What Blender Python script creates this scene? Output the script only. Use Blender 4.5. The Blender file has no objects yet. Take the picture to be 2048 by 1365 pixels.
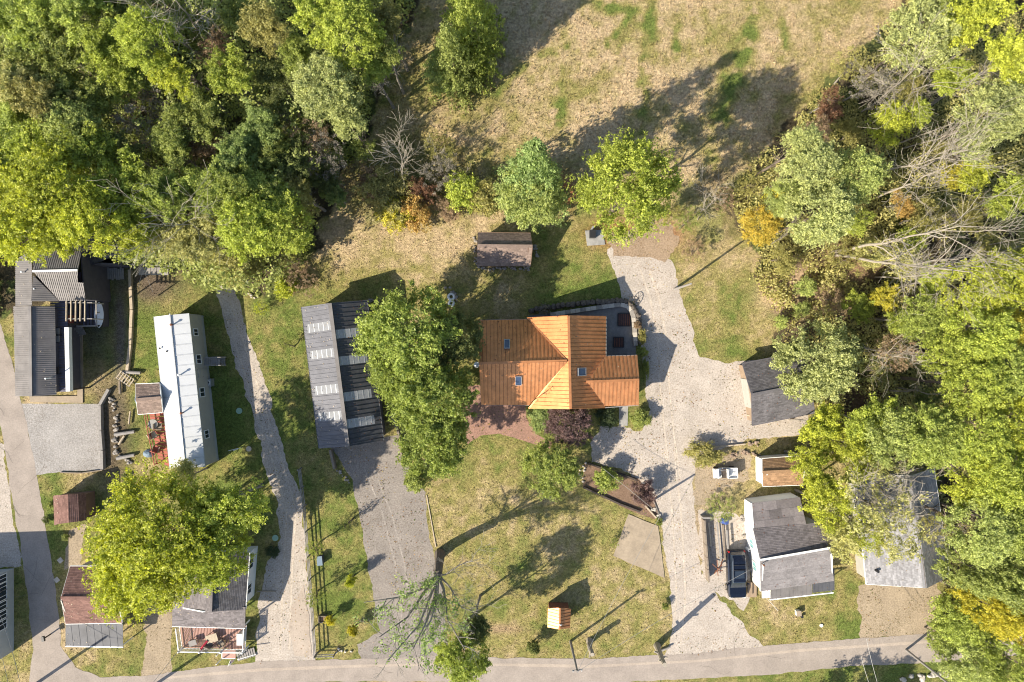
import bpy, math, random
import numpy as np
from mathutils import Vector, Matrix, noise as mnoise

# ---------------------------------------------------------------- camera, light
HC = 72.0            # drone height in metres
S = 19.0             # photograph pixels per metre on the ground
CX, CY = 1024.0, 682.5
SUN_AZ = math.radians(35.0)     # shadows run this far above +X
SUN_EL = math.radians(37.0)
sc = bpy.context.scene
C = sc.collection
cam_d = bpy.data.cameras.new('camera'); cam = bpy.data.objects.new('camera', cam_d); C.objects.link(cam)
cam.location = (0, 0, HC); cam.rotation_euler = (0, 0, 0)
cam_d.sensor_width = 36.0; cam_d.lens = 36.0 * HC / (2048.0 / S)
cam_d.clip_start = 0.5; cam_d.clip_end = 3000
sc.camera = cam
W = bpy.data.worlds.new('World'); sc.world = W; W.use_nodes = True
wn = W.node_tree; wn.nodes.clear()
sky = wn.nodes.new('ShaderNodeTexSky'); sky.sky_type = 'NISHITA'; sky.sun_disc = False
sky.sun_elevation = SUN_EL; sky.sun_rotation = math.radians(235.0)
bg = wn.nodes.new('ShaderNodeBackground'); bg.inputs['Strength'].default_value = 0.11
wo = wn.nodes.new('ShaderNodeOutputWorld')
wn.links.new(sky.outputs[0], bg.inputs[0]); wn.links.new(bg.outputs[0], wo.inputs[0])
sun_d = bpy.data.lights.new('sun', 'SUN'); sun_d.energy = 4.8; sun_d.angle = math.radians(0.53); sun_d.color = (1.0, 0.905, 0.75)
sun = bpy.data.objects.new('sun', sun_d); C.objects.link(sun)
sun.rotation_euler = Vector((math.cos(SUN_AZ)*math.cos(SUN_EL), math.sin(SUN_AZ)*math.cos(SUN_EL), -math.sin(SUN_EL))).to_track_quat('-Z', 'Y').to_euler()
sun.location = (-60, -40, 60)
sc.view_settings.view_transform = 'Standard'; sc.view_settings.look = 'None'
sc.view_settings.gamma = 1.0; sc.view_settings.use_curve_mapping = False
sc.view_settings.exposure = 1.06
sc.cycles.filter_width = 1.05
sc.cycles.max_bounces = 5; sc.cycles.diffuse_bounces = 3; sc.cycles.glossy_bounces = 2
sc.cycles.transmission_bounces = 3; sc.cycles.transparent_max_bounces = 4
sc.cycles.caustics_reflective = False; sc.cycles.caustics_refractive = False

RNG = random.Random(7)
NR = np.random.RandomState(11)

def P(px, py, z=0.0):
    """a point seen at this pixel of the photograph and standing z metres above the ground"""
    k = (1.0 - z / HC) / S
    return Vector(((px - CX) * k, (CY - py) * k, z))
def PP(pts, z=0.0): return [P(p[0], p[1], p[2] if len(p) > 2 else z) for p in pts]

# ---------------------------------------------------------------- materials
M = {}
def _n(nt, t, **kw):
    n = nt.nodes.new(t)
    for k, v in kw.items(): setattr(n, k, v)
    return n
def mat(name, col, rough=0.8, var=0.18, scale=3.0, metal=0.0, bump=0.0, bscale=40.0, col2=None, attr=None, spec=0.4, streak=None, fine=0.0):
    """procedural material: two noises vary the colour, one roughens the surface; attr multiplies by a stored value"""
    col = tuple(c * 0.86 for c in col); col2 = tuple(c * 0.86 for c in col2) if col2 else None
    m = bpy.data.materials.new(name); m.use_nodes = True; nt = m.node_tree; nt.nodes.clear()
    out = _n(nt, 'ShaderNodeOutputMaterial'); b = _n(nt, 'ShaderNodeBsdfPrincipled')
    nt.links.new(b.outputs[0], out.inputs[0])
    b.inputs['Roughness'].default_value = rough; b.inputs['Metallic'].default_value = metal
    b.inputs['Specular IOR Level'].default_value = spec
    tc = _n(nt, 'ShaderNodeTexCoord'); mp = _n(nt, 'ShaderNodeMapping')
    nt.links.new(tc.outputs['Object'], mp.inputs[0])
    if streak: mp.inputs['Scale'].default_value = streak
    nz = _n(nt, 'ShaderNodeTexNoise'); nz.inputs['Scale'].default_value = scale; nz.inputs['Detail'].default_value = 6; nz.inputs['Roughness'].default_value = 0.65
    nt.links.new(mp.outputs[0], nz.inputs['Vector'])
    rmp = _n(nt, 'ShaderNodeMapRange'); rmp.inputs['From Min'].default_value = 0.3; rmp.inputs['From Max'].default_value = 0.7
    nt.links.new(nz.outputs['Fac'], rmp.inputs['Value'])
    mx = _n(nt, 'ShaderNodeMix', data_type='RGBA')
    c2 = col2 if col2 else tuple(min(1, c * (1 + var)) for c in col)
    c1 = tuple(c * (1 - var) for c in col)
    mx.inputs['A'].default_value = (*c1, 1); mx.inputs['B'].default_value = (*c2, 1)
    nt.links.new(rmp.outputs[0], mx.inputs['Factor'])
    res = mx.outputs['Result']
    if fine > 0:
        n2 = _n(nt, 'ShaderNodeTexNoise'); n2.inputs['Scale'].default_value = 6.5; n2.inputs['Detail'].default_value = 3
        nt.links.new(tc.outputs['Object'], n2.inputs['Vector'])
        r2 = _n(nt, 'ShaderNodeMapRange'); r2.inputs['From Min'].default_value = 0.3; r2.inputs['From Max'].default_value = 0.7
        r2.inputs['To Min'].default_value = 1 - fine; r2.inputs['To Max'].default_value = 1 + fine
        nt.links.new(n2.outputs['Fac'], r2.inputs['Value'])
        mm = _n(nt, 'ShaderNodeVectorMath', operation='SCALE'); nt.links.new(res, mm.inputs[0]); nt.links.new(r2.outputs[0], mm.inputs['Scale'])
        res = mm.outputs[0]
    if attr:
        at = _n(nt, 'ShaderNodeAttribute', attribute_name=attr)
        mm = _n(nt, 'ShaderNodeVectorMath', operation='SCALE'); nt.links.new(res, mm.inputs[0]); nt.links.new(at.outputs['Fac'], mm.inputs['Scale'])
        res = mm.outputs[0]
    nt.links.new(res, b.inputs['Base Color'])
    if bump > 0:
        n3 = _n(nt, 'ShaderNodeTexNoise'); n3.inputs['Scale'].default_value = bscale; n3.inputs['Detail'].default_value = 4
        nt.links.new(tc.outputs['Object'], n3.inputs['Vector'])
        bp = _n(nt, 'ShaderNodeBump'); bp.inputs['Strength'].default_value = bump; bp.inputs['Distance'].default_value = 0.05
        nt.links.new(n3.outputs['Fac'], bp.inputs['Height']); nt.links.new(bp.outputs[0], b.inputs['Normal'])
    M[name] = m
    return m

def vcol_mat(name, rough=0.95, bump=0.5, mottling=0.35, translucent=0.0):
    """colour stored per vertex (what grows or lies there), broken up by noise"""
    m = bpy.data.materials.new(name); m.use_nodes = True; nt = m.node_tree; nt.nodes.clear()
    out = _n(nt, 'ShaderNodeOutputMaterial'); b = _n(nt, 'ShaderNodeBsdfPrincipled')
    b.inputs['Roughness'].default_value = rough; b.inputs['Specular IOR Level'].default_value = 0.1
    at = _n(nt, 'ShaderNodeAttribute', attribute_name='Col')
    tc = _n(nt, 'ShaderNodeTexCoord')
    res = at.outputs['Color']
    for scl, amt in ((0.9, mottling * 0.5), (3.6, mottling), (9.0, mottling)):
        nz = _n(nt, 'ShaderNodeTexNoise'); nz.inputs['Scale'].default_value = scl; nz.inputs['Detail'].default_value = 5; nz.inputs['Roughness'].default_value = 0.7
        nt.links.new(tc.outputs['Object'], nz.inputs['Vector'])
        r2 = _n(nt, 'ShaderNodeMapRange'); r2.inputs['From Min'].default_value = 0.32; r2.inputs['From Max'].default_value = 0.68
        r2.inputs['To Min'].default_value = 1 - amt; r2.inputs['To Max'].default_value = 1 + amt
        nt.links.new(nz.outputs['Fac'], r2.inputs['Value'])
        mm = _n(nt, 'ShaderNodeVectorMath', operation='SCALE'); nt.links.new(res, mm.inputs[0]); nt.links.new(r2.outputs[0], mm.inputs['Scale'])
        res = mm.outputs[0]
    nt.links.new(res, b.inputs['Base Color'])
    if bump > 0:
        n3 = _n(nt, 'ShaderNodeTexNoise'); n3.inputs['Scale'].default_value = 7; n3.inputs['Detail'].default_value = 8; n3.inputs['Roughness'].default_value = 0.75
        nt.links.new(tc.outputs['Object'], n3.inputs['Vector'])
        bp = _n(nt, 'ShaderNodeBump'); bp.inputs['Strength'].default_value = bump; bp.inputs['Distance'].default_value = 0.25
        nt.links.new(n3.outputs['Fac'], bp.inputs['Height']); nt.links.new(bp.outputs[0], b.inputs['Normal'])
    if translucent > 0:
        tr = _n(nt, 'ShaderNodeBsdfTranslucent'); nt.links.new(res, tr.inputs['Color'])
        mxs = _n(nt, 'ShaderNodeMixShader'); mxs.inputs[0].default_value = translucent
        nt.links.new(b.outputs[0], mxs.inputs[1]); nt.links.new(tr.outputs[0], mxs.inputs[2]); nt.links.new(mxs.outputs[0], out.inputs[0])
    else: nt.links.new(b.outputs[0], out.inputs[0])
    M[name] = m
    return m

def leaf_mat():
    """foliage: the tree's own colour (object colour), each spray of leaves a little different"""
    m = bpy.data.materials.new('leaves'); m.use_nodes = True; nt = m.node_tree; nt.nodes.clear()
    out = _n(nt, 'ShaderNodeOutputMaterial'); b = _n(nt, 'ShaderNodeBsdfPrincipled')
    b.inputs['Roughness'].default_value = 0.5; b.inputs['Specular IOR Level'].default_value = 0.35
    oi = _n(nt, 'ShaderNodeObjectInfo'); at = _n(nt, 'ShaderNodeAttribute', attribute_name='var')
    hs = _n(nt, 'ShaderNodeHueSaturation')
    nt.links.new(oi.outputs['Color'], hs.inputs['Color'])
    r1 = _n(nt, 'ShaderNodeMapRange'); r1.inputs['To Min'].default_value = 0.503; r1.inputs['To Max'].default_value = 0.482
    nt.links.new(at.outputs['Fac'], r1.inputs['Value']); nt.links.new(r1.outputs[0], hs.inputs['Hue'])
    r2 = _n(nt, 'ShaderNodeMapRange'); r2.inputs['To Min'].default_value = 0.50; r2.inputs['To Max'].default_value = 1.65
    nt.links.new(at.outputs['Fac'], r2.inputs['Value']); nt.links.new(r2.outputs[0], hs.inputs['Value'])
    nt.links.new(hs.outputs[0], b.inputs['Base Color'])
    tr = _n(nt, 'ShaderNodeBsdfTranslucent')
    sat = _n(nt, 'ShaderNodeHueSaturation'); sat.inputs['Saturation'].default_value = 1.1; sat.inputs['Value'].default_value = 1.25
    nt.links.new(hs.outputs[0], sat.inputs['Color']); nt.links.new(sat.outputs[0], tr.inputs['Color'])
    mxs = _n(nt, 'ShaderNodeMixShader'); mxs.inputs[0].default_value = 0.42
    nt.links.new(b.outputs[0], mxs.inputs[1]); nt.links.new(tr.outputs[0], mxs.inputs[2]); nt.links.new(mxs.outputs[0], out.inputs[0])
    M['leaves'] = m
leaf_mat()
vcol_mat('soil_and_turf', bump=0.8, mottling=0.36)
vcol_mat('grass_blades', bump=0, mottling=0.2, translucent=0.25)
def gravel_mat(name, col, dark, spots=0.5, scale=11.0):
    col = tuple(c * 0.80 for c in col)
    m = mat(name, col, 0.95, 0.14, 0.55, bump=0.7, bscale=30, col2=tuple(min(1, c*1.16) for c in col), spec=0.15, fine=0.22)
    nt = m.node_tree; b = [n for n in nt.nodes if n.type == 'BSDF_PRINCIPLED'][0]
    src = b.inputs['Base Color'].links[0].from_socket
    tc = [n for n in nt.nodes if n.type == 'TEX_COORD'][0]
    v = _n(nt, 'ShaderNodeTexVoronoi'); v.inputs['Scale'].default_value = scale
    nt.links.new(tc.outputs['Object'], v.inputs['Vector'])
    bw = _n(nt, 'ShaderNodeRGBToBW'); nt.links.new(v.outputs['Color'], bw.inputs[0])
    r = _n(nt, 'ShaderNodeMapRange'); r.inputs['From Min'].default_value = 0.62; r.inputs['From Max'].default_value = 0.78; r.inputs['To Max'].default_value = spots
    nt.links.new(bw.outputs[0], r.inputs['Value'])
    # leaf litter and weeds gather in patches
    nz = _n(nt, 'ShaderNodeTexNoise'); nz.inputs['Scale'].default_value = 0.35; nz.inputs['Detail'].default_value = 5
    nt.links.new(tc.outputs['Object'], nz.inputs['Vector'])
    r3 = _n(nt, 'ShaderNodeMapRange'); r3.inputs['From Min'].default_value = 0.4; r3.inputs['From Max'].default_value = 0.62; r3.inputs['To Min'].default_value = 0.25; r3.inputs['To Max'].default_value = 1.0
    nt.links.new(nz.outputs['Fac'], r3.inputs['Value'])
    mu = _n(nt, 'ShaderNodeMath', operation='MULTIPLY'); nt.links.new(r.outputs[0], mu.inputs[0]); nt.links.new(r3.outputs[0], mu.inputs[1])
    mx = _n(nt, 'ShaderNodeMix', data_type='RGBA'); nt.links.new(mu.outputs[0], mx.inputs['Factor'])
    nt.links.new(src, mx.inputs['A']); mx.inputs['B'].default_value = (*dark, 1)
    nt.links.new(mx.outputs['Result'], b.inputs['Base Color'])
gravel_mat('pale_gravel', (0.56, 0.49, 0.42), (0.25, 0.19, 0.13), 0.4)
gravel_mat('grey_gravel', (0.335, 0.295, 0.26), (0.13, 0.10, 0.075), 0.5)
gravel_mat('white_gravel', (0.42, 0.395, 0.37), (0.17, 0.145, 0.12), 0.6)
gravel_mat('tan_dirt', (0.44, 0.35, 0.245), (0.14, 0.11, 0.05), 0.55)
mat('road_surface', (0.325, 0.278, 0.238), 0.92, 0.15, 0.6, bump=0.3, bscale=20, fine=0.10, spec=0.15)
gravel_mat('red_brick', (0.42, 0.25, 0.19), (0.12, 0.09, 0.06), 0.5, 9)
gravel_mat('bark_mulch', (0.27, 0.18, 0.125), (0.10, 0.06, 0.035), 0.6, 12)
gravel_mat('dead_leaves', (0.42, 0.31, 0.21), (0.13, 0.07, 0.03), 0.6, 9)
mat('concrete', (0.33, 0.265, 0.19), 0.9, 0.22, 0.8, bump=0.3, fine=0.08)
mat('grey_concrete', (0.30, 0.29, 0.27), 0.9, 0.2, 1.2, bump=0.3, fine=0.08)
mat('copper_metal', (0.66, 0.285, 0.115), 0.46, 0.2, 1.3, metal=0.72, bump=0.04, bscale=6, spec=0.5)
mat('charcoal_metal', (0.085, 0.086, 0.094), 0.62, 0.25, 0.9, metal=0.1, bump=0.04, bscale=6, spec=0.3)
mat('charcoal_metal_lit', (0.135, 0.135, 0.15), 0.6, 0.2, 0.9, metal=0.1, bump=0.04, bscale=6, spec=0.3)  # the barn's charcoal roofing, lightened for its sun-facing west slope
mat('patio_paving', (0.19, 0.18, 0.17), 0.9, 0.2, 1.2, bump=0.3, fine=0.1)
mat('clear_panel_sun_dimmed', (0.21, 0.215, 0.225), 0.6, 0.2, 2, bump=0.05)  # same clear panel, colour dimmed to offset direct sun on the west slope
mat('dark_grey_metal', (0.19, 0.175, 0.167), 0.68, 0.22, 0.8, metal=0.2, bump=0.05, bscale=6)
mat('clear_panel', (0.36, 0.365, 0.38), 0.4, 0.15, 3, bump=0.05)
mat('white_coating', (0.62, 0.63, 0.64), 0.5, 0.06, 0.5, bump=0.15, bscale=2.2, streak=(0.4, 1.6, 1))
mat('beige_siding', (0.40, 0.385, 0.34), 0.7, 0.08, 1.5)
mat('white_siding', (0.78, 0.78, 0.76), 0.6, 0.05, 1.5)
mat('grey_siding', (0.40, 0.42, 0.42), 0.7, 0.08, 1.5)
mat('brown_siding', (0.16, 0.10, 0.07), 0.8, 0.15, 2)
mat('dark_siding', (0.09, 0.085, 0.10), 0.7, 0.15, 2)
mat('blue_siding', (0.16, 0.22, 0.28), 0.7, 0.1, 2)
mat('tan_siding', (0.30, 0.22, 0.15), 0.8, 0.12, 2)
mat('white_paint', (0.80, 0.80, 0.77), 0.5, 0.05, 3)
mat('white_plastic', (0.78, 0.78, 0.76), 0.35, 0.04, 3)
mat('shingle_taupe', (0.235, 0.175, 0.145), 0.95, 0.14, 1.2, attr='var', spec=0.15, bump=0.3, fine=0.12)
mat('shingle_charcoal', (0.125, 0.118, 0.122), 0.95, 0.2, 0.9, attr='var', spec=0.15, bump=0.3, fine=0.12)
mat('shingle_brown', (0.20, 0.115, 0.095), 0.95, 0.2, 0.9, attr='var', spec=0.15, bump=0.3, fine=0.12)
mat('shingle_grey', (0.19, 0.17, 0.17), 0.95, 0.22, 0.7, attr='var', spec=0.15, bump=0.3, fine=0.12)
mat('shingle_grey_lit', (0.215, 0.20, 0.20), 0.95, 0.2, 0.7, attr='var', spec=0.15, bump=0.3, fine=0.12)  # paler grey shingle: sunlight on the south slope put into the colour
mat('shingle_silver', (0.27, 0.265, 0.275), 0.95, 0.16, 0.7, attr='var', spec=0.15, bump=0.3, fine=0.12)
mat('shingle_tan', (0.30, 0.185, 0.105), 0.95, 0.16, 1.0, attr='var', spec=0.15, bump=0.3, fine=0.12)
mat('old_wood', (0.24, 0.195, 0.15), 0.9, 0.25, 4, streak=(1, 1, 1), bump=0.3)
mat('grey_wood', (0.28, 0.26, 0.24), 0.9, 0.2, 4, bump=0.3)
mat('dark_wood', (0.07, 0.055, 0.045), 0.9, 0.25, 4, bump=0.2)
mat('pale_wood', (0.44, 0.36, 0.26), 0.85, 0.2, 4, bump=0.2)
mat('red_stain', (0.36, 0.095, 0.06), 0.7, 0.18, 2.5, bump=0.15)
mat('pink_deck', (0.42, 0.245, 0.20), 0.8, 0.12, 2.5, bump=0.1)
mat('slate_deck', (0.13, 0.125, 0.17), 0.8, 0.15, 2.0, bump=0.1)
mat('bark', (0.17, 0.135, 0.105), 0.95, 0.3, 5, bump=0.6)
mat('dead_bark', (0.36, 0.315, 0.25), 0.9, 0.2, 4, bump=0.4)
mat('grey_bark', (0.27, 0.24, 0.20), 0.95, 0.25, 4, bump=0.5)
mat('stone', (0.30, 0.27, 0.235), 0.95, 0.3, 3, bump=0.6)
mat('dark_stone', (0.13, 0.11, 0.09), 0.95, 0.35, 3, bump=0.6)
mat('purlin_white', (0.50, 0.50, 0.50), 0.5, 0.05, 3)
mat('rubble', (0.26, 0.19, 0.14), 0.95, 0.3, 3, bump=0.4)
mat('pale_stone', (0.50, 0.45, 0.38), 0.95, 0.2, 3, bump=0.5)
mat('glass', (0.025, 0.035, 0.05), 0.08, 0.1, 2, spec=0.9)
mat('sky_glass', (0.03, 0.05, 0.10), 0.2, 0.1, 2, spec=0.9)
mat('navy_paint', (0.008, 0.011, 0.022), 0.16, 0.1, 2, metal=0.3, spec=0.8)
mat('black_rubber', (0.02, 0.02, 0.02), 0.8, 0.2, 9)
mat('black_metal', (0.03, 0.03, 0.032), 0.5, 0.2, 5, metal=0.3)
mat('chrome', (0.6, 0.6, 0.6), 0.25, 0.05, 5, metal=1.0)
mat('galvanised', (0.45, 0.46, 0.47), 0.45, 0.12, 3, metal=0.6)
mat('dark_grate', (0.06, 0.035, 0.035), 0.8, 0.35, 8, bump=0.5)
mat('red_cloth', (0.42, 0.02, 0.05), 0.8, 0.15, 4)
mat('blue_cloth', (0.05, 0.09, 0.28), 0.8, 0.15, 4)
mat('teal_cloth', (0.22, 0.42, 0.42), 0.7, 0.1, 4)
mat('green_plastic', (0.30, 0.45, 0.33), 0.6, 0.08, 4)
mat('rust', (0.22, 0.09, 0.05), 0.9, 0.3, 5, bump=0.4)
mat('wire', (0.30, 0.29, 0.27), 0.5, 0.05, 1)
mat('red_lamp', (0.5, 0.02, 0.02), 0.3, 0.05, 1)
mat('head_lamp', (0.7, 0.72, 0.75), 0.15, 0.05, 1)

# ---------------------------------------------------------------- object helpers
BASE = {}
def tag(o, label=None, cat=None, group=None, kind=None):
    if label: o['label'] = label
    if cat: o['category'] = cat
    if group: o['group'] = group
    if kind: o['kind'] = kind
    return o
def thing(name, loc, label, cat, group=None):
    o = bpy.data.objects.new(name, None); o.empty_display_size = 0.3; C.objects.link(o)
    o.location = loc; BASE[o.name] = Vector(loc)
    return tag(o, label, cat, group)
def base_of(p): return BASE.get(p.name, Vector((0, 0, 0)))

class MB:
    """collects solids in world coordinates and links them as one mesh object"""
    def __init__(s): s.v = []; s.f = []; s.var = None
    def add(s, vs, fs):
        n = len(s.v); s.v.extend([tuple(x) for x in vs]); s.f.extend([tuple(i + n for i in f) for f in fs]); return s
    def box(s, c, size, rz=0.0, up=None, ax=None):
        """ax: optional (x,y,z) unit axes"""
        hx, hy, hz = size[0] / 2, size[1] / 2, size[2] / 2
        if ax is None:
            cr, sr = math.cos(rz), math.sin(rz)
            ax = (Vector((cr, sr, 0)), Vector((-sr, cr, 0)), Vector((0, 0, 1)))
        c = Vector(c)
        vs = [c + ax[0] * a * hx + ax[1] * b * hy + ax[2] * d * hz for d in (-1, 1) for b in (-1, 1) for a in (-1, 1)]
        return s.add(vs, [(0, 2, 3, 1), (4, 5, 7, 6), (0, 1, 5, 4), (2, 6, 7, 3), (0, 4, 6, 2), (1, 3, 7, 5)])
    def beam(s, a, b, w, h):
        a, b = Vector(a), Vector(b); d = b - a; L = d.length
        if L < 1e-5: return s
        x = d / L; up = Vector((0, 0, 1))
        if abs(x.dot(up)) > 0.95: up = Vector((0, 1, 0))
        y = up.cross(x).normalized(); z = x.cross(y)
        return s.box((a + b) / 2, (L, w, h), ax=(x, y, z))
    def prism(s, poly, z0, z1):
        n = len(poly); vs = [(p[0], p[1], z0) for p in poly] + [(p[0], p[1], z1) for p in poly]
        return s.add(vs, [tuple(range(n - 1, -1, -1)), tuple(range(n, 2 * n))] + [(i, (i + 1) % n, (i + 1) % n + n, i + n) for i in range(n)])
    def slab(s, poly, t, nrm=None):
        """planar 3-D polygon given thickness t downwards along its normal"""
        poly = [Vector(p) for p in poly]; n = len(poly)
        if nrm is None:
            nrm = Vector((0, 0, 0))
            for i in range(n):
                a, b = poly[i], poly[(i + 1) % n]; nrm += a.cross(b)
            nrm.normalize()
            if nrm.z < 0: nrm = -nrm
        vs = poly + [p - nrm * t for p in poly]
        return s.add(vs, [tuple(range(n)), tuple(range(2 * n - 1, n - 1, -1))] + [(i + n, (i + 1) % n + n, (i + 1) % n, i) for i in range(n)])
    def tube(s, pts, rad, k=6, cap=True):
        pts = [Vector(p) for p in pts]; n = len(pts)
        if not hasattr(rad, '__len__'): rad = [rad] * n
        ref = None; base = len(s.v)
        for i, p in enumerate(pts):
            d = (pts[min(i + 1, n - 1)] - pts[max(i - 1, 0)])
            d = d.normalized() if d.length > 1e-7 else Vector((0, 0, 1))
            if ref is None:
                ref = Vector((0, 0, 1)) if abs(d.z) < 0.9 else Vector((1, 0, 0))
            u = ref.cross(d)
            if u.length < 1e-4: u = Vector((1, 0, 0)).cross(d)
            u.normalize(); w = d.cross(u); ref = w if False else ref
            for j in range(k):
                a = 2 * math.pi * j / k
                s.v.append(tuple(p + (u * math.cos(a) + w * math.sin(a)) * rad[i]))
        for i in range(n - 1):
            for j in range(k):
                a = base + i * k + j; b = base + i * k + (j + 1) % k
                s.f.append((a, b, b + k, a + k))
        if cap:
            s.f.append(tuple(base + j for j in range(k - 1, -1, -1))); s.f.append(tuple(base + (n - 1) * k + j for j in range(k)))
        return s
    def ball(s, c, r, sc3=(1, 1, 1), nu=8, nv=5, jit=0.0, rnd=None):
        base = len(s.v); c = Vector(c)
        s.v.append(tuple(c + Vector((0, 0, r * sc3[2]))))
        for i in range(1, nv):
            t = math.pi * i / nv
            for j in range(nu):
                a = 2 * math.pi * j / nu; q = 1 + (rnd.uniform(-jit, jit) if rnd else 0)
                s.v.append((c.x + r * q * sc3[0] * math.sin(t) * math.cos(a), c.y + r * q * sc3[1] * math.sin(t) * math.sin(a), c.z + r * q * sc3[2] * math.cos(t)))
        s.v.append(tuple(c - Vector((0, 0, r * sc3[2])))); last = len(s.v) - 1
        for j in range(nu): s.f.append((base, base + 1 + j, base + 1 + (j + 1) % nu))
        for i in range(nv - 2):
            for j in range(nu):
                a = base + 1 + i * nu + j; b = base + 1 + i * nu + (j + 1) % nu
                s.f.append((a, a + nu, b + nu, b))
        o = base + 1 + (nv - 2) * nu
        for j in range(nu): s.f.append((last, o + (j + 1) % nu, o + j))
        return s
    def disc(s, c, r, h, k=16): return s.tube([Vector(c), Vector(c) + Vector((0, 0, h))], r, k)
    def ring(s, c, R, r, k=20, kk=6, nrm=(0, 0, 1)):
        nrm = Vector(nrm).normalized(); c = Vector(c)
        u = nrm.orthogonal().normalized(); w = nrm.cross(u); base = len(s.v)
        for i in range(k):
            a = 2 * math.pi * i / k; d = u * math.cos(a) + w * math.sin(a)
            for j in range(kk):
                b = 2 * math.pi * j / kk
                s.v.append(tuple(c + d * (R + r * math.cos(b)) + nrm * r * math.sin(b)))
        for i in range(k):
            for j in range(kk):
                s.f.append((base + i * kk + j, base + ((i + 1) % k) * kk + j, base + ((i + 1) % k) * kk + (j + 1) % kk, base + i * kk + (j + 1) % kk))
        return s
    def build(s, name, m, parent=None, loc=None, smooth=False, kind=None, label=None):
        me = bpy.data.meshes.new(name)
        off = base_of(parent) if parent else (Vector(loc) if loc is not None else Vector((0, 0, 0)))
        me.from_pydata([(v[0] - off.x, v[1] - off.y, v[2] - off.z) for v in s.v], [], s.f)
        if s.var is not None:
            a = me.attributes.new('var', 'FLOAT', 'POINT'); a.data.foreach_set('value', np.array(s.var, dtype=np.float32))
        if smooth: me.polygons.foreach_set('use_smooth', [True] * len(me.polygons))
        me.materials.append(M[m] if isinstance(m, str) else m)
        o = bpy.data.objects.new(name, me); C.objects.link(o)
        if parent: o.parent = parent; BASE[o.name] = off
        else: o.location = off; BASE[o.name] = off
        if kind: o['kind'] = kind
        if label: o['label'] = label
        return o

def numpy_mesh(name, V, F, m, kind=None, attrs=(), parent=None, quads=False, link=True):
    me = bpy.data.meshes.new(name); V = np.asarray(V, dtype=np.float32); F = np.asarray(F, dtype=np.int32); k = F.shape[1]
    me.vertices.add(len(V)); me.vertices.foreach_set('co', V.ravel())
    me.loops.add(F.size); me.loops.foreach_set('vertex_index', F.ravel())
    me.polygons.add(len(F)); me.polygons.foreach_set('loop_start', np.arange(0, F.size, k, dtype=np.int32))
    me.polygons.foreach_set('loop_total', np.full(len(F), k, dtype=np.int32))
    for an, typ, data in attrs:
        if typ == 'COLOR':
            a = me.color_attributes.new(an, 'FLOAT_COLOR', 'POINT')
            d = np.ones((len(V), 4), dtype=np.float32); d[:, :3] = data; a.data.foreach_set('color', d.ravel())
        else:
            a = me.attributes.new(an, 'FLOAT', 'POINT'); a.data.foreach_set('value', np.asarray(data, dtype=np.float32))
    me.update(calc_edges=True); me.validate()
    me.materials.append(M[m])
    if not link: return me
    o = bpy.data.objects.new(name, me); C.objects.link(o)
    if parent: o.parent = parent
    if kind: o['kind'] = kind
    return o

def in_poly(X, Y, poly):
    inside = np.zeros(X.shape, dtype=bool); n = len(poly)
    for i in range(n):
        x1, y1 = poly[i][0], poly[i][1]; x2, y2 = poly[(i + 1) % n][0], poly[(i + 1) % n][1]
        if y1 == y2: continue
        c = ((y1 > Y) != (y2 > Y)) & (X < (x2 - x1) * (Y - y1) / (y2 - y1) + x1)
        inside ^= c
    return inside
_LAT = np.random.RandomState(5).rand(256, 256)
def vnoise(X, Y):
    xi = np.floor(X).astype(int); yi = np.floor(Y).astype(int); fx = X - xi; fy = Y - yi
    fx = fx * fx * (3 - 2 * fx); fy = fy * fy * (3 - 2 * fy)
    a = _LAT[xi & 255, yi & 255]; b = _LAT[(xi + 1) & 255, yi & 255]; c = _LAT[xi & 255, (yi + 1) & 255]; d = _LAT[(xi + 1) & 255, (yi + 1) & 255]
    return (a * (1 - fx) + b * fx) * (1 - fy) + (c * (1 - fx) + d * fx) * fy
def fbm(X, Y, f=1.0, o=4):
    r = 0; am = 0.5; t = 0
    for i in range(o): r = r + am * vnoise(X * f + 17.3 * i, Y * f + 9.1 * i); t += am; am *= 0.55; f *= 2.1
    return r / t
# ---------------------------------------------------------------- the ground
def W2(pts): return [(P(x, y)[0], P(x, y)[1]) for x, y in pts]
NW_WOOD = [(-300, -300), (840, -300), (830, 0), (820, 60), (760, 150), (735, 270), (700, 330), (660, 400), (640, 470), (600, 545), (560, 590), (470, 590), (400, 560), (250, 520), (0, 640), (-300, 640)]
E_WOOD = [(2400, -300), (1900, -300), (1800, 20), (1690, 130), (1600, 230), (1500, 330), (1450, 400), (1490, 470), (1520, 520), (1500, 560), (1550, 620), (1560, 680), (1600, 700), (1630, 800), (1620, 880), (1700, 900), (1800, 960), (1900, 1080), (1890, 1200), (1880, 1260), (2400, 1230)]
SCRUB = [(690, 330), (770, 300), (860, 260), (940, 310), (1000, 380), (990, 420), (880, 430), (820, 460), (740, 450), (690, 400)]
MID = [(1370, 360), (1500, 330), (1490, 480), (1400, 470), (1330, 430)]
ROADL = [(-250, 560), (-20, 600), (0, 640), (10, 680), (28, 745), (45, 812), (60, 880), (73, 950), (88, 1030), (104, 1130), (117, 1220), (122, 1290), (150, 1335), (200, 1358), (240, 1420), (230, 1700), (60, 1700), (58, 1365), (66, 1300), (60, 1240), (50, 1150), (38, 1070), (24, 1000), (10, 900), (-5, 810), (-40, 740), (-250, 700)]
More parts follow.
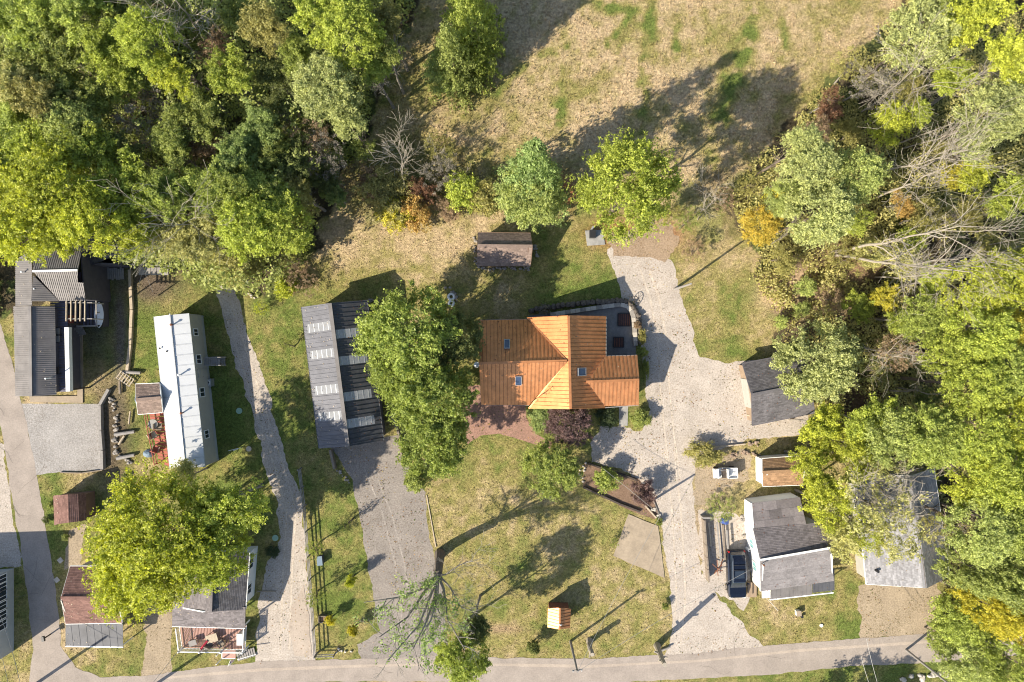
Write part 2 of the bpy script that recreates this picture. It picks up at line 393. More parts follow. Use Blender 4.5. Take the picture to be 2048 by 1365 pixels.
ROADB = [(150, 1335), (200, 1355), (300, 1351), (400, 1337), (520, 1324), (700, 1319), (870, 1313), (1000, 1316), (1180, 1318), (1400, 1306), (1600, 1286), (1750, 1275), (1860, 1268), (2048, 1256), (2500, 1225), (2500, 1280), (2048, 1312), (1880, 1325), (1700, 1333), (1550, 1349), (1350, 1360), (1180, 1367), (1000, 1367), (900, 1364), (640, 1364), (420, 1376), (230, 1420)]
DRIVE_A = [(430, 570), (447, 640), (465, 700), (480, 750), (500, 810), (515, 870), (532, 950), (556, 1000), (560, 1080), (535, 1130), (517, 1200), (512, 1328), (632, 1322), (624, 1230), (615, 1150), (608, 1060), (604, 990), (580, 950), (556, 870), (540, 800), (515, 720), (490, 650), (470, 570)]
DRIVE_B = [(660, 890), (768, 875), (800, 872), (812, 930), (850, 985), (855, 1060), (868, 1110), (885, 1180), (897, 1320), (722, 1322), (715, 1290), (760, 1262), (750, 1220), (740, 1150), (722, 1060), (705, 960), (685, 930)]
DRIVE_C = [(1215, 500), (1260, 485), (1310, 500), (1345, 522), (1365, 600), (1383, 660), (1400, 716), (1450, 725), (1500, 722), (1600, 740), (1620, 870), (1510, 878), (1440, 900), (1400, 925), (1383, 960), (1388, 1000), (1392, 1060), (1405, 1150), (1440, 1200), (1490, 1255), (1530, 1300), (1330, 1316), (1345, 1260), (1340, 1160), (1326, 1080), (1320, 1035), (1292, 985), (1262, 945), (1180, 925), (1185, 880), (1200, 850), (1286, 862), (1300, 820), (1286, 740), (1282, 660), (1268, 600), (1245, 606), (1236, 570), (1222, 530)]
LOT_D = [(44, 808), (204, 808), (206, 870), (209, 940), (120, 944), (72, 950), (60, 880)]
DIRT_E = [(1716, 1170), (1860, 1160), (1885, 1190), (1872, 1275), (1722, 1282)]
DIRT_F = [(290, 1215), (345, 1200), (340, 1280), (345, 1350), (286, 1358)]
DIRT_G = [(138, 1062), (172, 1048), (160, 1130), (128, 1140)]
SHOULDER = [(-60, 870), (6, 890), (20, 1000), (34, 1070), (44, 1135), (-60, 1135)]
LUMBER = [(1396, 1020), (1500, 1030), (1505, 1160), (1490, 1215), (1440, 1195), (1400, 1140)]
CART = [(1392, 925), (1500, 900), (1500, 960), (1450, 975), (1420, 1010), (1394, 1010)]
BRICKS = [(925, 775), (958, 770), (1050, 808), (1052, 835), (1072, 870), (1105, 885), (1100, 898), (1060, 885), (1000, 868), (960, 872), (935, 890), (910, 840)]
MULCH = [(1168, 926), (1225, 940), (1280, 960), (1322, 1032), (1310, 1040), (1262, 1022), (1166, 975)]
LEAFLIT = [(1215, 470), (1330, 440), (1360, 480), (1330, 525), (1300, 510), (1222, 516)]
sheets = [ROADL, ROADB, DRIVE_A, DRIVE_B, DRIVE_C, LOT_D, DIRT_E, DIRT_F, DIRT_G, BRICKS, MULCH, SHOULDER, LUMBER]
sheets_w = [W2(p) for p in sheets]

BLOBS = [  # px, py, rx, ry, dryness
    (1250, 60, 400, 160, .86), (1350, 200, 200, 120, .85), (1640, 60, 200, 140, .66), (950, 300, 140, 150, .66), (820, 200, 60, 120, .5),
    (730, 475, 150, 50, .92), (900, 450, 100, 40, .8), (700, 560, 120, 60, .42), (1140, 575, 100, 60, .35), (1120, 430, 60, 60, .55), (960, 560, 90, 50, .7),
    (570, 720, 60, 150, .22), (610, 900, 50, 80, .35), (670, 1080, 55, 160, .30), (680, 1260, 60, 60, .42),
    (960, 900, 90, 80, .35), (880, 960, 40, 70, .6), (1000, 1000, 110, 90, .5), (1180, 1060, 120, 90, .6), (1230, 1180, 110, 110, .68), (1020, 1180, 110, 80, .5), (1100, 1290, 170, 30, .55),
    (1440, 640, 75, 110, .62), (1450, 710, 70, 25, .15), (1400, 500, 60, 60, .72), (1600, 1225, 100, 60, .48), (1690, 1230, 30, 60, .1),
    (460, 800, 90, 170, .05), (290, 640, 60, 120, .12), (210, 650, 50, 100, .3), (200, 780, 60, 40, .6), (180, 980, 80, 50, .5), (90, 1040, 30, 60, .2),
    (180, 1330, 90, 40, .6), (320, 960, 60, 50, .3), (400, 1320, 120, 25, .3), (1450, 1000, 70, 40, .55), (1400, 1120, 12, 90, .2), (1800, 1345, 300, 25, .15)]
STREAKS = [([(1512, -20), (1495, 90), (1470, 160), (1440, 240), (1420, 330)], 13), ([(1185, 8), (1225, 14), (1270, 22)], 9), ([(1305, 0), (1300, 50), (1302, 75)], 10),
           ([(1350, 40), (1352, 100), (1345, 115)], 8), ([(1120, 175), (1118, 230), (1105, 260)], 12), ([(1240, 85), (1236, 100)], 9), ([(1290, 120), (1288, 180), (1280, 260)], 10),
           ([(1080, 110), (1140, 95), (1210, 90), (1260, 40)], 7), ([(1570, 40), (1565, 120)], 9), ([(1240, 330), (1260, 270)], 10), ([(990, 190), (1050, 130)], 8)]
def px_of(X, Y): return X * S + CX, CY - Y * S
def dryness(X, Y):
    px, py = px_of(X, Y)
    num = np.full(X.shape, 0.45 * 0.05); den = np.full(X.shape, 0.05)
    for bx, by, rx, ry, v in BLOBS:
        w = np.exp(-((px - bx) / rx) ** 2 - ((py - by) / ry) ** 2)
        num += w * (v - .09 if .25 < v < .75 else v); den += w
    d = num / den
    d = d + (fbm(X, Y, 0.22, 3) - 0.5) * 0.9 + (fbm(X + 40, Y, 0.9, 4) - 0.5) * 0.8 + (fbm(X, Y + 70, 2.3, 2) - 0.5) * 0.5
    for line, wd in STREAKS:
        for (x1, y1), (x2, y2) in zip(line[:-1], line[1:]):
            dx, dy = x2 - x1, y2 - y1; t = np.clip(((px - x1) * dx + (py - y1) * dy) / (dx * dx + dy * dy), 0, 1)
            q = np.hypot(px - x1 - t * dx, py - y1 - t * dy)
            d = d - 0.75 * np.exp(-(q / (wd * 1.3)) ** 2) * np.clip((fbm(X + 7, Y, 0.8, 4) - 0.36) * 4.5, 0, 1)
    return np.clip(d, 0, 1)
NWW, EWW, SCW, MIW = W2(NW_WOOD), W2(E_WOOD), W2(SCRUB), W2(MID)
def ground_col(X, Y):
    d = dryness(X, Y)[..., None]
    green = np.array((0.120, 0.153, 0.036)); olive = np.array((0.25, 0.215, 0.078)); straw = np.array((0.425, 0.32, 0.19))
    c = np.where(d < 0.5, green + (olive - green) * (d * 2), olive + (straw - olive) * (d * 2 - 1))
    J = 1.2 * (fbm(X, Y + 30, 0.5, 3) - 0.5) * 2; K = 1.2 * (fbm(X + 9, Y + 60, 0.5, 3) - 0.5) * 2
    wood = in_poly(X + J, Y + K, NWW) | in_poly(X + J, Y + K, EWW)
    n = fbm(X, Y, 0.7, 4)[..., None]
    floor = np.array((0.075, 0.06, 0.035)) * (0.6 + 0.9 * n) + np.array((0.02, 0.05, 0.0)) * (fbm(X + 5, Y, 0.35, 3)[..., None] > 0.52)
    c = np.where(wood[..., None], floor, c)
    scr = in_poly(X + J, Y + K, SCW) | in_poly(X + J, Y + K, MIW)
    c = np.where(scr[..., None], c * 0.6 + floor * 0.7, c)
    px, py = px_of(X, Y)
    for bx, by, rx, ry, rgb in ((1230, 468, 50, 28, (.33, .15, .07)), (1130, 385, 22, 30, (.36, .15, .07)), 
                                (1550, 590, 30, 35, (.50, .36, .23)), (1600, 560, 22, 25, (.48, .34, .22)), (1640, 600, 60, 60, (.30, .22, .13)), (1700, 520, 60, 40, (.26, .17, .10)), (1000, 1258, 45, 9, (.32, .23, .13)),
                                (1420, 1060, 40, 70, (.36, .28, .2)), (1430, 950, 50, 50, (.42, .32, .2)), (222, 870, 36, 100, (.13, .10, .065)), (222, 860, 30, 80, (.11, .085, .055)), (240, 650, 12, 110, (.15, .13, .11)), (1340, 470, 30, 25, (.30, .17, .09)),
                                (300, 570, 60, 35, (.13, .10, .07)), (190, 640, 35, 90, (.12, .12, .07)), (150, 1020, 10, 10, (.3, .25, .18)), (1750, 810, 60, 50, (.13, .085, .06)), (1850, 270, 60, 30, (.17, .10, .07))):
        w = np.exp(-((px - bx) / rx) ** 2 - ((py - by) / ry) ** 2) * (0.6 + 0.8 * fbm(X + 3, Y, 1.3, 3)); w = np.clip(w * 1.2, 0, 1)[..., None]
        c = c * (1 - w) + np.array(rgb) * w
    return c

def grid_axis(a, b, step, far):
    core = np.arange(a, b + step / 2, step); out = np.array([2, 5, 12, 30, 80, 200, far])
    return np.concatenate([(a - out)[::-1], core, b + out])
gx = grid_axis(-62, 62, 0.27, 600); gy = grid_axis(-44, 44, 0.27, 600)
GX, GY = np.meshgrid(gx, gy); nx, ny = len(gx), len(gy)
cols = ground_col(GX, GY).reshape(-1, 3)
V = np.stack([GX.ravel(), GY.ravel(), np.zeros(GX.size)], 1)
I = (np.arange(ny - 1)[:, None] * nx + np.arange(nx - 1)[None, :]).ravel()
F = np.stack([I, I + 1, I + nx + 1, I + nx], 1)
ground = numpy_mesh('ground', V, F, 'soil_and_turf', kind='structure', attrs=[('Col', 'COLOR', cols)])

def rough_outline(pts, amp, step=0.35, seed=0):
    out = []; n = len(pts)
    for i in range(n):
        a = P(*pts[i]); b = P(*pts[(i + 1) % n]); L = (b - a).length; k = max(1, int(L / step)); nrm = Vector((-(b - a).y, (b - a).x, 0)) / max(L, 1e-6)
        for j in range(k):
            p = a + (b - a) * (j / k)
            q = mnoise.noise(Vector((p.x * 0.6, p.y * 0.6, seed))) * amp + mnoise.noise(Vector((p.x * 2.7, p.y * 2.7, seed))) * amp * 0.6
            p = p + nrm * q; out.append((p.x, p.y))
    return out
def sheet(name, pts, m, level, amp=0.28, seed=0, th=None, smooth_pts=True):
    o = rough_outline(pts, amp, seed=seed)
    mb = MB(); z = 0.004 * level
    mb.add([(x, y, z) for x, y in o], [tuple(range(len(o)))])
    ob = mb.build(name, m); ob['kind'] = 'structure'
    import bmesh
    bm = bmesh.new(); bm.from_mesh(ob.data); bmesh.ops.triangulate(bm, faces=bm.faces[:], ngon_method='EAR_CLIP')
    for f in bm.faces:
        if f.normal.z < 0: f.normal_flip()
    bm.to_mesh(ob.data); bm.free()
    return ob
sheet('gravel_drive', DRIVE_A, 'pale_gravel', 1, 0.35, 1)
sheet('gravel_drive', DRIVE_B, 'grey_gravel', 1, 0.22, 2)
sheet('gravel_drive', DRIVE_C, 'pale_gravel', 1, 0.35, 3)
sheet('gravel_lot', LOT_D, 'white_gravel', 2, 0.08, 4)
sheet('dirt_drive', DIRT_E, 'tan_dirt', 1, 0.5, 5)
sheet('dirt_drive', DIRT_F, 'tan_dirt', 1, 0.4, 6)
sheet('dirt_path', DIRT_G, 'tan_dirt', 1, 0.3, 7)
sheet('gravel_shoulder', SHOULDER, 'pale_gravel', 1, 0.35, 8)
sheet('road', ROADL, 'road_surface', 3, 0.16, 9)
sheet('road', ROADB, 'road_surface', 4, 0.14, 10)
sheet('gravel_yard', LUMBER, 'pale_gravel', 2, 0.6, 11)
sheet('dirt_yard', CART, 'tan_dirt', 2, 0.6, 12)
sheet('brick_path', BRICKS, 'red_brick', 2, 0.12, 13)
sheet('mulch_bed', MULCH, 'bark_mulch', 2, 0.12, 14)
sheet('leaf_litter', LEAFLIT, 'dead_leaves', 2, 0.6, 15)
# the asphalt wheel paths: two slightly worn strips along the bottom road
mat('worn_strip', (0.385, 0.32, 0.26), 0.9, 0.16, 0.6, fine=0.1)
def strip(name, line, w, m, level, seed=0):
    L = []; R = []
    pts = [P(*p) for p in line]
    for i, p in enumerate(pts):
        d = (pts[min(i + 1, len(pts) - 1)] - pts[max(i - 1, 0)]).normalized(); nn = Vector((-d.y, d.x, 0))
        ww = w * (0.7 + 0.5 * abs(mnoise.noise(p * 0.3 + Vector((seed, 0, 0)))))
        L.append(p + nn * ww / 2); R.append(p - nn * ww / 2)
    mb = MB(); n = len(pts)
    mb.add([(q.x, q.y, 0.004 * level) for q in L + R], [(i + n, i + 1 + n, i + 1, i) for i in range(n - 1)])
    return tag(mb.build(name, m), kind='structure')
def dense(line, k=6):
    out = []
    for (a, b), (c, d) in zip(line[:-1], line[1:]):
        for j in range(k): out.append((a + (c - a) * j / k, b + (d - b) * j / k))
    out.append(line[-1]); return out
strip('road_wear', dense([(330, 1356), (520, 1340), (700, 1333), (900, 1328), (1180, 1333), (1400, 1322), (1600, 1301), (1860, 1284), (2100, 1268)]), 0.35, 'worn_strip', 5, 1)

# concrete pads (real slabs)
def pad(name, pts, m, h=0.08, amp=0.0):
    o = rough_outline(pts, amp, 0.5) if amp else W2(pts)
    ob = MB().prism(o[::-1], -0.02, h).build(name, m); ob['kind'] = 'structure'; return ob
pad('concrete_slab', [(1257, 1029), (1316, 1052), (1329, 1156), (1226, 1112)], 'concrete', 0.07, 0.05)
pad('concrete_pad', [(1170, 462), (1205, 460), (1210, 490), (1174, 492)], 'grey_concrete', 0.10)
pad('concrete_walk', [(1238, 812), (1256, 812), (1255, 852), (1238, 851)], 'grey_concrete', 0.06)
pad('concrete_walk', [(156, 662), (166, 662), (167, 806), (62, 805), (60, 793), (156, 792)], 'concrete', 0.12)
pad('concrete_walk', [(515, 1182), (552, 1182), (552, 1184), (515, 1184)], 'concrete', 0.06)
pad('patio', [(1057, 632), (1240, 606), (1260, 612), (1270, 640), (1272, 716), (1180, 716), (1057, 640)], 'patio_paving', 0.05)
pad('concrete_drive', [(583, 1215), (608, 1170), (618, 1240), (624, 1310), (590, 1312), (578, 1250)], 'worn_strip', 0.03, 0.2)

# ---- grass tufts
def tufts(n, zone, hmin, hmax, name, seed, wid=0.05, shade=1.0, xr=(-60, 60), yr=(-42, 42), spread=.42):
    r = np.random.RandomState(seed)
    X = r.uniform(xr[0], xr[1], n); Y = r.uniform(yr[0], yr[1], n); ok = zone(X, Y)
    X = X[ok]; Y = Y[ok]; n = len(X); c = ground_col(X, Y)
    d = dryness(X, Y)
    hh = (r.uniform(hmin, hmax, n)) * (0.7 + 0.6 * d); a = r.uniform(0, 2 * np.pi, n)
    V = np.zeros((n, 2, 3, 3)); 
    for k in range(2):
        aa = a + k * 1.9; lx = r.normal(0, 0.45, n) * hh; ly = r.normal(0, 0.45, n) * hh
        w = wid * r.uniform(0.6, 1.5, n)
        V[:, k, 0] = np.stack([X - np.cos(aa) * w, Y - np.sin(aa) * w, np.zeros(n)], 1)
        V[:, k, 1] = np.stack([X + np.cos(aa) * w, Y + np.sin(aa) * w, np.zeros(n)], 1)
        V[:, k, 2] = np.stack([X + lx, Y + ly, hh], 1)
    br = r.uniform(1 - spread, 1 + spread * 1.2, n)[:, None] * shade
    cc = np.repeat((c * br)[:, None, :], 6, axis=1).reshape(-1, 3)
    return tag(numpy_mesh(name, V.reshape(-1, 3), np.arange(n * 6).reshape(-1, 3), 'grass_blades', kind='stuff', attrs=[('Col', 'COLOR', np.clip(cc, 0, 1))]))
def on_grass(X, Y):
    bad = np.zeros(X.shape, bool)
    for p in sheets_w: bad |= in_poly(X, Y, p)
    for p in (W2([(1257, 1029), (1316, 1052), (1329, 1156), (1226, 1112)]), W2([(1170, 462), (1205, 460), (1210, 490), (1174, 492)]), W2([(156, 662), (166, 662), (167, 806), (62, 805), (60, 793), (156, 792)]), W2([(1057, 632), (1240, 606), (1260, 612), (1270, 640), (1272, 716), (960, 716), (960, 642)]), W2([(1236, 812), (1258, 812), (1258, 852), (1236, 852)])):
        bad |= in_poly(X, Y, p)
    return ~bad
FIELD = W2([(740, 330), (830, -300), (1900, -300), (1800, 20), (1600, 230), (1450, 400), (1330, 400), (1100, 400), (990, 430), (800, 330)])
t = tufts(105000, lambda X, Y: on_grass(X, Y) & ~in_poly(X, Y, NWW) & ~in_poly(X, Y, EWW) & ~in_poly(X, Y, FIELD), 0.03, 0.11, 'lawn_grass', 3, 0.045, 1.15)
tag(t, 'short mown lawn grass, green with straw coloured patches', 'grass')
t = tufts(90000, lambda X, Y: in_poly(X, Y, FIELD), 0.10, 0.26, 'field_grass', 4, 0.045, 1.12, spread=.25)
tag(t, 'tall dry grass of the open field', 'grass')
# fallen leaves on drives, roads and lawns
def litter(n, name, seed, zone, label):
    r = np.random.RandomState(seed); X = r.uniform(-58, 58, n); Y = r.uniform(-40, 40, n); ok = zone(X, Y); X = X[ok]; Y = Y[ok]; n = len(X)
    a = r.uniform(0, 6.28, n); s = r.uniform(0.03, 0.075, n); z = r.uniform(0.03, 0.06, n)
    V = np.zeros((n, 4, 3))
    for k in range(4):
        V[:, k, 0] = X + np.cos(a + k * 1.57) * s; V[:, k, 1] = Y + np.sin(a + k * 1.57) * s * 0.8; V[:, k, 2] = z + r.uniform(-0.02, 0.02, n)
    pal = np.array([(.22, .12, .05), (.34, .2, .08), (.12, .07, .04), (.4, .3, .1), (.10, .12, .04)]); c = pal[r.randint(0, 5, n)]
    return tag(numpy_mesh(name, V.reshape(-1, 3), np.arange(n * 4).reshape(-1, 4), 'grass_blades', kind='stuff', attrs=[('Col', 'COLOR', np.repeat(c, 4, 0))]), label, 'leaves')
def lit_zone(X, Y):
    q = np.zeros(X.shape, bool)
    for p in (DRIVE_A, DRIVE_B, DRIVE_C, BRICKS, MULCH, DIRT_E, CART, LUMBER): q |= in_poly(X, Y, W2(p))
    return q & (fbm(X, Y, 0.5, 4) + np.random.RandomState(1).uniform(-.15, .15, X.shape) > 0.53)
litter(60000, 'fallen_leaves', 21, lit_zone, 'small fallen leaves scattered over the gravel drives')

# wheel ruts, weeds in the gravel, cracks in the road
mat('wheel_rut', (0.475, 0.405, 0.33), 0.95, 0.2, 1.2, fine=0.2)
mat('grey_rut', (0.287, 0.253, 0.222), 0.95, 0.25, 1.2, fine=0.25)
for off in (-9, 9):
    for (ln, mm_) in (([(1352 + off, 1290), (1362 + off, 1200), (1358 + off, 1100), (1352 + off, 1010), (1345 + off, 960), (1340 + off, 900)], 'wheel_rut'),
               ([(1352 + off, 960), (1340 + off, 880), (1330 + off, 780), (1325 + off, 680), (1310 + off, 600), (1290 + off, 540)], 'wheel_rut'),
               ([(450 + off, 600), (490 + off, 720), (525 + off, 830), (560 + off, 940), (583 + off, 1020), (575 + off, 1150), (570 + off, 1300)], 'wheel_rut'),
               ([(735 + off, 930), (775 + off, 1030), (800 + off, 1130), (812 + off, 1220), (810 + off, 1310)], 'grey_rut')):
        strip('wheel_rut', dense(ln, 5), 0.22, mm_, 2.4, off)
rc = random.Random(12); cr = MB()
for k in range(18):
    if rc.random() < .6: x = rc.uniform(250, 2000); y = np.interp(x, [250, 700, 1180, 1600, 2048], [1372, 1338, 1342, 1312, 1285]) + rc.uniform(-14, 14); a = rc.choice((rc.uniform(1.2, 1.9), rc.uniform(-.3, .1)))
    else: t_ = rc.random(); x = 20 + 60 * t_ + rc.uniform(-14, 14); y = 820 + 380 * t_; a = rc.uniform(0, 3.1)
    p = P(x, y); pts = [p]
    for i in range(rc.randint(5, 14)): a += rc.gauss(0, .2); pts.append(pts[-1] + Vector((math.cos(a), math.sin(a), 0)) * .3)
    for i in range(len(pts) - 1):
        d = (pts[i + 1] - pts[i]).normalized(); nn = Vector((-d.y, d.x, 0)) * .014
        cr.add([(q.x, q.y, .024) for q in (pts[i] - nn, pts[i + 1] - nn, pts[i + 1] + nn, pts[i] + nn)], [(0, 1, 2, 3)])
mat('crack_tar', (0.19, 0.16, 0.13), 0.9, 0.2, 3)
tag(cr.build('road_cracks', 'crack_tar'), kind='structure')
_gp = [W2(p) for p in (DRIVE_A, DRIVE_B, DRIVE_C, DIRT_E, DIRT_F, CART, LUMBER, SHOULDER)]
def weed_zone(X, Y):
    q = np.zeros(X.shape, bool)
    for p in _gp: q |= in_poly(X, Y, p)
    return q & (fbm(X + 13, Y, 0.45, 4) + np.random.RandomState(2).uniform(-.1, .1, X.shape) > 0.57)
tag(tufts(60000, weed_zone, 0.03, 0.10, 'gravel_weeds', 8, 0.05, 0.8), 'low weeds growing through the gravel', 'weeds')
# ---------------------------------------------------------------- roofs and walls
def clip(poly, a, b, lo):
    """keep the side of 2-D polygon where a*x >= b (lo True) else <=; a is 0 for u, 1 for v"""
    out = []; n = len(poly)
    for i in range(n):
        p, q = poly[i], poly[(i + 1) % n]
        ip = p[a] >= b if lo else p[a] <= b; iq = q[a] >= b if lo else q[a] <= b
        if ip: out.append(p)
        if ip != iq:
            t = (b - p[a]) / (q[a] - p[a]); out.append((p[0] + t * (q[0] - p[0]), p[1] + t * (q[1] - p[1])))
    return out
def clean(poly):
    out = []
    for p in poly:
        if not out or math.hypot(p[0] - out[-1][0], p[1] - out[-1][1]) > 1e-4: out.append(p)
    if len(out) > 1 and math.hypot(out[0][0] - out[-1][0], out[0][1] - out[-1][1]) < 1e-4: out.pop()
    return out
def area(poly):
    s = 0
    for i in range(len(poly)): s += poly[i][0] * poly[(i + 1) % len(poly)][1] - poly[(i + 1) % len(poly)][0] * poly[i][1]
    return abs(s) / 2
class Plane:
    """frame of a roof slope: u along the eave, v up the slope"""
    def __init__(s, eave_a, eave_b, up_pt):
        s.o = Vector(eave_a); s.u = (Vector(eave_b) - s.o).normalized()
        w = Vector(up_pt) - s.o; w = w - s.u * w.dot(s.u); s.v = w.normalized(); s.n = s.u.cross(s.v)
        if s.n.z < 0: s.n = -s.n
    def to2(s, p): d = Vector(p) - s.o; return (d.dot(s.u), d.dot(s.v))
    def to3(s, q, h=0.0): return s.o + s.u * q[0] + s.v * q[1] + s.n * h
_rl = random.Random(33)
def roof_leaves(root, pl, q, dens=1.1):
    """a few blown leaves and bits of dirt lying on the slope"""
    us = [p[0] for p in q]; vs_ = [p[1] for p in q]; n = int((max(us) - min(us)) * (max(vs_) - min(vs_)) * dens); mb = MB()
    for i in range(n):
        u, v = _rl.uniform(min(us), max(us)), min(vs_) + (max(vs_) - min(vs_)) * _rl.random() ** 1.4
        if not in_poly(np.array([u]), np.array([v]), q)[0]: continue
        a = _rl.uniform(0, 3.1); s = _rl.uniform(.035, .08); c, d = math.cos(a) * s, math.sin(a) * s
        mb.add([pl.to3(p, .05 + _rl.uniform(0, .02)) for p in ((u - c, v - d), (u + d * .6, v - c * .6), (u + c, v + d), (u - d * .6, v + c * .6))], [(0, 1, 2, 3)])
    if mb.v: mb.build('blown_leaves', _rl.choice(('pale_wood', 'old_wood', 'rust')), root, kind='stuff')
def metal_slope(root, poly, ea, eb, up, m, width=0.42, rib=0.045, ribw=0.045, ribs=1, name='roof_panel', gap=0.0):
    """panels of sheet metal laid from eave to ridge, each an object with its raised seams"""
    pl = Plane(ea, eb, up); q = [pl.to2(p) for p in poly]; u0 = min(p[0] for p in q); u1 = max(p[0] for p in q)
    k = max(1, round((u1 - u0) / width)); w = (u1 - u0) / k; made = []
    roof_leaves(root, pl, q)
    if gap: MB().slab([pl.to3(p, -0.035) for p in q], 0.04, pl.n).build('roof_deck', 'dark_wood', root)
    for i in range(k):
        a, b = u0 + i * w, u0 + (i + 1) * w
        c = clean(clip(clip(q, 0, a + 0.004 + gap, True), 0, b - 0.004, False))
        if len(c) < 3 or area(c) < 0.02: continue
        mb = MB(); mb.slab([pl.to3(p) for p in c], 0.03, pl.n)
        for j in range(ribs):
            ru = a + (j + 0.5) * w / ribs if ribs > 1 else a + 0.03 + gap
            rc = clean(clip(clip(c, 0, ru - ribw / 2, True), 0, ru + ribw / 2, False))
            if len(rc) >= 3 and area(rc) > 0.002:
                mb.slab([pl.to3(p, rib) for p in rc], rib - 0.001, pl.n)
        made.append(mb.build(name, m, root))
    return pl
def shingle_slope(root, poly, ea, eb, up, m, course=0.16, tab=0.30, seed=0, var=0.22, name='shingles'):
    pl = Plane(ea, eb, up); q = [pl.to2(p) for p in poly]
    v0 = min(p[1] for p in q); v1 = max(p[1] for p in q); u0 = min(p[0] for p in q); u1 = max(p[0] for p in q)
    r = random.Random(seed + 3); mb = MB(); vr = []; n = int((v1 - v0) / course) + 1
    mbase = MB(); mbase.slab([pl.to3(p, -0.012) for p in q], 0.06, pl.n)
    for i in range(n):
        a, b = v0 + i * course, v0 + (i + 1) * course
        row = clean(clip(clip(q, 1, a, True), 1, b, False))
        if len(row) < 3: continue
        x = u0 - (i % 2) * tab * 0.5 - r.random() * 0.05; rv = r.uniform(0.95, 1.05)
        while x < u1:
            w = tab * r.uniform(0.85, 1.15)
            c = clean(clip(clip(row, 0, x + 0.006, True), 0, x + w, False)); x += w
            if len(c) < 3 or area(c) < 0.002: continue
            base = len(mb.v); k = len(c)
            top = [pl.to3(p, 0.022 - 0.02 * (p[1] - a) / course) for p in c]; bot = [pl.to3(p, -0.014) for p in c]
            mb.v.extend([tuple(t) for t in top + bot]); mb.f.append(tuple(range(base, base + k)))
            for j in range(k): mb.f.append((base + j + k, base + (j + 1) % k + k, base + (j + 1) % k, base + j))
            s = rv * r.uniform(1 - var, 1 + var); vr.extend([s] * (2 * k))
    mb.var = vr
    roof_leaves(root, pl, q); o = mb.build(name, m, root, kind='stuff')
    mbase.build('roof_deck', 'dark_wood', root)
    return pl
def flat3(a, z): return Vector((a[0], a[1], z))
def gable_walls(root, e1a, e1b, e2a, e2b, ra, rb, m, inset=0.35, z0=0.0, name='wall'):
    """walls under a gable roof: e1a-e1b one eave, e2a-e2b the other, ra-rb the ridge (a end, b end). Four walls, each one part."""
    c = (e1a + e1b + e2a + e2b) / 4
    ax = ((e1b - e1a).normalized()); ax = Vector((ax.x, ax.y, 0)).normalized()
    def ins(p, r, sgn_end):
        side = Vector((c.x - p.x, c.y - p.y, 0)); nrm = Vector((-ax.y, ax.x, 0))
        s1 = 1 if side.dot(nrm) > 0 else -1
        s2 = 1 if side.dot(ax) > 0 else -1
        return Vector((p.x, p.y, 0)) + nrm * inset * s1 + ax * inset * s2 * 0.8
    A, B, D, E = ins(e1a, 0, 0), ins(e1b, 0, 0), ins(e2a, 0, 0), ins(e2b, 0, 0)
    RA = (A + D) / 2; RB = (B + E) / 2
    wr = 0.0
    h1 = e1a.z + (ra.z - e1a.z) * inset / max(0.5, ((A - D).length / 2 + inset)) - 0.07; h2 = e2a.z + (ra.z - e2a.z) * inset / max(0.5, ((A - D).length / 2 + inset)) - 0.07
    hr = ra.z - 0.10
    t = 0.12
    def wall(p, q, zs, ze, peak=None):
        d = (q - p).normalized(); nrm = Vector((-d.y, d.x, 0))
        if nrm.dot(c - p) < 0: nrm = -nrm
        out = [flat3(p, z0), flat3(q, z0), flat3(q, ze)] + ([flat3((p + q) / 2, peak)] if peak else []) + [flat3(p, zs)]
        inn = [x + nrm * t for x in out]; n = len(out); mb = MB()
        mb.add(out + inn, [tuple(range(n)), tuple(range(2 * n - 1, n - 1, -1))] + [(i + n, (i + 1) % n + n, (i + 1) % n, i) for i in range(n)])
        return mb.build(name, m, root)
    wall(A + ax * (t + .003) * (1 if ax.dot(c - A) > 0 else -1), B - ax * (t + .003) * (1 if ax.dot(c - A) > 0 else -1), h1, h1)
    wall(D + ax * (t + .003) * (1 if ax.dot(c - D) > 0 else -1), E - ax * (t + .003) * (1 if ax.dot(c - D) > 0 else -1), h2, h2)
    wall(A, D, h1, h2, hr); wall(B, E, h1, h2, hr)
    return dict(A=A, B=B, D=D, E=E, c=Vector((c.x, c.y, 0)))
def opening(root, p, q, t, zc, w, h, c, kind='window', frame='white_paint', glass='glass'):
    """a window or door standing 4 cm proud of the wall p-q, at fraction t; c is the building's middle"""
    d = Vector((q.x - p.x, q.y - p.y, 0)).normalized(); nrm = Vector((-d.y, d.x, 0))
    if nrm.dot(Vector((c.x - p.x, c.y - p.y, 0))) > 0: nrm = -nrm
    o = Vector((p.x, p.y, 0)).lerp(Vector((q.x, q.y, 0)), t) + nrm * 0.03 + Vector((0, 0, zc)); z = Vector((0, 0, 1))
    if kind == 'window':
        mb = MB(); fw = 0.08
        mb.box(o + z * (h / 2), (w + fw, 0.08, fw), ax=(d, nrm, z)); mb.box(o - z * (h / 2), (w + fw, 0.08, fw), ax=(d, nrm, z))
        mb.box(o + d * (w / 2), (fw, 0.075, h - fw), ax=(d, nrm, z)); mb.box(o - d * (w / 2), (fw, 0.075, h - fw), ax=(d, nrm, z)); mb.box(o, (0.05, 0.06, h - fw), ax=(d, nrm, z))
        f = mb.build('window', frame, root); BASE[f.name] = base_of(root)
        MB().box(o - nrm * 0.012, (w - fw, 0.03, h - fw), ax=(d, nrm, z)).build('pane', glass, f)
    else:
        f = MB().box(o, (w, 0.07, h), ax=(d, nrm, z)).build('door', frame, root); BASE[f.name] = base_of(root)
        MB().ball(o + d * (w * 0.38) + nrm * 0.07, 0.04).build('handle', 'chrome', f)
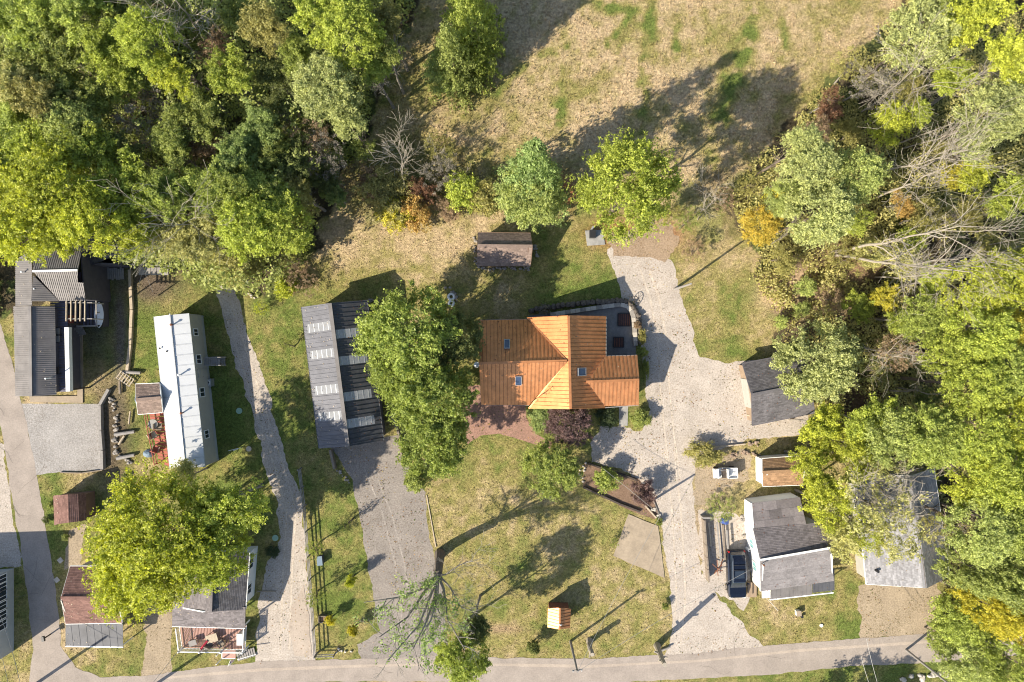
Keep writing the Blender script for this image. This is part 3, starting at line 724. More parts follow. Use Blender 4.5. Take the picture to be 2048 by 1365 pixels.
def trim(root, a, b, m='white_paint', w=0.12, h=0.14, name='fascia', dz=-0.05):
    return MB().beam(Vector(a) + Vector((0, 0, dz)), Vector(b) + Vector((0, 0, dz)), w, h).build(name, m, root)
def gable_house(name, label, cat, e1a, e1b, e2a, e2b, ra, rb, roof, wallm, style='shingle', inset=0.35, group=None, trimm='white_paint', z0=0.0, seed=0, width=0.42, ribs=1, roof2=None):
    """px corners with heights -> roof, ridge cap, fascias and four walls"""
    e1a, e1b, e2a, e2b, ra, rb = [P(*p) for p in (e1a, e1b, e2a, e2b, ra, rb)]
    c = (e1a + e1b + e2a + e2b) / 4
    root = thing(name, (c.x, c.y, 0), label, cat, group)
    f = shingle_slope if style == 'shingle' else metal_slope
    kw = dict(seed=seed) if style == 'shingle' else dict(width=width, ribs=ribs)
    f(root, [e1a, e1b, rb, ra], e1a, e1b, ra, roof, **kw)
    f(root, [e2a, e2b, rb, ra], e2a, e2b, ra, roof2 or roof, **kw)
    up = Vector((0, 0, 0.045)); cap = MB().beam(ra + up, rb + up, 0.30, 0.05); cap.var = [1.0] * 8; cap.build('ridge_cap', roof, root)
    if trimm:
        for a, b in ((e1a, e1b), (e2a, e2b)): trim(root, a, b, trimm)
        for a, b in ((e1a, ra), (e2a, ra), (e1b, rb), (e2b, rb)): trim(root, a, b, trimm, 0.06, 0.16, 'barge_board', -0.09)
    w = gable_walls(root, e1a, e1b, e2a, e2b, ra, rb, wallm, inset, z0)
    return root, w, dict(e1a=e1a, e1b=e1b, e2a=e2a, e2b=e2b, ra=ra, rb=rb)
# ================================================================ MAIN HOUSE (copper coloured metal roof)
ze, zr, zw = 3.0, 5.7, 4.35
c0 = P(1110, 722, 0)
house = thing('metal_roof_house', (c0.x, c0.y, 0), 'large house with copper orange standing seam metal roof and crossing gables', 'house')
def hp(x, y, z): return P(x, y, z)
WN0, WN1, WS0, WS1 = hp(958, 641, ze), hp(1055, 639, ze), hp(963, 810, ze), hp(1058, 811, ze)
RW0, RW1 = hp(959, 727, zr - .05), hp(1134, 722, zr - .05)
GN0, GN1, GS0, GS1 = hp(1055, 636, ze), hp(1212, 633, ze), hp(1058, 817, ze), hp(1210, 816, ze)
RG0, RG1 = hp(1137, 632, zr), hp(1141, 818, zr)
EN0, EN1, ES0, ES1 = hp(1212, 713, ze), hp(1274, 711, ze), hp(1208, 813, ze), hp(1277, 811, ze)
RE0, RE1 = hp(1172, 764, zw), hp(1278, 760, zw)
seam = dict(rib=0.042, ribw=0.035, gap=0.016)
metal_slope(house, [WN0, WN1, RW1, RW0], WN0, WN1, RW0, 'copper_metal', 0.38, **seam)
metal_slope(house, [WS0, WS1, RW1, RW0], WS0, WS1, RW0, 'copper_metal', 0.38, **seam)
metal_slope(house, [GN0, RG0, RG1, GS0, RW1], GN0, GS0, RG0, 'copper_metal', 0.38, **seam)
metal_slope(house, [GN1, EN0, RE0, ES0, GS1, RG1, RG0], GN1, GS1, RG0, 'copper_metal', 0.38, **seam)
metal_slope(house, [EN0, EN1, RE1, RE0], EN0, EN1, RE0, 'copper_metal', 0.38, **seam)
metal_slope(house, [ES0, ES1, RE1, RE0], ES0, ES1, RE0, 'copper_metal', 0.38, **seam)
up = Vector((0, 0, 0.075))
for a, b in ((RW0, RW1), (RG0, RG1), (RE0, RE1)): MB().beam(a + up, b + up, 0.24, 0.05).build('ridge_cap', 'copper_metal', house)
for a, b in ((GN0, RW1), (GS0, RW1), (EN0, RE0), (ES0, RE0)): MB().beam(a + up * 0.3, b + up * 0.3, 0.16, 0.03).build('valley', 'copper_metal', house)
for a, b in ((WN0, WN1), (WS0, WS1), (GN1, EN0), (EN0, EN1), (GS1, ES1)): trim(house, a, b, 'grey_wood', 0.08, 0.10, 'gutter', -0.06)
for a, b in ((WN0, RW0), (WS0, RW0), (GN0, RG0), (GN1, RG0), (GS0, RG1), (GS1, RG1), (EN1, RE1), (ES1, RE1)): trim(house, a, b, 'copper_metal', 0.07, 0.18, 'barge_board', -0.11)
w1 = gable_walls(house, WN0, hp(1090, 639, ze), WS0, hp(1090, 811, ze), RW0, RW1, 'tan_siding', 0.45)
w2 = gable_walls(house, GN0, GS0, GN1, GS1, RG0, RG1, 'tan_siding', 0.5)
w3 = gable_walls(house, hp(1205, 713, ze), EN1, hp(1205, 813, ze), ES1, hp(1205, 763, zw), RE1, 'tan_siding', 0.42)
for t in (.25, .7): opening(house, w1['A'], w1['D'], t, 1.6, 1.1, 1.2, w1['c'])
for t in (.3, .7): opening(house, w2['A'], w2['D'], t, 1.7, 1.1, 1.3, w2['c'])
for t in (.2,): opening(house, w2['B'], w2['E'], t, 1.7, 1.1, 1.3, w2['c'])
opening(house, w3['B'], w3['E'], .5, 1.6, 1.2, 1.2, w3['c'])
opening(house, w3['D'], w3['E'], .45, 1.05, 0.95, 2.05, w3['c'], 'door')
for t in (.2, .5): opening(house, w1['D'], w1['E'], t, 1.6, 1.0, 1.2, w1['c'])
# skylights
for (px, py, w, h, pl3, rot) in ((1014, 690, .52, 1.0, (WN0, WN1, RW0), 0), (1037, 760, .55, 1.0, (WS0, WS1, RW0), 0), (1162, 744, .95, .75, (GN1, GS1, RG0), 1)):
    pl = Plane(*pl3)
    o = P(px, py, 4.4); d = (o - pl.o).dot(pl.n)
    cam_dir = (o - Vector((0, 0, HC))).normalized(); o = o - cam_dir * (d / cam_dir.dot(pl.n))
    u = Vector((1, 0, 0)); u = (u - pl.n * u.dot(pl.n)).normalized(); v = pl.n.cross(u)
    sk = MB()
    sk.box(o + pl.n * .12 + v * h / 2, (w + .06, .05, .2), ax=(u, v, pl.n)); sk.box(o + pl.n * .12 - v * h / 2, (w + .06, .05, .2), ax=(u, v, pl.n))
    sk.box(o + pl.n * .12 + u * w / 2, (.05, h - .06, .195), ax=(u, v, pl.n)); sk.box(o + pl.n * .12 - u * w / 2, (.05, h - .06, .195), ax=(u, v, pl.n))
    f = sk.build('skylight', 'galvanised', house)
    MB().box(o + pl.n * .17, (w - .08, h - .08, .03), ax=(u, v, pl.n)).build('pane', 'sky_glass', f)
# satellite dish on the west gable
d0 = P(953, 730, 5.4); dish = thing('satellite_dish', (d0.x, d0.y, 0), 'pale grey satellite dish on the west gable end of the metal roof house', 'satellite dish')
mb = MB(); k = 14; nd = Vector((-.45, -.35, .8)).normalized(); u = nd.orthogonal().normalized(); v = nd.cross(u)
vs = [d0 - nd * .08] + [d0 + (u * math.cos(i * 6.283 / k) * .38 + v * math.sin(i * 6.283 / k) * .28) for i in range(k)]
mb.add(vs, [(0, 1 + i, 1 + (i + 1) % k) for i in range(k)]); mb.add([x - nd * .02 for x in vs], [(0, 1 + (i + 1) % k, 1 + i) for i in range(k)]); mb.build('reflector', 'white_plastic', dish)
MB().tube([d0 - nd * .08, P(959, 728, 5.0)], .03, 6).build('mount', 'galvanised', dish); MB().tube([d0 - v * .3, d0 + nd * .35 - v * .12], .012, 4).ball(d0 + nd * .36 - v * .12, .05).build('receiver', 'galvanised', dish)
# television antenna
a0 = P(1064, 804, 3.35); a1 = P(1094, 782, 4.9)
ant = thing('antenna', (a0.x, a0.y, 0), 'thin television antenna mast with short rods on the sunlit roof slope', 'antenna')
MB().tube([a0, a1 + Vector((0, 0, .3))], .025, 5).build('mast', 'black_metal', ant)
for q, L in ((.98, .5), (.85, .35), (.2, .45)):
    p = a0.lerp(a1 + Vector((0, 0, .3)), q); MB().tube([p - Vector((.3, -.2, 0)) * L, p + Vector((.3, -.2, .1)) * L], .012, 4).ring(p + Vector((.08, -.1, .05)), L * .35, .012, 12, 4, (0.3, .2, 1)).build('rod', 'black_metal', ant)
# patio walls, stones and grates
pw = thing('patio_wall', P(1256, 650), 'low curved pale block wall round the sunken patio of the metal roof house', 'wall')
line = [(1100, 630), (1140, 624), (1180, 618), (1215, 613), (1240, 610), (1253, 613), (1261, 622), (1266, 636), (1268, 655), (1269, 675), (1270, 692)]
pts = [P(*q) for q in line]
tt = 0
for a, b in zip(pts[:-1], pts[1:]):
    L = (b - a).length; n = max(1, round(L / .55)); dd = (b - a) / n
    for i in range(n):
        cc = a + dd * (i + .5); MB().box(cc + Vector((0, 0, .25 + .01 * (tt % 2))), (dd.length - .02, .42, .5), math.atan2(dd.y, dd.x)).build('stone', 'pale_stone' if tt % 3 else 'stone', pw); tt += 1
rw = thing('retaining_wall', P(1150, 612), 'dark dry stone retaining wall behind the sunken patio', 'wall')
r = random.Random(4)
line = [(1060, 622), (1085, 616), (1120, 612), (1160, 608), (1200, 605), (1238, 602), (1256, 606), (1268, 618), (1276, 636), (1279, 660), (1280, 690)]
pts = [P(*q) for q in line]
for a, b in zip(pts[:-1], pts[1:]):
    L = (b - a).length; n = max(1, round(L / .5)); dd = (b - a) / n
    for i in range(n):
        cc = a + dd * (i + .5) + Vector((r.uniform(-.06, .06), r.uniform(-.06, .06), 0))
        MB().ball(cc + Vector((0, 0, .3)), .36, (r.uniform(.85, 1.1), r.uniform(.8, 1), r.uniform(.9, 1.3)), 7, 4, .25, r).build('stone', 'dark_stone', rw)
for (x, y, s, lb) in ((1248, 640, 25, 'larger square rusty black grate in the patio paving, the northern one'), (1237, 685, 20, 'smaller square black fire pit grate in the patio paving, nearer the east wing')):
    p = P(x, y); g = thing('fire_pit_grate', p, lb, 'grate'); w = s / S
    fr = MB()
    for dx, dy, lx, ly in ((0, w / 2, w, .08), (0, -w / 2, w, .08), (w / 2, 0, .08, w - .08), (-w / 2, 0, .08, w - .08)): fr.box(p + Vector((dx, dy, .13)), (lx, ly, .16))
    fr.build('frame', 'black_metal', g)
    MB().box(p + Vector((0, 0, .09)), (w - .09, w - .09, .06)).build('bed', 'dark_grate', g)
    for i in range(6): MB().box(p + Vector((-w / 2 + w * (i + .5) / 6, 0, .16)), (.04, w - .1, .03)).build('bar', 'rust', g)
# wagon wheel
p = P(1268, 604, .5); wh = thing('wagon_wheel', (p.x, p.y, 0), 'old dark spoked wagon wheel leaning at the corner of the stone wall', 'wheel')
nv = Vector((.25, -.5, 1)).normalized(); MB().ring(p, .58, .035, 28, 6, nv).build('rim', 'dark_wood', wh); MB().ball(p, .09).build('hub', 'dark_wood', wh)
u = nv.orthogonal().normalized(); v = nv.cross(u)
for i in range(10):
    dd = u * math.cos(i * .628) + v * math.sin(i * .628); MB().tube([p + dd * .07, p + dd * .57], .018, 4).build('spoke', 'dark_wood', wh)

# ================================================================ BARN
b0 = P(680, 745, 0)
barn = thing('metal_barn', (b0.x, b0.y, 0), 'long barn with charcoal ribbed metal roof and translucent skylight strips', 'barn')
BW0, BW1, BE0, BE1 = P(603, 615, 3.7), P(638, 897, 3.7), P(734, 601, 3.0), P(767, 881, 3.0)
BR0, BR1 = P(660, 607, 4.9), P(696, 893, 4.9)
def barn_slope(ea, eb, ra, rb, rows, inner, outer, pm='clear_panel', rm='charcoal_metal'):
    pl = Plane(ea, eb, ra); q = [pl.to2(p) for p in (ea, eb, rb, ra)]; L = q[1][0]; roof_leaves(barn, pl, q, 1.6)
    V1 = max(p[1] for p in q); n = round(L / .9); w = L / n
    idx = [min(n - 1, int(t * n)) for t in rows]
    for i in range(n):
        a, b = i * w, (i + 1) * w; c = clean(clip(clip(q, 0, a + .004, True), 0, b - .004, False))
        if len(c) < 3: continue
        def piece(cc, m, nm, ribs=2):
            if len(cc) < 3: return None
            mb = MB(); mb.slab([pl.to3(p) for p in cc], .03, pl.n)
            for j in range(ribs):
                ru = a + (j + .5) * w / ribs; rc = clean(clip(clip(cc, 0, ru - .045, True), 0, ru + .045, False))
                if len(rc) >= 3 and area(rc) > .002: mb.slab([pl.to3(p, .055) for p in rc], .054, pl.n)
            return mb.build(nm, m, barn)
        if i in idx:
            va, vb = V1 * inner, V1 * outer
            piece(clean(clip(c, 1, va - .003, False)), rm, 'roof_panel'); piece(clean(clip(c, 1, vb + .003, True)), rm, 'roof_panel')
            sp = piece(clean(clip(clip(c, 1, va, True), 1, vb, False)), pm, 'skylight_panel', 0)
            for k in range(5):   # purlins show as lines across the strip, greyed on the sunny slope to offset its glare
                vv = va + (vb - va) * (k + .5) / 5
                MB().slab([pl.to3(p, .012) for p in ((a + .03, vv - .035), (b - .03, vv - .035), (b - .03, vv + .035), (a + .03, vv + .035))], .045, pl.n).build('purlin', 'purlin_white' if pm == 'clear_panel' else 'galvanised', sp)
        else: piece(c, rm, 'roof_panel')
barn_slope(BW0, BW1, BR0, BR1, (.16, .355, .575, .80), .10, .92, 'clear_panel_sun_dimmed', 'charcoal_metal_lit')
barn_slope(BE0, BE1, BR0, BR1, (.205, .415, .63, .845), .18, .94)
MB().beam(BR0 + up, BR1 + up, .36, .06).build('ridge_cap', 'dark_grey_metal', barn)
for a, b in ((BW0, BW1), (BE0, BE1)): trim(barn, a, b, 'charcoal_metal', .12, .12, 'gutter')
for a, b in ((BW0, BR0), (BE0, BR0), (BW1, BR1), (BE1, BR1)): trim(barn, a, b, 'charcoal_metal', .06, .16, 'barge_board', -.09)
wb = gable_walls(barn, BW0, BW1, BE0, BE1, BR0, BR1, 'dark_siding', .3)
opening(barn, wb['B'], wb['E'], .5, 1.4, 3.4, 2.8, wb['c'], 'door', 'grey_siding')
for t in (.2, .5, .8): opening(barn, wb['A'], wb['B'], t, 2.0, 1.0, .8, wb['c'])

# ================================================================ other gabled buildings
gable_house('garden_shed', 'taupe shingled shed standing alone on the lawn north of the house', 'shed',
            (956, 466, 2.4), (1061, 467, 2.4), (954, 532, 2.4), (1061, 532, 2.4), (955, 492, 3.8), (1065, 493, 3.8), 'shingle_taupe', 'brown_siding', inset=.25, trimm='brown_siding', seed=2)
g, w, _ = gable_house('garage', 'garage with dark charcoal shingle roof at the east edge of the gravel drive', 'garage',
            (1485, 727, 2.0), (1603, 705, 2.0), (1505, 851, 2.0), (1630, 826, 2.0), (1504, 790, 3.8), (1622, 767, 3.8), 'shingle_charcoal', 'tan_siding', inset=.3, trimm='dark_siding', seed=3)
opening(g, w['A'], w['D'], .5, .98, 3.0, 1.9, w['c'], 'door', 'beige_siding')
g, w, _ = gable_house('white_gable_shed', 'small shed with white gable wall and tan brown roof beside the white cart', 'shed',
            (1525, 918, 2.3), (1606, 912, 2.3), (1526, 973, 2.3), (1606, 970, 2.3), (1525, 945, 3.2), (1606, 941, 3.2), 'shingle_tan', 'white_siding', inset=.12, seed=4)
g, w, _ = gable_house('grey_roof_house', 'long house with pale grey shingle roof partly under the sparse trees at lower right', 'house',
            (1712, 950, 2.6), (1733, 1169, 2.6), (1868, 938, 2.6), (1899, 1153, 2.6), (1825, 952, 5.0), (1848, 1176, 5.0), 'shingle_silver', 'beige_siding', seed=5)
opening(g, w['B'], w['E'], .3, 1.5, 1.4, 1.2, w['c']); opening(g, w['B'], w['E'], .7, 1.05, .9, 2.05, w['c'], 'door')
for t in (.3, .7): opening(g, w['A'], w['B'], t, 1.5, 1.2, 1.1, w['c'])
# chimney pipe and gutter bush
p = P(1752, 1141, 3.1); MB().tube([p - Vector((0, 0, .4)), p + Vector((0, 0, .45))], .14, 8).build('roof_vent', 'black_metal', g)

# little well house with the same copper roof
c = P(1119, 1238); wh_ = thing('well_house', (c.x, c.y, 0), 'tiny wooden well house with bright copper metal roof on the front lawn', 'well house')
a0, a1, b0_, b1, r0, r1 = P(1096, 1217, 2.0), P(1095, 1255, 2.0), P(1142, 1218, 2.0), P(1140, 1257, 2.0), P(1120, 1216, 2.7), P(1119, 1259, 2.7)
metal_slope(wh_, [a0, a1, r1, r0], a0, a1, r0, 'copper_metal', .32, **seam); metal_slope(wh_, [b0_, b1, r1, r0], b0_, b1, r0, 'copper_metal', .32, **seam)
MB().beam(r0 + up, r1 + up, .16, .05).build('ridge_cap', 'copper_metal', wh_)
gable_walls(wh_, a0, a1, b0_, b1, r0, r1, 'rust', .16)
p = P(1119, 1250, 2.9); MB().tube([p - Vector((0, 0, .4)), p, p + Vector((.12, 0, .12)), p + Vector((.22, 0, .02))], .06, 6).build('vent_pipe', 'white_plastic', wh_)

# ================================================================ TRAILER
c = P(370, 780); tr = thing('mobile_home', (c.x, c.y, 0), 'long white roofed mobile home lying north to south beside the gravel track', 'mobile home')
zt, zq = 3.6, 4.0
T = dict(w0=P(308, 634, zt), w1=P(340, 938, zt), e0=P(377, 627, zt), e1=P(410, 934, zt), r0=P(340, 628, zq), r1=P(371, 937, zq))
for (a, b, ra, rb) in ((T['w0'], T['w1'], T['r0'], T['r1']), (T['e0'], T['e1'], T['r0'], T['r1'])):
    pl = Plane(a, b, ra); L = (b - a).length; n = 15; q = [pl.to2(p) for p in (a, b, rb, ra)]
    for i in range(n):
        cc = clean(clip(clip(q, 0, i * L / n + .006, True), 0, (i + 1) * L / n - .006, False))
        h = .012 * (i % 2)
        mb = MB(); mb.slab([pl.to3(p, h) for p in cc], .05, pl.n)
        rc = clean(clip(cc, 0, (i + 1) * L / n - .07, True))
        if len(rc) > 2: mb.slab([pl.to3(p, h + .022) for p in rc], .02, pl.n)
        mb.build('roof_panel', 'white_coating', tr)
MB().beam(T['r0'] + up, T['r1'] + up, .14, .05).build('ridge_cap', 'galvanised', tr)
for a, b in ((T['w0'], T['w1']), (T['e0'], T['e1'])): trim(tr, a, b, 'grey_siding', .10, .12, 'gutter')
wt = gable_walls(tr, T['w0'], T['w1'], T['e0'], T['e1'], T['r0'], T['r1'], 'beige_siding', .06, .75)
sk = MB(); cw = [wt['A'], wt['B'], wt['E'], wt['D']]
for i in range(4):
    p, q = cw[i], cw[(i + 1) % 4]; n_ = (wt['c'] - (p + q) / 2).normalized() * .12
    sk.beam(Vector((p.x, p.y, .375)) + n_, Vector((q.x, q.y, .375)) + n_, .05, .74)
sk.build('skirting', 'grey_siding', tr)
for t, w_, h_ in ((.12, .7, .9), (.3, .9, 1.0), (.52, .9, 1.0), (.8, .8, .9)): opening(tr, wt['D'], wt['E'], t, 2.4, w_, h_, wt['c'])
opening(tr, wt['D'], wt['E'], .315 + .08, 1.85, .85, 2.0, wt['c'], 'door', 'beige_siding')
for (x, y) in ((346, 650), (361, 750), (366, 826)):
    p = P(x, y, 3.95); v_ = MB(); v_.tube([p - Vector((0, 0, .15)), p + Vector((0, 0, .42))], .07, 8); v_.ball(p + Vector((0, 0, .45)), .13, (1, 1, .5)); v_.build('roof_vent', 'rust' if y != 750 else 'white_plastic', tr)
for (x, y) in ((334, 703), (320, 697)): p = P(x, y, 3.85); MB().disc(p, .09, .12, 8).build('roof_vent', 'black_metal', tr)
p = P(427, 829, .9); 
# west porch shed of the trailer
g, w, _ = gable_house('entry_shed', 'small taupe shingled entry room on the west side of the mobile home', 'shed',
            (271, 769, 3.7), (319, 767, 3.7), (276, 829, 3.7), (325, 825, 3.7), (272, 800, 4.5), (322, 796, 4.5), 'shingle_taupe', 'blue_siding', inset=.2, seed=8)
# red deck west of the trailer
c = P(318, 880); dk = thing('red_deck', (c.x, c.y, 0), 'red stained wooden deck along the west wall of the mobile home', 'deck')
dz = 1.0; A_, B_, C_, D_ = P(298, 826, dz), P(334, 826, dz), P(348, 938, dz), P(318, 926, dz)
n = 14
for i in range(n):
    t0, t1 = i / n, (i + 1) / n - .012
    MB().slab([A_.lerp(D_, t0), B_.lerp(C_, t0), B_.lerp(C_, t1), A_.lerp(D_, t1)], .05).build('board', 'red_stain', dk)
for t in (0, .25, .5, .75, 1): p = A_.lerp(D_, t); MB().box((p.x, p.y, 1.0), (.09, .09, 2.0)).build('post', 'red_stain', dk)
for z in (1.0, .55): MB().beam(A_ + Vector((0, 0, z - .05)), D_ + Vector((0, 0, z - .05)), .05, .09).build('rail', 'red_stain', dk)
# covered steps on the east side
c = P(430, 722); st = thing('entry_steps', (c.x, c.y, 0), 'grey wooden entry landing with steps on the east side of the mobile home', 'steps')
for i in range(7): MB().box(P(410 + i * 4.6, 723.5, 1.25), (.22, .78, .05), .03).build('board', 'grey_wood', st)
for i in range(3): MB().box(P(440 + i * 4, 723, 1.0 - .28 * i), (.26, .8, .06), .03).build('step', 'grey_wood', st)
for (x, y) in ((408, 715), (440, 714), (409, 731), (441, 730), (450, 714), (451, 730)): p = P(x, y); MB().box((p.x, p.y, 1.05), (.09, .09, 2.1)).build('post', 'grey_wood', st)
for y in (715, 731): MB().beam(P(408, y, 2.1), P(441, y, 2.1), .06, .09).beam(P(441, y, 2.1), P(452, y, 1.2), .06, .09).build('rail', 'grey_wood', st)
p = P(421, 765); ac = thing('air_conditioner', p, 'square pale air conditioner unit on the grass east of the mobile home', 'air conditioner')
MB().box(p + Vector((0, 0, .4)), (.8, .8, .8)).build('casing', 'galvanised', ac); MB().ring(p + Vector((0, 0, .82)), .28, .03, 16, 5).build('grille', 'white_plastic', ac)
for i in range(4): a = i * 1.57; MB().box(p + Vector((math.cos(a) * .13, math.sin(a) * .13, .815)), (.22, .1, .01), a).build('fan_blade', 'black_metal', ac)
for (x, y, lb) in ((479, 822, 'round pale green septic lid in the shaded grass between mobile home and track'), (551, 1076, 'round green septic lid beside the dark garden bed')):
    p = P(x, y); o = MB().disc(p, .32, .12, 20).disc(p + Vector((0, 0, .1)), .14, .05, 12).build('septic_lid', 'green_plastic', loc=p); tag(o, lb, 'lid')

# ================================================================ dark house and deck at upper left
c = P(80, 700); nw = thing('dark_metal_house', (c.x, c.y, 0), 'dark grey ribbed metal roofed house on the left beside the road', 'house')
rib4 = dict(rib=.035, ribw=.07, ribs=4)
R0, R1 = P(61, 613, 5.3), P(63, 793, 5.3)
W0, W1, E0, E1 = P(27, 613, 4.4), P(31, 793, 4.4), P(110, 613, 4.4), P(113, 790, 4.4)
metal_slope(nw, [W0, W1, R1, R0], W0, W1, R0, 'dark_grey_metal', .8, **rib4); metal_slope(nw, [E0, E1, R1, R0], E0, E1, R0, 'dark_grey_metal', .8, **rib4)
MB().beam(R0 + up, R1 + up, .25, .05).build('ridge_cap', 'dark_grey_metal', nw)
wn_ = gable_walls(nw, W0, W1, E0, E1, R0, R1, 'dark_siding', .3)
opening(nw, wn_['D'], wn_['E'], .12, 1.05, .9, 1.9, wn_['c'], 'door', 'red_stain')
X0, X1, XR0, XR1 = P(31, 520, 4.6), P(31, 612, 4.6), P(64, 500, 5.2), P(64, 612, 5.2)
metal_slope(nw, [X0, X1, XR1, XR0], X0, X1, XR0, 'dark_grey_metal', .8, **rib4)
N0, N1, V0, V1 = P(70, 485, 4.7), P(165, 485, 4.7), P(66, 543, 5.9), P(156, 541, 5.9)
metal_slope(nw, [N0, N1, V1, V0], N0, N1, V0, 'dark_grey_metal', .8, **rib4)
S0, S1 = P(66, 602, 4.75), P(171, 602, 4.75)
metal_slope(nw, [P(64, 550, 5.75), P(119, 603, 4.70), P(62, 603, 5.5)], P(119, 603, 4.7), P(119, 560, 4.7), P(62, 603, 5.5), 'dark_grey_metal', .8, **rib4)
metal_slope(nw, [P(119, 602, 4.75), S1, P(167, 566, 5.45), P(156, 565, 5.45), V1, V0], S0, S1, V0, 'dark_grey_metal', .8, **rib4)
MB().beam(V0 + up, V1 + up, .2, .06).build('ridge_cap', 'white_paint', nw)
for (a, b) in ((P(72, 490), P(160, 490)), (P(160, 490), P(168, 598)), (P(168, 598), P(72, 600)), (P(72, 600), P(72, 490))):
    a = a * (1 - 4.5 / 72); b = b * (1 - 4.5 / 72); MB().beam(Vector((a.x, a.y, 2.25)), Vector((b.x, b.y, 2.25)), .12, 4.4).build('wall', 'dark_siding', nw)
for (x, y) in ((98, 757), (75, 579), (50, 545)):
    p = P(x, y, 4.9); MB().tube([p - Vector((0, 0, .3)), p + Vector((0, 0, .5))], .06, 7).ball(p + Vector((0, 0, .52)), .1, (1, 1, .5)).build('roof_vent', 'white_plastic', nw)
# its deck
for t in ():
    pass
c = P(140, 690); dk = thing('grey_deck', (c.x, c.y, 0), 'raised slate grey deck on the east side of the dark metal roofed house', 'deck')
z = 3.5
A_, B_, C_, D_ = P(100, 600, z), P(134, 600, z), P(137, 785, z), P(104, 785, z)
n = 34
for i in range(n):
    t0, t1 = i / n, (i + 1) / n - .006
    MB().slab([A_.lerp(D_, t0), B_.lerp(C_, t0), B_.lerp(C_, t1), A_.lerp(D_, t1)], .05).build('board', 'slate_deck', dk)
z = 1.2
A_, B_, C_, D_ = P(134, 545, z), P(190, 545, z), P(192, 652, z), P(136, 652, z)
n = 24
for i in range(n):
    t0, t1 = i / n, (i + 1) / n - .01
    MB().slab([A_.lerp(B_, t0), A_.lerp(B_, t1), D_.lerp(C_, t1), D_.lerp(C_, t0)], .05).build('board', 'slate_deck' if i % 3 else 'dark_wood', dk)
for (a, b) in (((191, 545), (193, 652)), ((193, 652), (152, 653))):
    p, q = P(*a, z + .95), P(*b, z + .95); MB().beam(p, q, .13, .07).build('rail', 'grey_wood', dk)
    for i in range(5): m_ = p.lerp(q, i / 4); MB().box((m_.x, m_.y, m_.z - .5), (.09, .09, .92)).build('post', 'grey_wood', dk)
    MB().beam(Vector((p.x, p.y, .56)), Vector((q.x, q.y, .56)), .05, 1.1).build('skirting', 'dark_siding', dk)
MB().beam(P(136, 655, 3.7), P(139, 783, 3.7), .42, .5).build('parapet', 'white_siding', dk)
for k in range(4): a = P(156 + k * 2.5, 657 + k * 4, 1.0 - .27 * k); MB().box(a, (.9, .26, .06), .25).build('step', 'grey_wood', dk)
for (x, y) in ((104, 640), (104, 780), (136, 780), (136, 648)): p = P(x, y); p = p * (1 - 3.5 / 72); MB().box((p.x, p.y, 1.7), (.14, .14, 3.4)).build('post', 'dark_wood', dk)
# pergola
c = P(152, 622); pg = thing('pergola', (c.x, c.y, 0), 'open pergola of pale beams over the grey deck', 'pergola')
for i in range(5): x = 133 + i * 9.3; MB().beam(P(x, 602, 5.5), P(x - .5, 643, 5.5), .09, .14).build('beam', 'pale_wood', pg)
for y in (606, 638): MB().beam(P(131, y, 5.38), P(185, y, 5.38), .09, .13).build('cross_beam', 'grey_wood', pg)
for x, y in ((133, 638), (184, 638), (184, 606)): p = P(x, y, 5.3); MB().box((p.x, p.y, 4.4), (.1, .1, 1.9)).build('post', 'grey_wood', pg)
# paddle board leaning on the deck
p = P(198, 630, 1.6); pb = thing('paddle_board', (p.x, p.y, 0), 'white paddle board standing on edge against the grey deck railing', 'paddle board')
vs = []; K = 16
for i in range(K + 1):
    t = i / K; wd = .42 * math.sin(math.pi * min(1, max(0, t))) ** .55; y = (t - .5) * 2.7
    for sx, sz in ((-1, 0), (0, .05), (1, 0), (0, -.05)): vs.append(p + Vector((sx * wd + sz, -y, sz - sx * wd * .25)))
MB().add(vs, [(i * 4 + j, i * 4 + (j + 1) % 4, i * 4 + 4 + (j + 1) % 4, i * 4 + 4 + j) for i in range(K) for j in range(4)]).build('board', 'white_plastic', pb)
MB().box(p + Vector((.03, -1.15, .12)), (.02, .2, .14)).build('fin', 'black_rubber', pb)
def lounge(x, y, lb, frame='black_metal', cloth='grey_wood', rz=0.0, z=3.5):
    p = P(x, y, z); t = thing('patio_chair', (p.x, p.y, z), lb, 'chair', 'chairs on the grey deck')
    cr, sr = math.cos(rz), math.sin(rz); X = Vector((cr, sr, 0)); Y = Vector((-sr, cr, 0)); Z = Vector((0, 0, 1))
    MB().box(p + Z * .42, (.62, .6, .1), ax=(X, Y, Z)).build('seat', cloth, t)
    MB().box(p - X * .33 + Z * .7, (.08, .6, .55), ax=(X, Y, Z)).build('backrest', cloth, t)
    for s in (-1, 1): MB().box(p + Y * .34 * s + Z * .6, (.62, .07, .05), ax=(X, Y, Z)).build('armrest', frame, t)
    for sx in (-1, 1):
        for sy in (-1, 1): MB().box(p + X * .28 * sx + Y * .3 * sy + Z * .2, (.05, .05, .4), ax=(X, Y, Z)).build('leg', frame, t)
    return t
lounge(118, 663, 'pale cushioned patio chair, northernmost on the grey deck')
lounge(118, 678, 'grey cushioned patio chair, second on the grey deck beside the pale one')
lounge(117, 741, 'dark patio chair alone at the south end of the grey deck', 'black_metal', 'dark_wood')

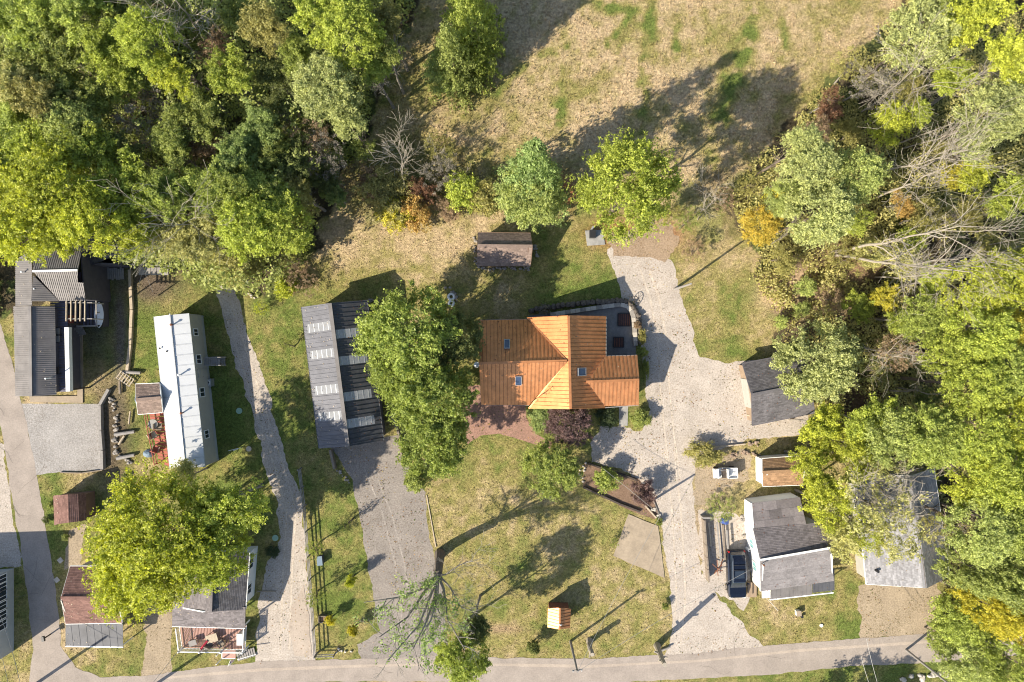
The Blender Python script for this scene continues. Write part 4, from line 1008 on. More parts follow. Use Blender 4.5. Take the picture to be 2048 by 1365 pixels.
# shed at the wood's edge with pale east slope
gable_house('lean_shed', 'dark roofed shed with pale east slope under the trees east of the dark house', 'shed',
            (172, 470, 3.0), (178, 535, 3.0), (240, 478, 2.6), (246, 534, 2.6), (221, 470, 3.6), (224, 513, 3.6), 'shingle_charcoal', 'dark_siding', inset=.3, seed=9, trimm=None)
c = P(225, 548); jt = thing('wood_platform', (c.x, c.y, 0), 'weathered grey plank platform south of the lean shed', 'platform')
for i in range(11): MB().box(P(204 + i * 4.2, 547 + (i % 3), .35), (.19, 1.15 + .1 * (i % 2), .05), .04).build('plank', 'grey_wood', jt)
for y in (541, 554): MB().beam(P(202, y, .28), P(248, y, .28), .1, .1).build('joist', 'dark_wood', jt)
c = P(300, 530); jt = thing('wood_store', (c.x, c.y, 0), 'low grey board lean-to at the edge of the wood north of the mobile home', 'shelter')
for i in range(5): MB().box(P(283 + i * 12, 543, 1.2), (.58, .8, .04), .02).build('roof_board', 'grey_wood', jt)
MB().beam(P(258, 529, 1.5), P(345, 533, 1.5), .1, .14).build('beam', 'grey_wood', jt)
for x in (282, 306, 334): p = P(x, 545, 1.1); MB().box((p.x, p.y, .55), (.1, .1, 1.1)).build('post', 'dark_wood', jt)

# ================================================================ gambrel shed
c = P(138, 1020); gs = thing('gambrel_shed', (c.x, c.y, 0), 'little brown barn shaped shed with gambrel roof beside the left road', 'shed')
prof = [(107, 1.75, 0), (114, 2.55, 0), (136, 3.0, 0), (156, 2.55, 0), (171, 1.75, 0)]
ptsN = [P(x, 992 - (i * 1.3), z) for i, (x, z, _) in enumerate(prof)]; ptsS = [P(x + 2, 1051 - (i * 2.6), z) for i, (x, z, _) in enumerate(prof)]
for i in range(4):
    shingle_slope(gs, [ptsN[i], ptsS[i], ptsS[i + 1], ptsN[i + 1]], ptsN[i] if i < 2 else ptsN[i + 1], ptsS[i] if i < 2 else ptsS[i + 1], ptsN[i + 1] if i < 2 else ptsN[i], 'shingle_brown', seed=20 + i)
for pts_, s in ((ptsN, -1), (ptsS, 1)):
    a = [p + Vector((0, .12 * s, -.06)) for p in pts_]; a = [Vector((a[0].x + .1, a[0].y, 0))] + a + [Vector((a[-1].x - .1, a[-1].y, 0))]
    b = [p + Vector((0, .08 * s, 0)) for p in a]; n = len(a)
    MB().add(a + b, [tuple(range(n)), tuple(range(2 * n - 1, n - 1, -1))] + [(i + n, (i + 1) % n + n, (i + 1) % n, i) for i in range(n)]).build('wall', 'brown_siding', gs)
for i, s in ((0, 1), (4, -1)): MB().beam(Vector((ptsN[i].x + .14 * s, ptsN[i].y - .15, .85)), Vector((ptsS[i].x + .14 * s, ptsS[i].y + .15, .85)), .08, 1.7).build('wall', 'brown_siding', gs)
d = P(145, 1056); MB().box((d.x + .55, ptsS[2].y + .16, .95), (1.3, .06, 1.8)).build('door', 'white_paint', gs)
# ================================================================ brown house lower left
g, w, q = gable_house('brown_roof_house', 'small house with brown shingle roof and metal porch roof at the road junction', 'house',
            (140, 1133, 2.8), (232, 1133, 2.8), (131, 1248, 2.7), (244, 1246, 2.7), (122, 1196, 4.4), (234, 1196, 4.4), 'shingle_brown', 'beige_siding', seed=10)
a, b, c_, d_ = P(131, 1249, 2.62), P(246, 1248, 2.62), P(246, 1295, 2.15), P(131, 1293, 2.15)
metal_slope(g, [d_, c_, b, a], d_, c_, a, 'charcoal_metal', .8, rib=.02, ribw=.05, ribs=1, name='porch_panel')
trim(g, d_, c_, 'white_paint')
for t in (.03, .35, .66, .97): p = d_.lerp(c_, t); MB().box((p.x, p.y + .12, 1.03), (.1, .1, 2.06)).build('post', 'white_paint', g)
opening(g, w['B'], w['E'], .5, 1.6, 1.2, 1.2, w['c']); opening(g, w['B'], w['E'], .85, 1.05, .85, 2.0, w['c'], 'door')
# ================================================================ porch house
c = P(425, 1180); ph = thing('porch_house', (c.x, c.y, 0), 'grey shingled house with white side wall and pink front porch by the bottom road', 'house')
e0, e1, w0_, w1_ = P(499, 1106, 3.1), P(491, 1219, 3.1), P(350, 1108, 3.1), P(345, 1219, 3.1)
r0, r1 = P(426, 1106, 4.6), P(422, 1225, 4.6)
shingle_slope(ph, [e0, e1, r1, r0], e0, e1, r0, 'shingle_charcoal', seed=11); shingle_slope(ph, [w0_, w1_, r1, r0], w0_, w1_, r0, 'shingle_grey', seed=12)  # one roof: sunlit west slope coloured paler than the shaded east slope
cp = MB().beam(r0 + up * .7, r1 + up * .7, .25, .05); cp.var = [1] * 8; cp.build('ridge_cap', 'shingle_grey', ph)
f0, f1, f2, f3 = P(344, 1253, 2.55), P(490, 1257, 2.55), P(491, 1215, 3.25), P(345, 1213, 3.25)
shingle_slope(ph, [f0, f1, f2, r1 + Vector((0, .1, -.1)), f3], f0, f1, f2, 'shingle_grey', seed=13) if False else shingle_slope(ph, [f0, f1, f2, f3], f0, f1, f2, 'shingle_grey', seed=13)
trim(ph, f0, f1); trim(ph, e0, e1); trim(ph, e0, r0, 'white_paint', .06, .16, 'barge_board', -.09)
wp = gable_walls(ph, w0_, w1_, e0, e1, r0, r1, 'white_siding', .3)
for t in (.25, .75): opening(ph, wp['D'], wp['E'], t, 1.7, 1.0, 1.1, wp['c'])
opening(ph, wp['B'], wp['E'], .5, 1.1, .9, 2.05, wp['c'], 'door'); opening(ph, wp['B'], wp['E'], .8, 1.7, 1.1, 1.1, wp['c'])
z = .75; A_, B_, C_, D_ = P(360, 1250, z), P(494, 1250, z), P(492, 1298, z), P(366, 1296, z); n = 44
pd = thing('porch', P(428, 1275), 'pink painted porch with white railings in front of the grey shingled house', 'porch')
for i in range(n):
    t0, t1 = i / n, (i + 1) / n - .006
    MB().slab([A_.lerp(B_, t0), A_.lerp(B_, t1), D_.lerp(C_, t1), D_.lerp(C_, t0)], .05).build('board', 'pink_deck', pd)
for a, b, zz in ((A_, D_, 0), (D_, C_, 0), (C_, B_, 0)):
    for h in (.95, .18): MB().beam(a + Vector((0, 0, h)), b + Vector((0, 0, h)), .09 if h > .5 else .06, .06).build('rail', 'white_paint', pd)
    n_ = int((b - a).length / .14); bal = MB()
    for i in range(1, n_): p = a.lerp(b, i / n_); bal.box(p + Vector((0, 0, .56)), (.035, .035, .7))
    bal.build('balusters', 'white_paint', pd, kind='stuff')
for t in (0, .33, .66, 1): p = D_.lerp(C_, t); MB().box((p.x, p.y, .95), (.12, .12, 1.88)).build('post', 'white_paint', pd)
for t in (.06, .36, .68, .97): p = f0.lerp(f1, t) * 1; MB().box((p.x, p.y + .12, 1.62), (.12, .12, 1.72)).build('column', 'white_paint', pd)
sd = P(457, 1308, .4)
MB().box(P(457, 1308, .5), (1.5, .95, .06)).build('landing', 'pink_deck', pd)
for x, y in ((444, 1300), (444, 1317), (471, 1317)): p = P(x, y); MB().box((p.x, p.y, .72), (.09, .09, 1.44)).build('post', 'white_paint', pd)
MB().beam(P(444, 1300, 1.44), P(444, 1317, 1.44), .07, .06).beam(P(444, 1317.5, 1.44), P(471, 1317.5, 1.44), .07, .06).build('rail', 'white_paint', pd)
for i in range(8): MB().box(P(476 + i * 4.6, 1314 - i * 1.4, .44 - .045 * i), (.2, .9, .05), .25).build('ramp_board', 'grey_wood', pd)
MB().beam(P(474, 1320, 1.3), P(512, 1309, 1.0), .06, .06).build('rail', 'white_paint', pd)
# ================================================================ big house at the left edge
c = P(-40, 1230); le = thing('left_edge_building', (c.x, c.y, 0), 'tall grey sided building with a band of dark windows at the left edge', 'building')
pl_ = [P(28, 1137), P(28, 1302), P(-160, 1330), P(-160, 1150)]
pl2 = [(p.x, p.y) for p in pl_]; cc = Vector((sum(p[0] for p in pl2) / 4, sum(p[1] for p in pl2) / 4, 0))
for i in range(4):
    a, b = Vector((*pl2[i], 0)), Vector((*pl2[(i + 1) % 4], 0)); d = (b - a).normalized(); nn = Vector((-d.y, d.x, 0)); nn = nn if nn.dot(cc - a) > 0 else -nn
    if i % 2: a, b = a + d * .15, b - d * .15
    MB().beam(a + nn * .07 + Vector((0, 0, 2.6)), b + nn * .07 + Vector((0, 0, 2.6)), .14, 5.2).build('wall', 'grey_siding', le)
for t in (.06, .16, .27, .38, .49, .60): opening(le, Vector((*pl2[0], 0)), Vector((*pl2[1], 0)), t, 1.9, 1.1 if t > .2 else .8, 1.6, cc)
for t in (.05, .14): opening(le, Vector((*pl2[0], 0)), Vector((*pl2[3], 0)), t, 3.3, 1.0, 1.5, cc)
for i in range(12):
    t0, t1 = i / 12 + .002, (i + 1) / 12 - .002; q = [Vector((*p, 5.3)) for p in pl2]
    MB().slab([q[3].lerp(q[0], 1) * 0 + q[0].lerp(q[1], t0), q[0].lerp(q[1], t1), q[3].lerp(q[2], t1) + Vector((0, 0, .5)), q[3].lerp(q[2], t0) + Vector((0, 0, .5))], .05).build('roof_panel', 'dark_grey_metal', le)

# ================================================================ white house lower right
c = P(1580, 1100); wh2 = thing('white_house', (c.x, c.y, 0), 'white sided house with patched grey shingle roof beside the parked dark vehicle', 'house')
n0, n1 = P(1506, 1058, 2.9), P(1640, 1046, 2.9); ra, rb = P(1520, 1120, 4.3), P(1660, 1096, 4.3)
s0, s1 = P(1521, 1183, 2.7), P(1668, 1162, 2.7)
shingle_slope(wh2, [n0, n1, rb, ra], n0, n1, ra, 'shingle_grey', seed=14)
shingle_slope(wh2, [s0, s1, rb, ra], s0, s1, ra, 'shingle_grey_lit', seed=15, var=.12)
MB().beam(ra + up, rb + up, .2, .05).build('ridge_cap', 'white_paint', wh2)
m0, m1 = P(1503, 1007, 2.4), P(1600, 995, 2.4)
shingle_slope(wh2, [m0, m1, P(1612, 1049, 2.86), P(1507, 1057, 2.86)], m0, m1, P(1507, 1057, 2.86), 'shingle_grey', course=.9, tab=1.4, seed=16, var=.25, name='roll_roofing')
for (x, y, w_, h_) in ((1530, 1022, .9, .5), (1545, 1030, .7, .4), (1540, 1012, 1.1, .25), (1572, 1026, .5, .35)): 
    p = P(x, y, 2.6); ob = MB().box(p + Vector((0, 0, .06 - (y - 1022) * 0)), (w_, h_, .02), .1); 
q0, q1, q2, q3 = P(1540, 1168, 2.75), P(1625, 1155, 2.75), P(1666, 1184, 2.4), P(1540, 1200, 2.4)
metal_slope(wh2, [q3, P(1624, 1189, 2.4), P(1624, 1165, 2.6), P(1543, 1177, 2.6)], q3, P(1624, 1189, 2.4), P(1543, 1177, 2.6), 'dark_grey_metal', .9, rib=.02, ribs=2, name='porch_panel')
metal_slope(wh2, [P(1625, 1186, 2.5), P(1669, 1181, 2.5), P(1669, 1139, 2.95), P(1625, 1143, 2.95)], P(1625, 1186, 2.5), P(1669, 1181, 2.5), P(1625, 1143, 2.95), 'charcoal_metal', .9, rib=.02, ribs=2, name='porch_panel')
for i in range(4): MB().slab([P(1523 + i * 4.6, 1170 - i * .2, 2.85), P(1527.2 + i * 4.6, 1170 - i * .2, 2.85), P(1528.2 + i * 4.2, 1197 - i * .3, 2.5), P(1524 + i * 4.2, 1197 - i * .3, 2.5)], .04).build('canopy_panel', 'white_plastic', wh2)
trim(wh2, q3, P(1667, 1186, 2.4)); 
for a, b in ((n0, ra), (s0, ra)): trim(wh2, a, b, 'white_paint', .06, .16, 'barge_board', -.09)
trim(wh2, m0, P(1507, 1057, 2.86), 'white_paint', .1, .2)
ww = gable_walls(wh2, n0, n1, s0, s1, ra, rb, 'white_siding', .1)
k1 = P(1503, 1007, 0) * (1 - 2.4 / 72); k1.z = 0; k2 = Vector((ww['A'].x, ww['A'].y + .02, 0))
MB().beam(Vector((k1.x + .14, k1.y - .1, 1.12)), Vector((k2.x + .08, k2.y, 1.12)), .12, 2.24).build('wall', 'white_siding', wh2)
k3 = P(1600, 995, 0) * (1 - 2.4 / 72); MB().beam(Vector((k1.x + .22, k1.y - .1, 1.1)), Vector((k3.x, k3.y - .1, 1.1)), .12, 2.2).build('wall', 'white_siding', wh2)
for t in (.28, .66): opening(wh2, ww['A'], ww['D'], t, 1.7, .9, 1.1, ww['c'], 'window', 'white_paint', 'teal_cloth')
p = P(1524, 1128, 4.2); MB().tube([p - Vector((0, 0, .3)), p + Vector((0, 0, .5))], .05, 6).ball(p + Vector((0, 0, .5)), .12).build('chimney_pipe', 'rust', wh2)
for t in (.02, .5, .98): p = q3.lerp(P(1667, 1186, 2.4), t); MB().box((p.x, p.y + .1, 1.15), (.1, .1, 2.3)).build('post', 'white_paint', wh2)
p = P(1500, 1178, .4); o = MB().box(p - Vector((0, 0, .2)), (.5, 1.3, .4)).box(P(1504, 1180, .1), (.9, 1.5, .2)).build('side_steps', 'tan_siding', loc=P(1500, 1178)); tag(o, 'tan wooden side steps at the southwest corner of the white house', 'steps')
# ---------------------------------------------------------------- foliage
def unit(n, r):
    v = r.normal(size=(n, 3)); return v / np.linalg.norm(v, axis=1, keepdims=True)
def leaf_cloud(centers, normals, rc, per, leaf, r, jitter=0.5, flat=0.5, droop=0.0):
    """sprays of leaves: around each centre `per` leaf quads, facing roughly along its normal"""
    n = len(centers); c = np.repeat(centers, per, 0); nm = np.repeat(normals, per, 0); N = len(c)
    c = c + r.normal(size=(N, 3)) * rc[:, None].repeat(per, 0) * np.array([1, 1, 0.6])
    nn = nm * flat + unit(N, r) * jitter + np.array([0, 0, 0.25]); nn /= np.linalg.norm(nn, axis=1, keepdims=True)
    t = np.cross(nn, unit(N, r)); t /= np.linalg.norm(t, axis=1, keepdims=True); b = np.cross(nn, t)
    s = leaf * r.uniform(0.6, 1.3, N)[:, None]
    V = np.stack([c - t * s, c - b * s * 0.55 , c + t * s, c + b * s * 0.55], 1).reshape(-1, 3)
    V[:, 2] -= droop * np.tile(np.array([0, 0, 1, 0]), N) * np.repeat(s[:, 0], 4)
    spray = np.repeat(r.uniform(0, 1, n), per); var = np.clip(spray * 0.6 + r.uniform(0, 1, N) * 0.4, 0, 1)
    return V, np.repeat(var, 4)
def crown_mesh(name, seed, kind, leaf=0.20, n_leaf=11000):
    """crown about the origin, radius ~1 in x and y and ~1 in z before scaling by 5"""
    r = np.random.RandomState(seed); R = 5.0
    if kind == 'dome':      # dense, many lobes
        nl = 150; d = unit(nl * 3, r); d = d[d[:, 2] > -0.55][:nl]; nl = len(d)
        bl = unit(9, r) * .33; blob = np.max(d @ bl.T, 1); rad = (r.uniform(0.5, 0.78, nl) + blob * .55) * R; lc = d * rad[:, None] * np.array([1, 1, 0.85]); lr = r.uniform(0.07, 0.16, nl) * R
        tp = r.uniform(-.5, .5, (34, 2)) * R; lc = np.concatenate([lc, np.column_stack([tp, .66 * R - .35 * np.hypot(tp[:, 0], tp[:, 1])])]); lr = np.concatenate([lr, r.uniform(.13, .22, 34) * R]); nl = len(lc)
    elif kind == 'loose':   # uneven, several masses with gaps
        k = 6; mass = unit(k, r) * r.uniform(0.25, 0.6, k)[:, None] * R * np.array([1, 1, .6]); lc = []; lr = []
        for m in mass:
            q = r.randint(12, 22); d = unit(q, r); lc.append(m + d * r.uniform(0.18, 0.5, q)[:, None] * R * np.array([1, 1, .8])); lr.append(r.uniform(0.05, 0.14, q) * R)
        lc = np.concatenate(lc); lr = np.concatenate(lr); nl = len(lc)
    elif kind == 'conifer':
        lc = []; lr = []
        for lev in range(9):
            t = lev / 8; z = (-0.9 + 1.9 * t) * R; rr = (1 - t) ** 0.8 * 0.85 * R + 0.05 * R; q = int(5 + 7 * (1 - t)); a0 = r.uniform(0, 6)
            for j in range(q):
                a = a0 + 6.283 * j / q + r.normal(0, .15)
                for f in (0.4, 0.72, 1.0):
                    g = f * r.uniform(.85, 1.1); lc.append((math.cos(a) * rr * g, math.sin(a) * rr * g, z - f * 0.3 * rr * .4)); lr.append((0.06 + .07 * (1 - f) + .05 * (1 - t)) * R)
        lc = np.array(lc); lr = np.array(lr); nl = len(lc)
    elif kind == 'sparse':
        nl = 95; d = unit(nl, r); lc = d * (r.uniform(0.2, 1.0, nl) ** .6)[:, None] * R * np.array([1, 1, .75]); lr = r.uniform(0.05, 0.11, nl) * R
    elif kind == 'shrub':
        nl = 34; d = unit(nl * 3, r); d = d[d[:, 2] > -0.2][:nl]; nl = len(d); lc = d * r.uniform(0.3, 0.8, nl)[:, None] * R * np.array([1, 1, .9]); lr = r.uniform(0.16, 0.3, nl) * R
    wgt = lr ** 2; wgt = wgt / wgt.sum()
    per = {'dome': 9, 'loose': 8, 'conifer': 8, 'sparse': 8, 'shrub': 7}[kind]
    ns = n_leaf // per; idx = r.choice(nl, ns, p=wgt); d = unit(ns, r); d[:, 2] = np.abs(d[:, 2]) * np.where(r.rand(ns) < 0.78, 1, -1)
    cen = lc[idx] + d * lr[idx][:, None] * np.where(r.rand(ns) < .3, r.uniform(1.0, 1.55, ns), r.uniform(0.7, 1.12, ns))[:, None]
    if kind in ('dome', 'loose', 'shrub'):   # leafy branch ends reaching out and up, which make the outline ragged
        nf = int({'dome': 95, 'loose': 70, 'shrub': 40}[kind] * (1.9 if leaf < .1 else 1)); on = r.rand(ns) < (.66 if kind != 'shrub' else .5)
        base = lc[r.choice(nl, nf)] * .72; dr = base / (np.linalg.norm(base, axis=1, keepdims=True) + 1e-6) + unit(nf, r) * .38 + np.array([0, 0, .22])
        dr /= np.linalg.norm(dr, axis=1, keepdims=True); ln = r.uniform(.18, .46, nf) * R * (.7 if leaf < .1 else 1)
        fi = r.randint(0, nf, ns); t = r.rand(ns) ** .8; wd = (.075 * (1 - .75 * t) + .012) * R * (.75 if leaf < .1 else 1)
        off = r.normal(size=(ns, 3)); fc = base[fi] + dr[fi] * (ln[fi] * t)[:, None] + off * wd[:, None] * np.array([1, 1, .6])
        fd = off / np.linalg.norm(off, axis=1, keepdims=True) * .7 + np.array([0, 0, .5])
        cen = np.where(on[:, None], fc, cen); d = np.where(on[:, None], fd, d); idx = np.where(on, fi % nl, idx)
    rc = np.full(ns, 0.20 if kind != 'sparse' else 0.26) * (leaf / 0.2) * r.uniform(.6, 1.3, ns)
    V, var = leaf_cloud(cen, d, rc, per, leaf, r, jitter=0.75 if kind != 'conifer' else .9, flat=0.6)
    # masses differ slightly too
    lv = r.uniform(-0.2, 0.2, nl)[idx]; var = np.clip(var + np.repeat(np.repeat(lv, per), 4), 0, 1)
    return numpy_mesh(name, V, np.arange(len(V)).reshape(-1, 4), 'leaves', attrs=[('var', 'F', var)], link=False)
def grow(mb, start, d, L, rad, depth, r, spread=0.6, k=5, up=0.1, min_r=0.008, kids=(3, 5), wig=0.18, ends=None):
    segs = 4 if depth > 0 else 3; pts = [start]; rr = [rad]; d = d.normalized()
    for i in range(segs):
        d = (d + Vector((r.gauss(0, wig), r.gauss(0, wig), r.gauss(0, wig * .7) + up * .3))).normalized()
        pts.append(pts[-1] + d * (L / segs)); rr.append(max(min_r, rad * (1 - 0.62 * (i + 1) / segs)))
    mb.tube(pts, rr, k if depth > 1 else 3 if depth == 0 else 4, cap=False)
    if ends is not None and depth <= 1: ends.extend(pts[1:])
    if depth <= 0: return
    for j in range(r.randint(*kids)):
        t = r.uniform(0.25, 1.0); i = min(segs - 1, int(t * segs)); p = pts[i].lerp(pts[i + 1], t * segs - i)
        a = r.uniform(0, 6.283); sd = d.orthogonal().normalized(); sd = Matrix.Rotation(a, 3, d) @ sd
        nd = (d * (1 - spread * .6) + sd * spread * r.uniform(.7, 1.3)).normalized()
        grow(mb, p, nd, L * r.uniform(.45, .75), rr[i] * r.uniform(.45, .65), depth - 1, r, spread, k, up, min_r, kids, wig, ends)
def trunk_mesh(name, seed, bark, twigs=False):
    """unit-high tree skeleton (scaled by height); limbs spread in the upper part"""
    r = random.Random(seed); mb = MB(); pts = [Vector((0, 0, -.02))]; 
    for i in range(5): pts.append(Vector((r.gauss(0, .008), r.gauss(0, .008), (i + 1) * .2 * .72)))
    mb.tube(pts, [.030, .021, .018, .015, .009, .004], 8)
    for i in range(8):
        z = r.uniform(.3, .62); a = r.uniform(0, 6.283); d = Vector((math.cos(a), math.sin(a), r.uniform(.5, 1.1)))
        grow(mb, Vector((0, 0, z)), d, r.uniform(.10, .18), .007, 1, r, .7, 5, .1, .0012, (2, 4))
    if twigs:
        for i in range(11):
            a = r.uniform(0, 6.283); d = Vector((math.cos(a), math.sin(a), r.uniform(.5, 1.3)))
            grow(mb, Vector((0, 0, r.uniform(.45, .72))), d, r.uniform(.14, .22), .005, 2, r, .6, 4, .1, .0011, (2, 4))
    me = bpy.data.meshes.new(name); me.from_pydata(mb.v, [], mb.f); me.materials.append(M[bark]); return me
CR = {'dome': [crown_mesh('crown_foliage', 100 + i, 'dome', .118, 32000) for i in range(4)],
      'big': [crown_mesh('crown_foliage', 150 + i, 'dome', .086, 52000) for i in range(2)],
      'loose': [crown_mesh('crown_foliage', 200 + i, 'loose', .122, 28000) for i in range(5)],
      'conifer': [crown_mesh('crown_foliage', 300 + i, 'conifer', .115, 28000) for i in range(3)],
      'sparse': [crown_mesh('crown_foliage', 400 + i, 'sparse', .12, 5600) for i in range(3)],
      'thin': [crown_mesh('crown_foliage', 450 + i, 'loose', .12, 13000) for i in range(3)],
      'shrub': [crown_mesh('crown_foliage', 500 + i, 'shrub', .24, 8000) for i in range(4)]}
TRK = [trunk_mesh('trunk_wood', 600 + i, 'bark') for i in range(3)]
TWG = [trunk_mesh('trunk_wood', 620 + i, 'grey_bark', True) for i in range(4)]
_cnt = {}
COL = dict(row=(.245, .305, .07), yg=(.345, .385, .055), yg2=(.30, .355, .065), y=(.46, .44, .06), gold=(.50, .42, .07), orange=(.37, .27, .08), g=(.225, .265, .07), g2=(.265, .32, .075), dg=(.145, .172, .055), sage=(.35, .385, .15),
           sage2=(.30, .35, .11), olive=(.28, .27, .085), brown=(.29, .22, .13), teal=(.21, .27, .085), blue=(.25, .335, .12), purple=(.15, .10, .085), grey=(.23, .21, .165), pale=(.38, .38, .14), dark=(.055, .08, .03), rust=(.22, .13, .07))
def tree(px, py, rpx, h, kind, col, label, name='broadleaf_tree', cat='tree', asp=1.0, rz=None, zs=None, group=None, cb=None, lean=None):
    """px,py: where the crown's middle shows; rpx its radius there; h the height of its top"""
    i = _cnt.get(kind, 0); _cnt[kind] = i + 1
    meshes = CR[kind]; me = meshes[i % len(meshes)]
    if kind == 'shrub': ch = h * 0.5; zc = h * 0.42
    elif kind == 'conifer': ch = h * .47; zc = h * 0.52
    else:
        rw = rpx / S * (1 - h * .6 / HC); ch = min(h * 0.47, max(rw * .95, 2.0)) if cb is None else (h - cb) / 2; zc = h - ch
    k = 1 - zc / HC; c = P(px, py, zc); R = rpx / S * k
    jx, jy = (0, 0) if kind in ('shrub', 'conifer') else (RNG.uniform(-.4, .4), RNG.uniform(-.4, .4))
    if lean: jx, jy = lean
    root = thing(name, (c.x + jx, c.y + jy, 0), label, cat, group)
    cr = bpy.data.objects.new('crown', me); C.objects.link(cr); cr.parent = root
    cr.location = (-jx, -jy, zc); cr.rotation_euler = (0, 0, RNG.uniform(0, 6.28) if rz is None else rz)
    cr.scale = (R / 5 * asp ** .5, R / 5 / asp ** .5, ch / 5 * 1.05)
    v = RNG.uniform(.88, 1.12); col = COL[col] if isinstance(col, str) else col; v *= 1.12; cr.color = (col[0] * v, col[1] * v, col[2] * v, 1)
    if kind != 'shrub' or h > 2.2:
        tk = bpy.data.objects.new('trunk', TWG[i % len(TWG)] if kind in ('loose', 'thin', 'sparse') and h > 5 else TRK[i % len(TRK)]); C.objects.link(tk); tk.parent = root
        tk.scale = (h * .42 + 1.6, h * .42 + 1.6, h * .92)
        d = Vector((-jx, -jy, zc)).normalized(); tk.rotation_euler = Vector((0, 0, 1)).rotation_difference(d).to_euler(); 
    return root
def bare_tree(px, py, tip, label, h, col='grey_bark', seed=0, limbs=7, spread=.5, rad=.2, depth=3, name='bare_tree', fork=.35, L=None, kids=(3, 5), tipw=None):
    """px,py the foot of the trunk; tip the pixel where its top shows, h metres up"""
    rad *= .6; r = random.Random(seed); a = P(px, py); b = P(tip[0], tip[1], h)
    root = thing(name, a, label, 'tree'); mb = MB(); n = 6; pts = []
    for i in range(n + 1):
        t = i / n; p = a.lerp(b, t); w = .03 * h * math.sin(math.pi * t); pts.append(p + Vector((r.gauss(0, .3) * w, r.gauss(0, .3) * w, 0)))
    mb.tube(pts, [rad * (1 - .8 * i / n) for i in range(n + 1)], 7)
    mb.build('trunk', col, root)
    ax = (b - a).normalized()
    for i in range(limbs):
        t = fork + (1 - fork) * (i + r.random()) / limbs; t = min(t, .99); p = pts[int(t * n)].lerp(pts[min(n, int(t * n) + 1)], t * n - int(t * n))
        sd = Matrix.Rotation(r.uniform(0, 6.283), 3, ax) @ ax.orthogonal().normalized(); d = (ax * (1 - spread * .55) + sd * spread).normalized(); m2 = MB()
        grow(m2, p, d, (L or h * .34) * r.uniform(.7, 1.15), rad * (1 - .75 * t) * .62, depth - 1, r, .55, 5, .08, .012, kids)
        m2.build('limb', col, root)
    return root
# ================================================================ trees one can tell apart near the houses
T = tree
T(818, 672, 108, 12.5, 'dome', 'row', 'big dense green maple overlapping the barn roof at its northeast side', 'maple_tree', rz=.3, cb=2.2)
T(862, 800, 98, 12, 'dome', 'row', 'dense green maple between the barn and the brick path, middle of its row', 'maple_tree', cb=2.0)
T(864, 880, 80, 10.5, 'dome', 'row', 'southernmost dense green maple of the row beside the barn', 'maple_tree', cb=1.8)
T(795, 745, 62, 9.5, 'dome', 'row', 'green maple crown reaching over the barn roof between its bigger neighbours', 'maple_tree', cb=2.2)
T(905, 680, 66, 9, 'dome', 'dg', 'dark green crown added as the shaded east side of the biggest maple', 'maple_tree')  # extra crown: the maple's shaded side put into darker leaf colour
T(836, 957, 32, 3.0, 'shrub', 'g', 'dark green bush at the end of the maple row beside the grey drive', 'bush', 'bush')
T(1250, 382, 112, 19, 'big', 'yg2', 'big bright green maple above the wood pile and brown leaves', 'maple_tree', cb=3.5, rz=1.0, lean=(.3, .2))
T(1066, 352, 92, 18.5, 'conifer', 'blue', 'tall blue green spruce behind the taupe shed', 'spruce_tree', asp=.85)
T(1064, 388, 76, 11, 'dome', 'sage2', 'soft green lower tree merging into the foot of the tall spruce', 'broadleaf_tree')
T(1100, 938, 62, 6.0, 'dome', 'g2', 'feathery mid green tree on the lawn beside the mulch bed', 'broadleaf_tree', cb=1.2)
T(1138, 848, 52, 4.6, 'dome', 'purple', 'dark purple leaved tree against the south side of the metal roof house', 'purple_tree', cb=.8)
T(1078, 838, 30, 1.0, 'shrub', 'teal', 'low green juniper in front of the metal roof house', 'juniper', 'shrub', asp=1.4)
T(1212, 834, 26, 1.6, 'shrub', 'dark', 'dark bush beside the concrete walk under the metal roof eave', 'bush', 'bush')
T(1281, 836, 25, 2.0, 'shrub', 'g', 'green bush at the southeast corner of the metal roof house', 'bush', 'bush')
T(1290, 740, 16, 2.0, 'shrub', 'g', 'narrow hedge bush against the east wing wall', 'bush', 'bush', asp=.45, rz=0)
T(1284, 672, 13, 1.6, 'shrub', 'olive', 'pale leaved bush outside the patio wall', 'bush', 'bush', asp=.5, rz=0)
T(1286, 705, 12, 1.6, 'shrub', 'g', 'green bush between the pale bush and the hedge at the east wing', 'bush', 'bush')
T(1275, 650, 10, 1.4, 'shrub', 'brown', 'brown seedy bush near the wagon wheel', 'bush', 'bush')
T(1088, 621, 14, 1.3, 'sparse', 'grey', 'pale dry shrub at the west end of the stone wall', 'bush', 'bush')
T(1214, 961, 31, 2.9, 'shrub', 'g2', 'bright green bush in the mulch bed by the gravel drive', 'bush', 'bush')
T(1285, 984, 29, 3.2, 'shrub', 'purple', 'dark purple smoke bush at the point of the mulch bed', 'bush', 'bush')
T(1408, 908, 36, 2.2, 'shrub', 'olive', 'olive green shrub at the drive bend north of the white cart', 'bush', 'bush', asp=1.5, rz=0)
T(1440, 1015, 34, 2.0, 'sparse', 'g', 'scrubby green bush over the lumber pile', 'bush', 'bush')
T(925, 1305, 60, 12, 'dome', 'g2', 'green tree leaning over the bottom road left of the front lawn', 'broadleaf_tree', cb=3.0)
T(945, 1255, 42, 10, 'loose', 'dg', 'shaded dark tree just north of the one over the bottom road', 'broadleaf_tree')
T(1067, 1292, 17, 2.6, 'shrub', 'dg', 'small round dark green bush by the bottom road beside the well house', 'bush', 'bush')
T(335, 1065, 150, 16, 'big', 'yg', 'huge yellow green tree in front of the porch house', 'broadleaf_tree', cb=3.0, rz=2.2)
T(290, 1140, 104, 14, 'big', 'yg', 'yellow green tree overhanging the brown roof house', 'broadleaf_tree', cb=3)
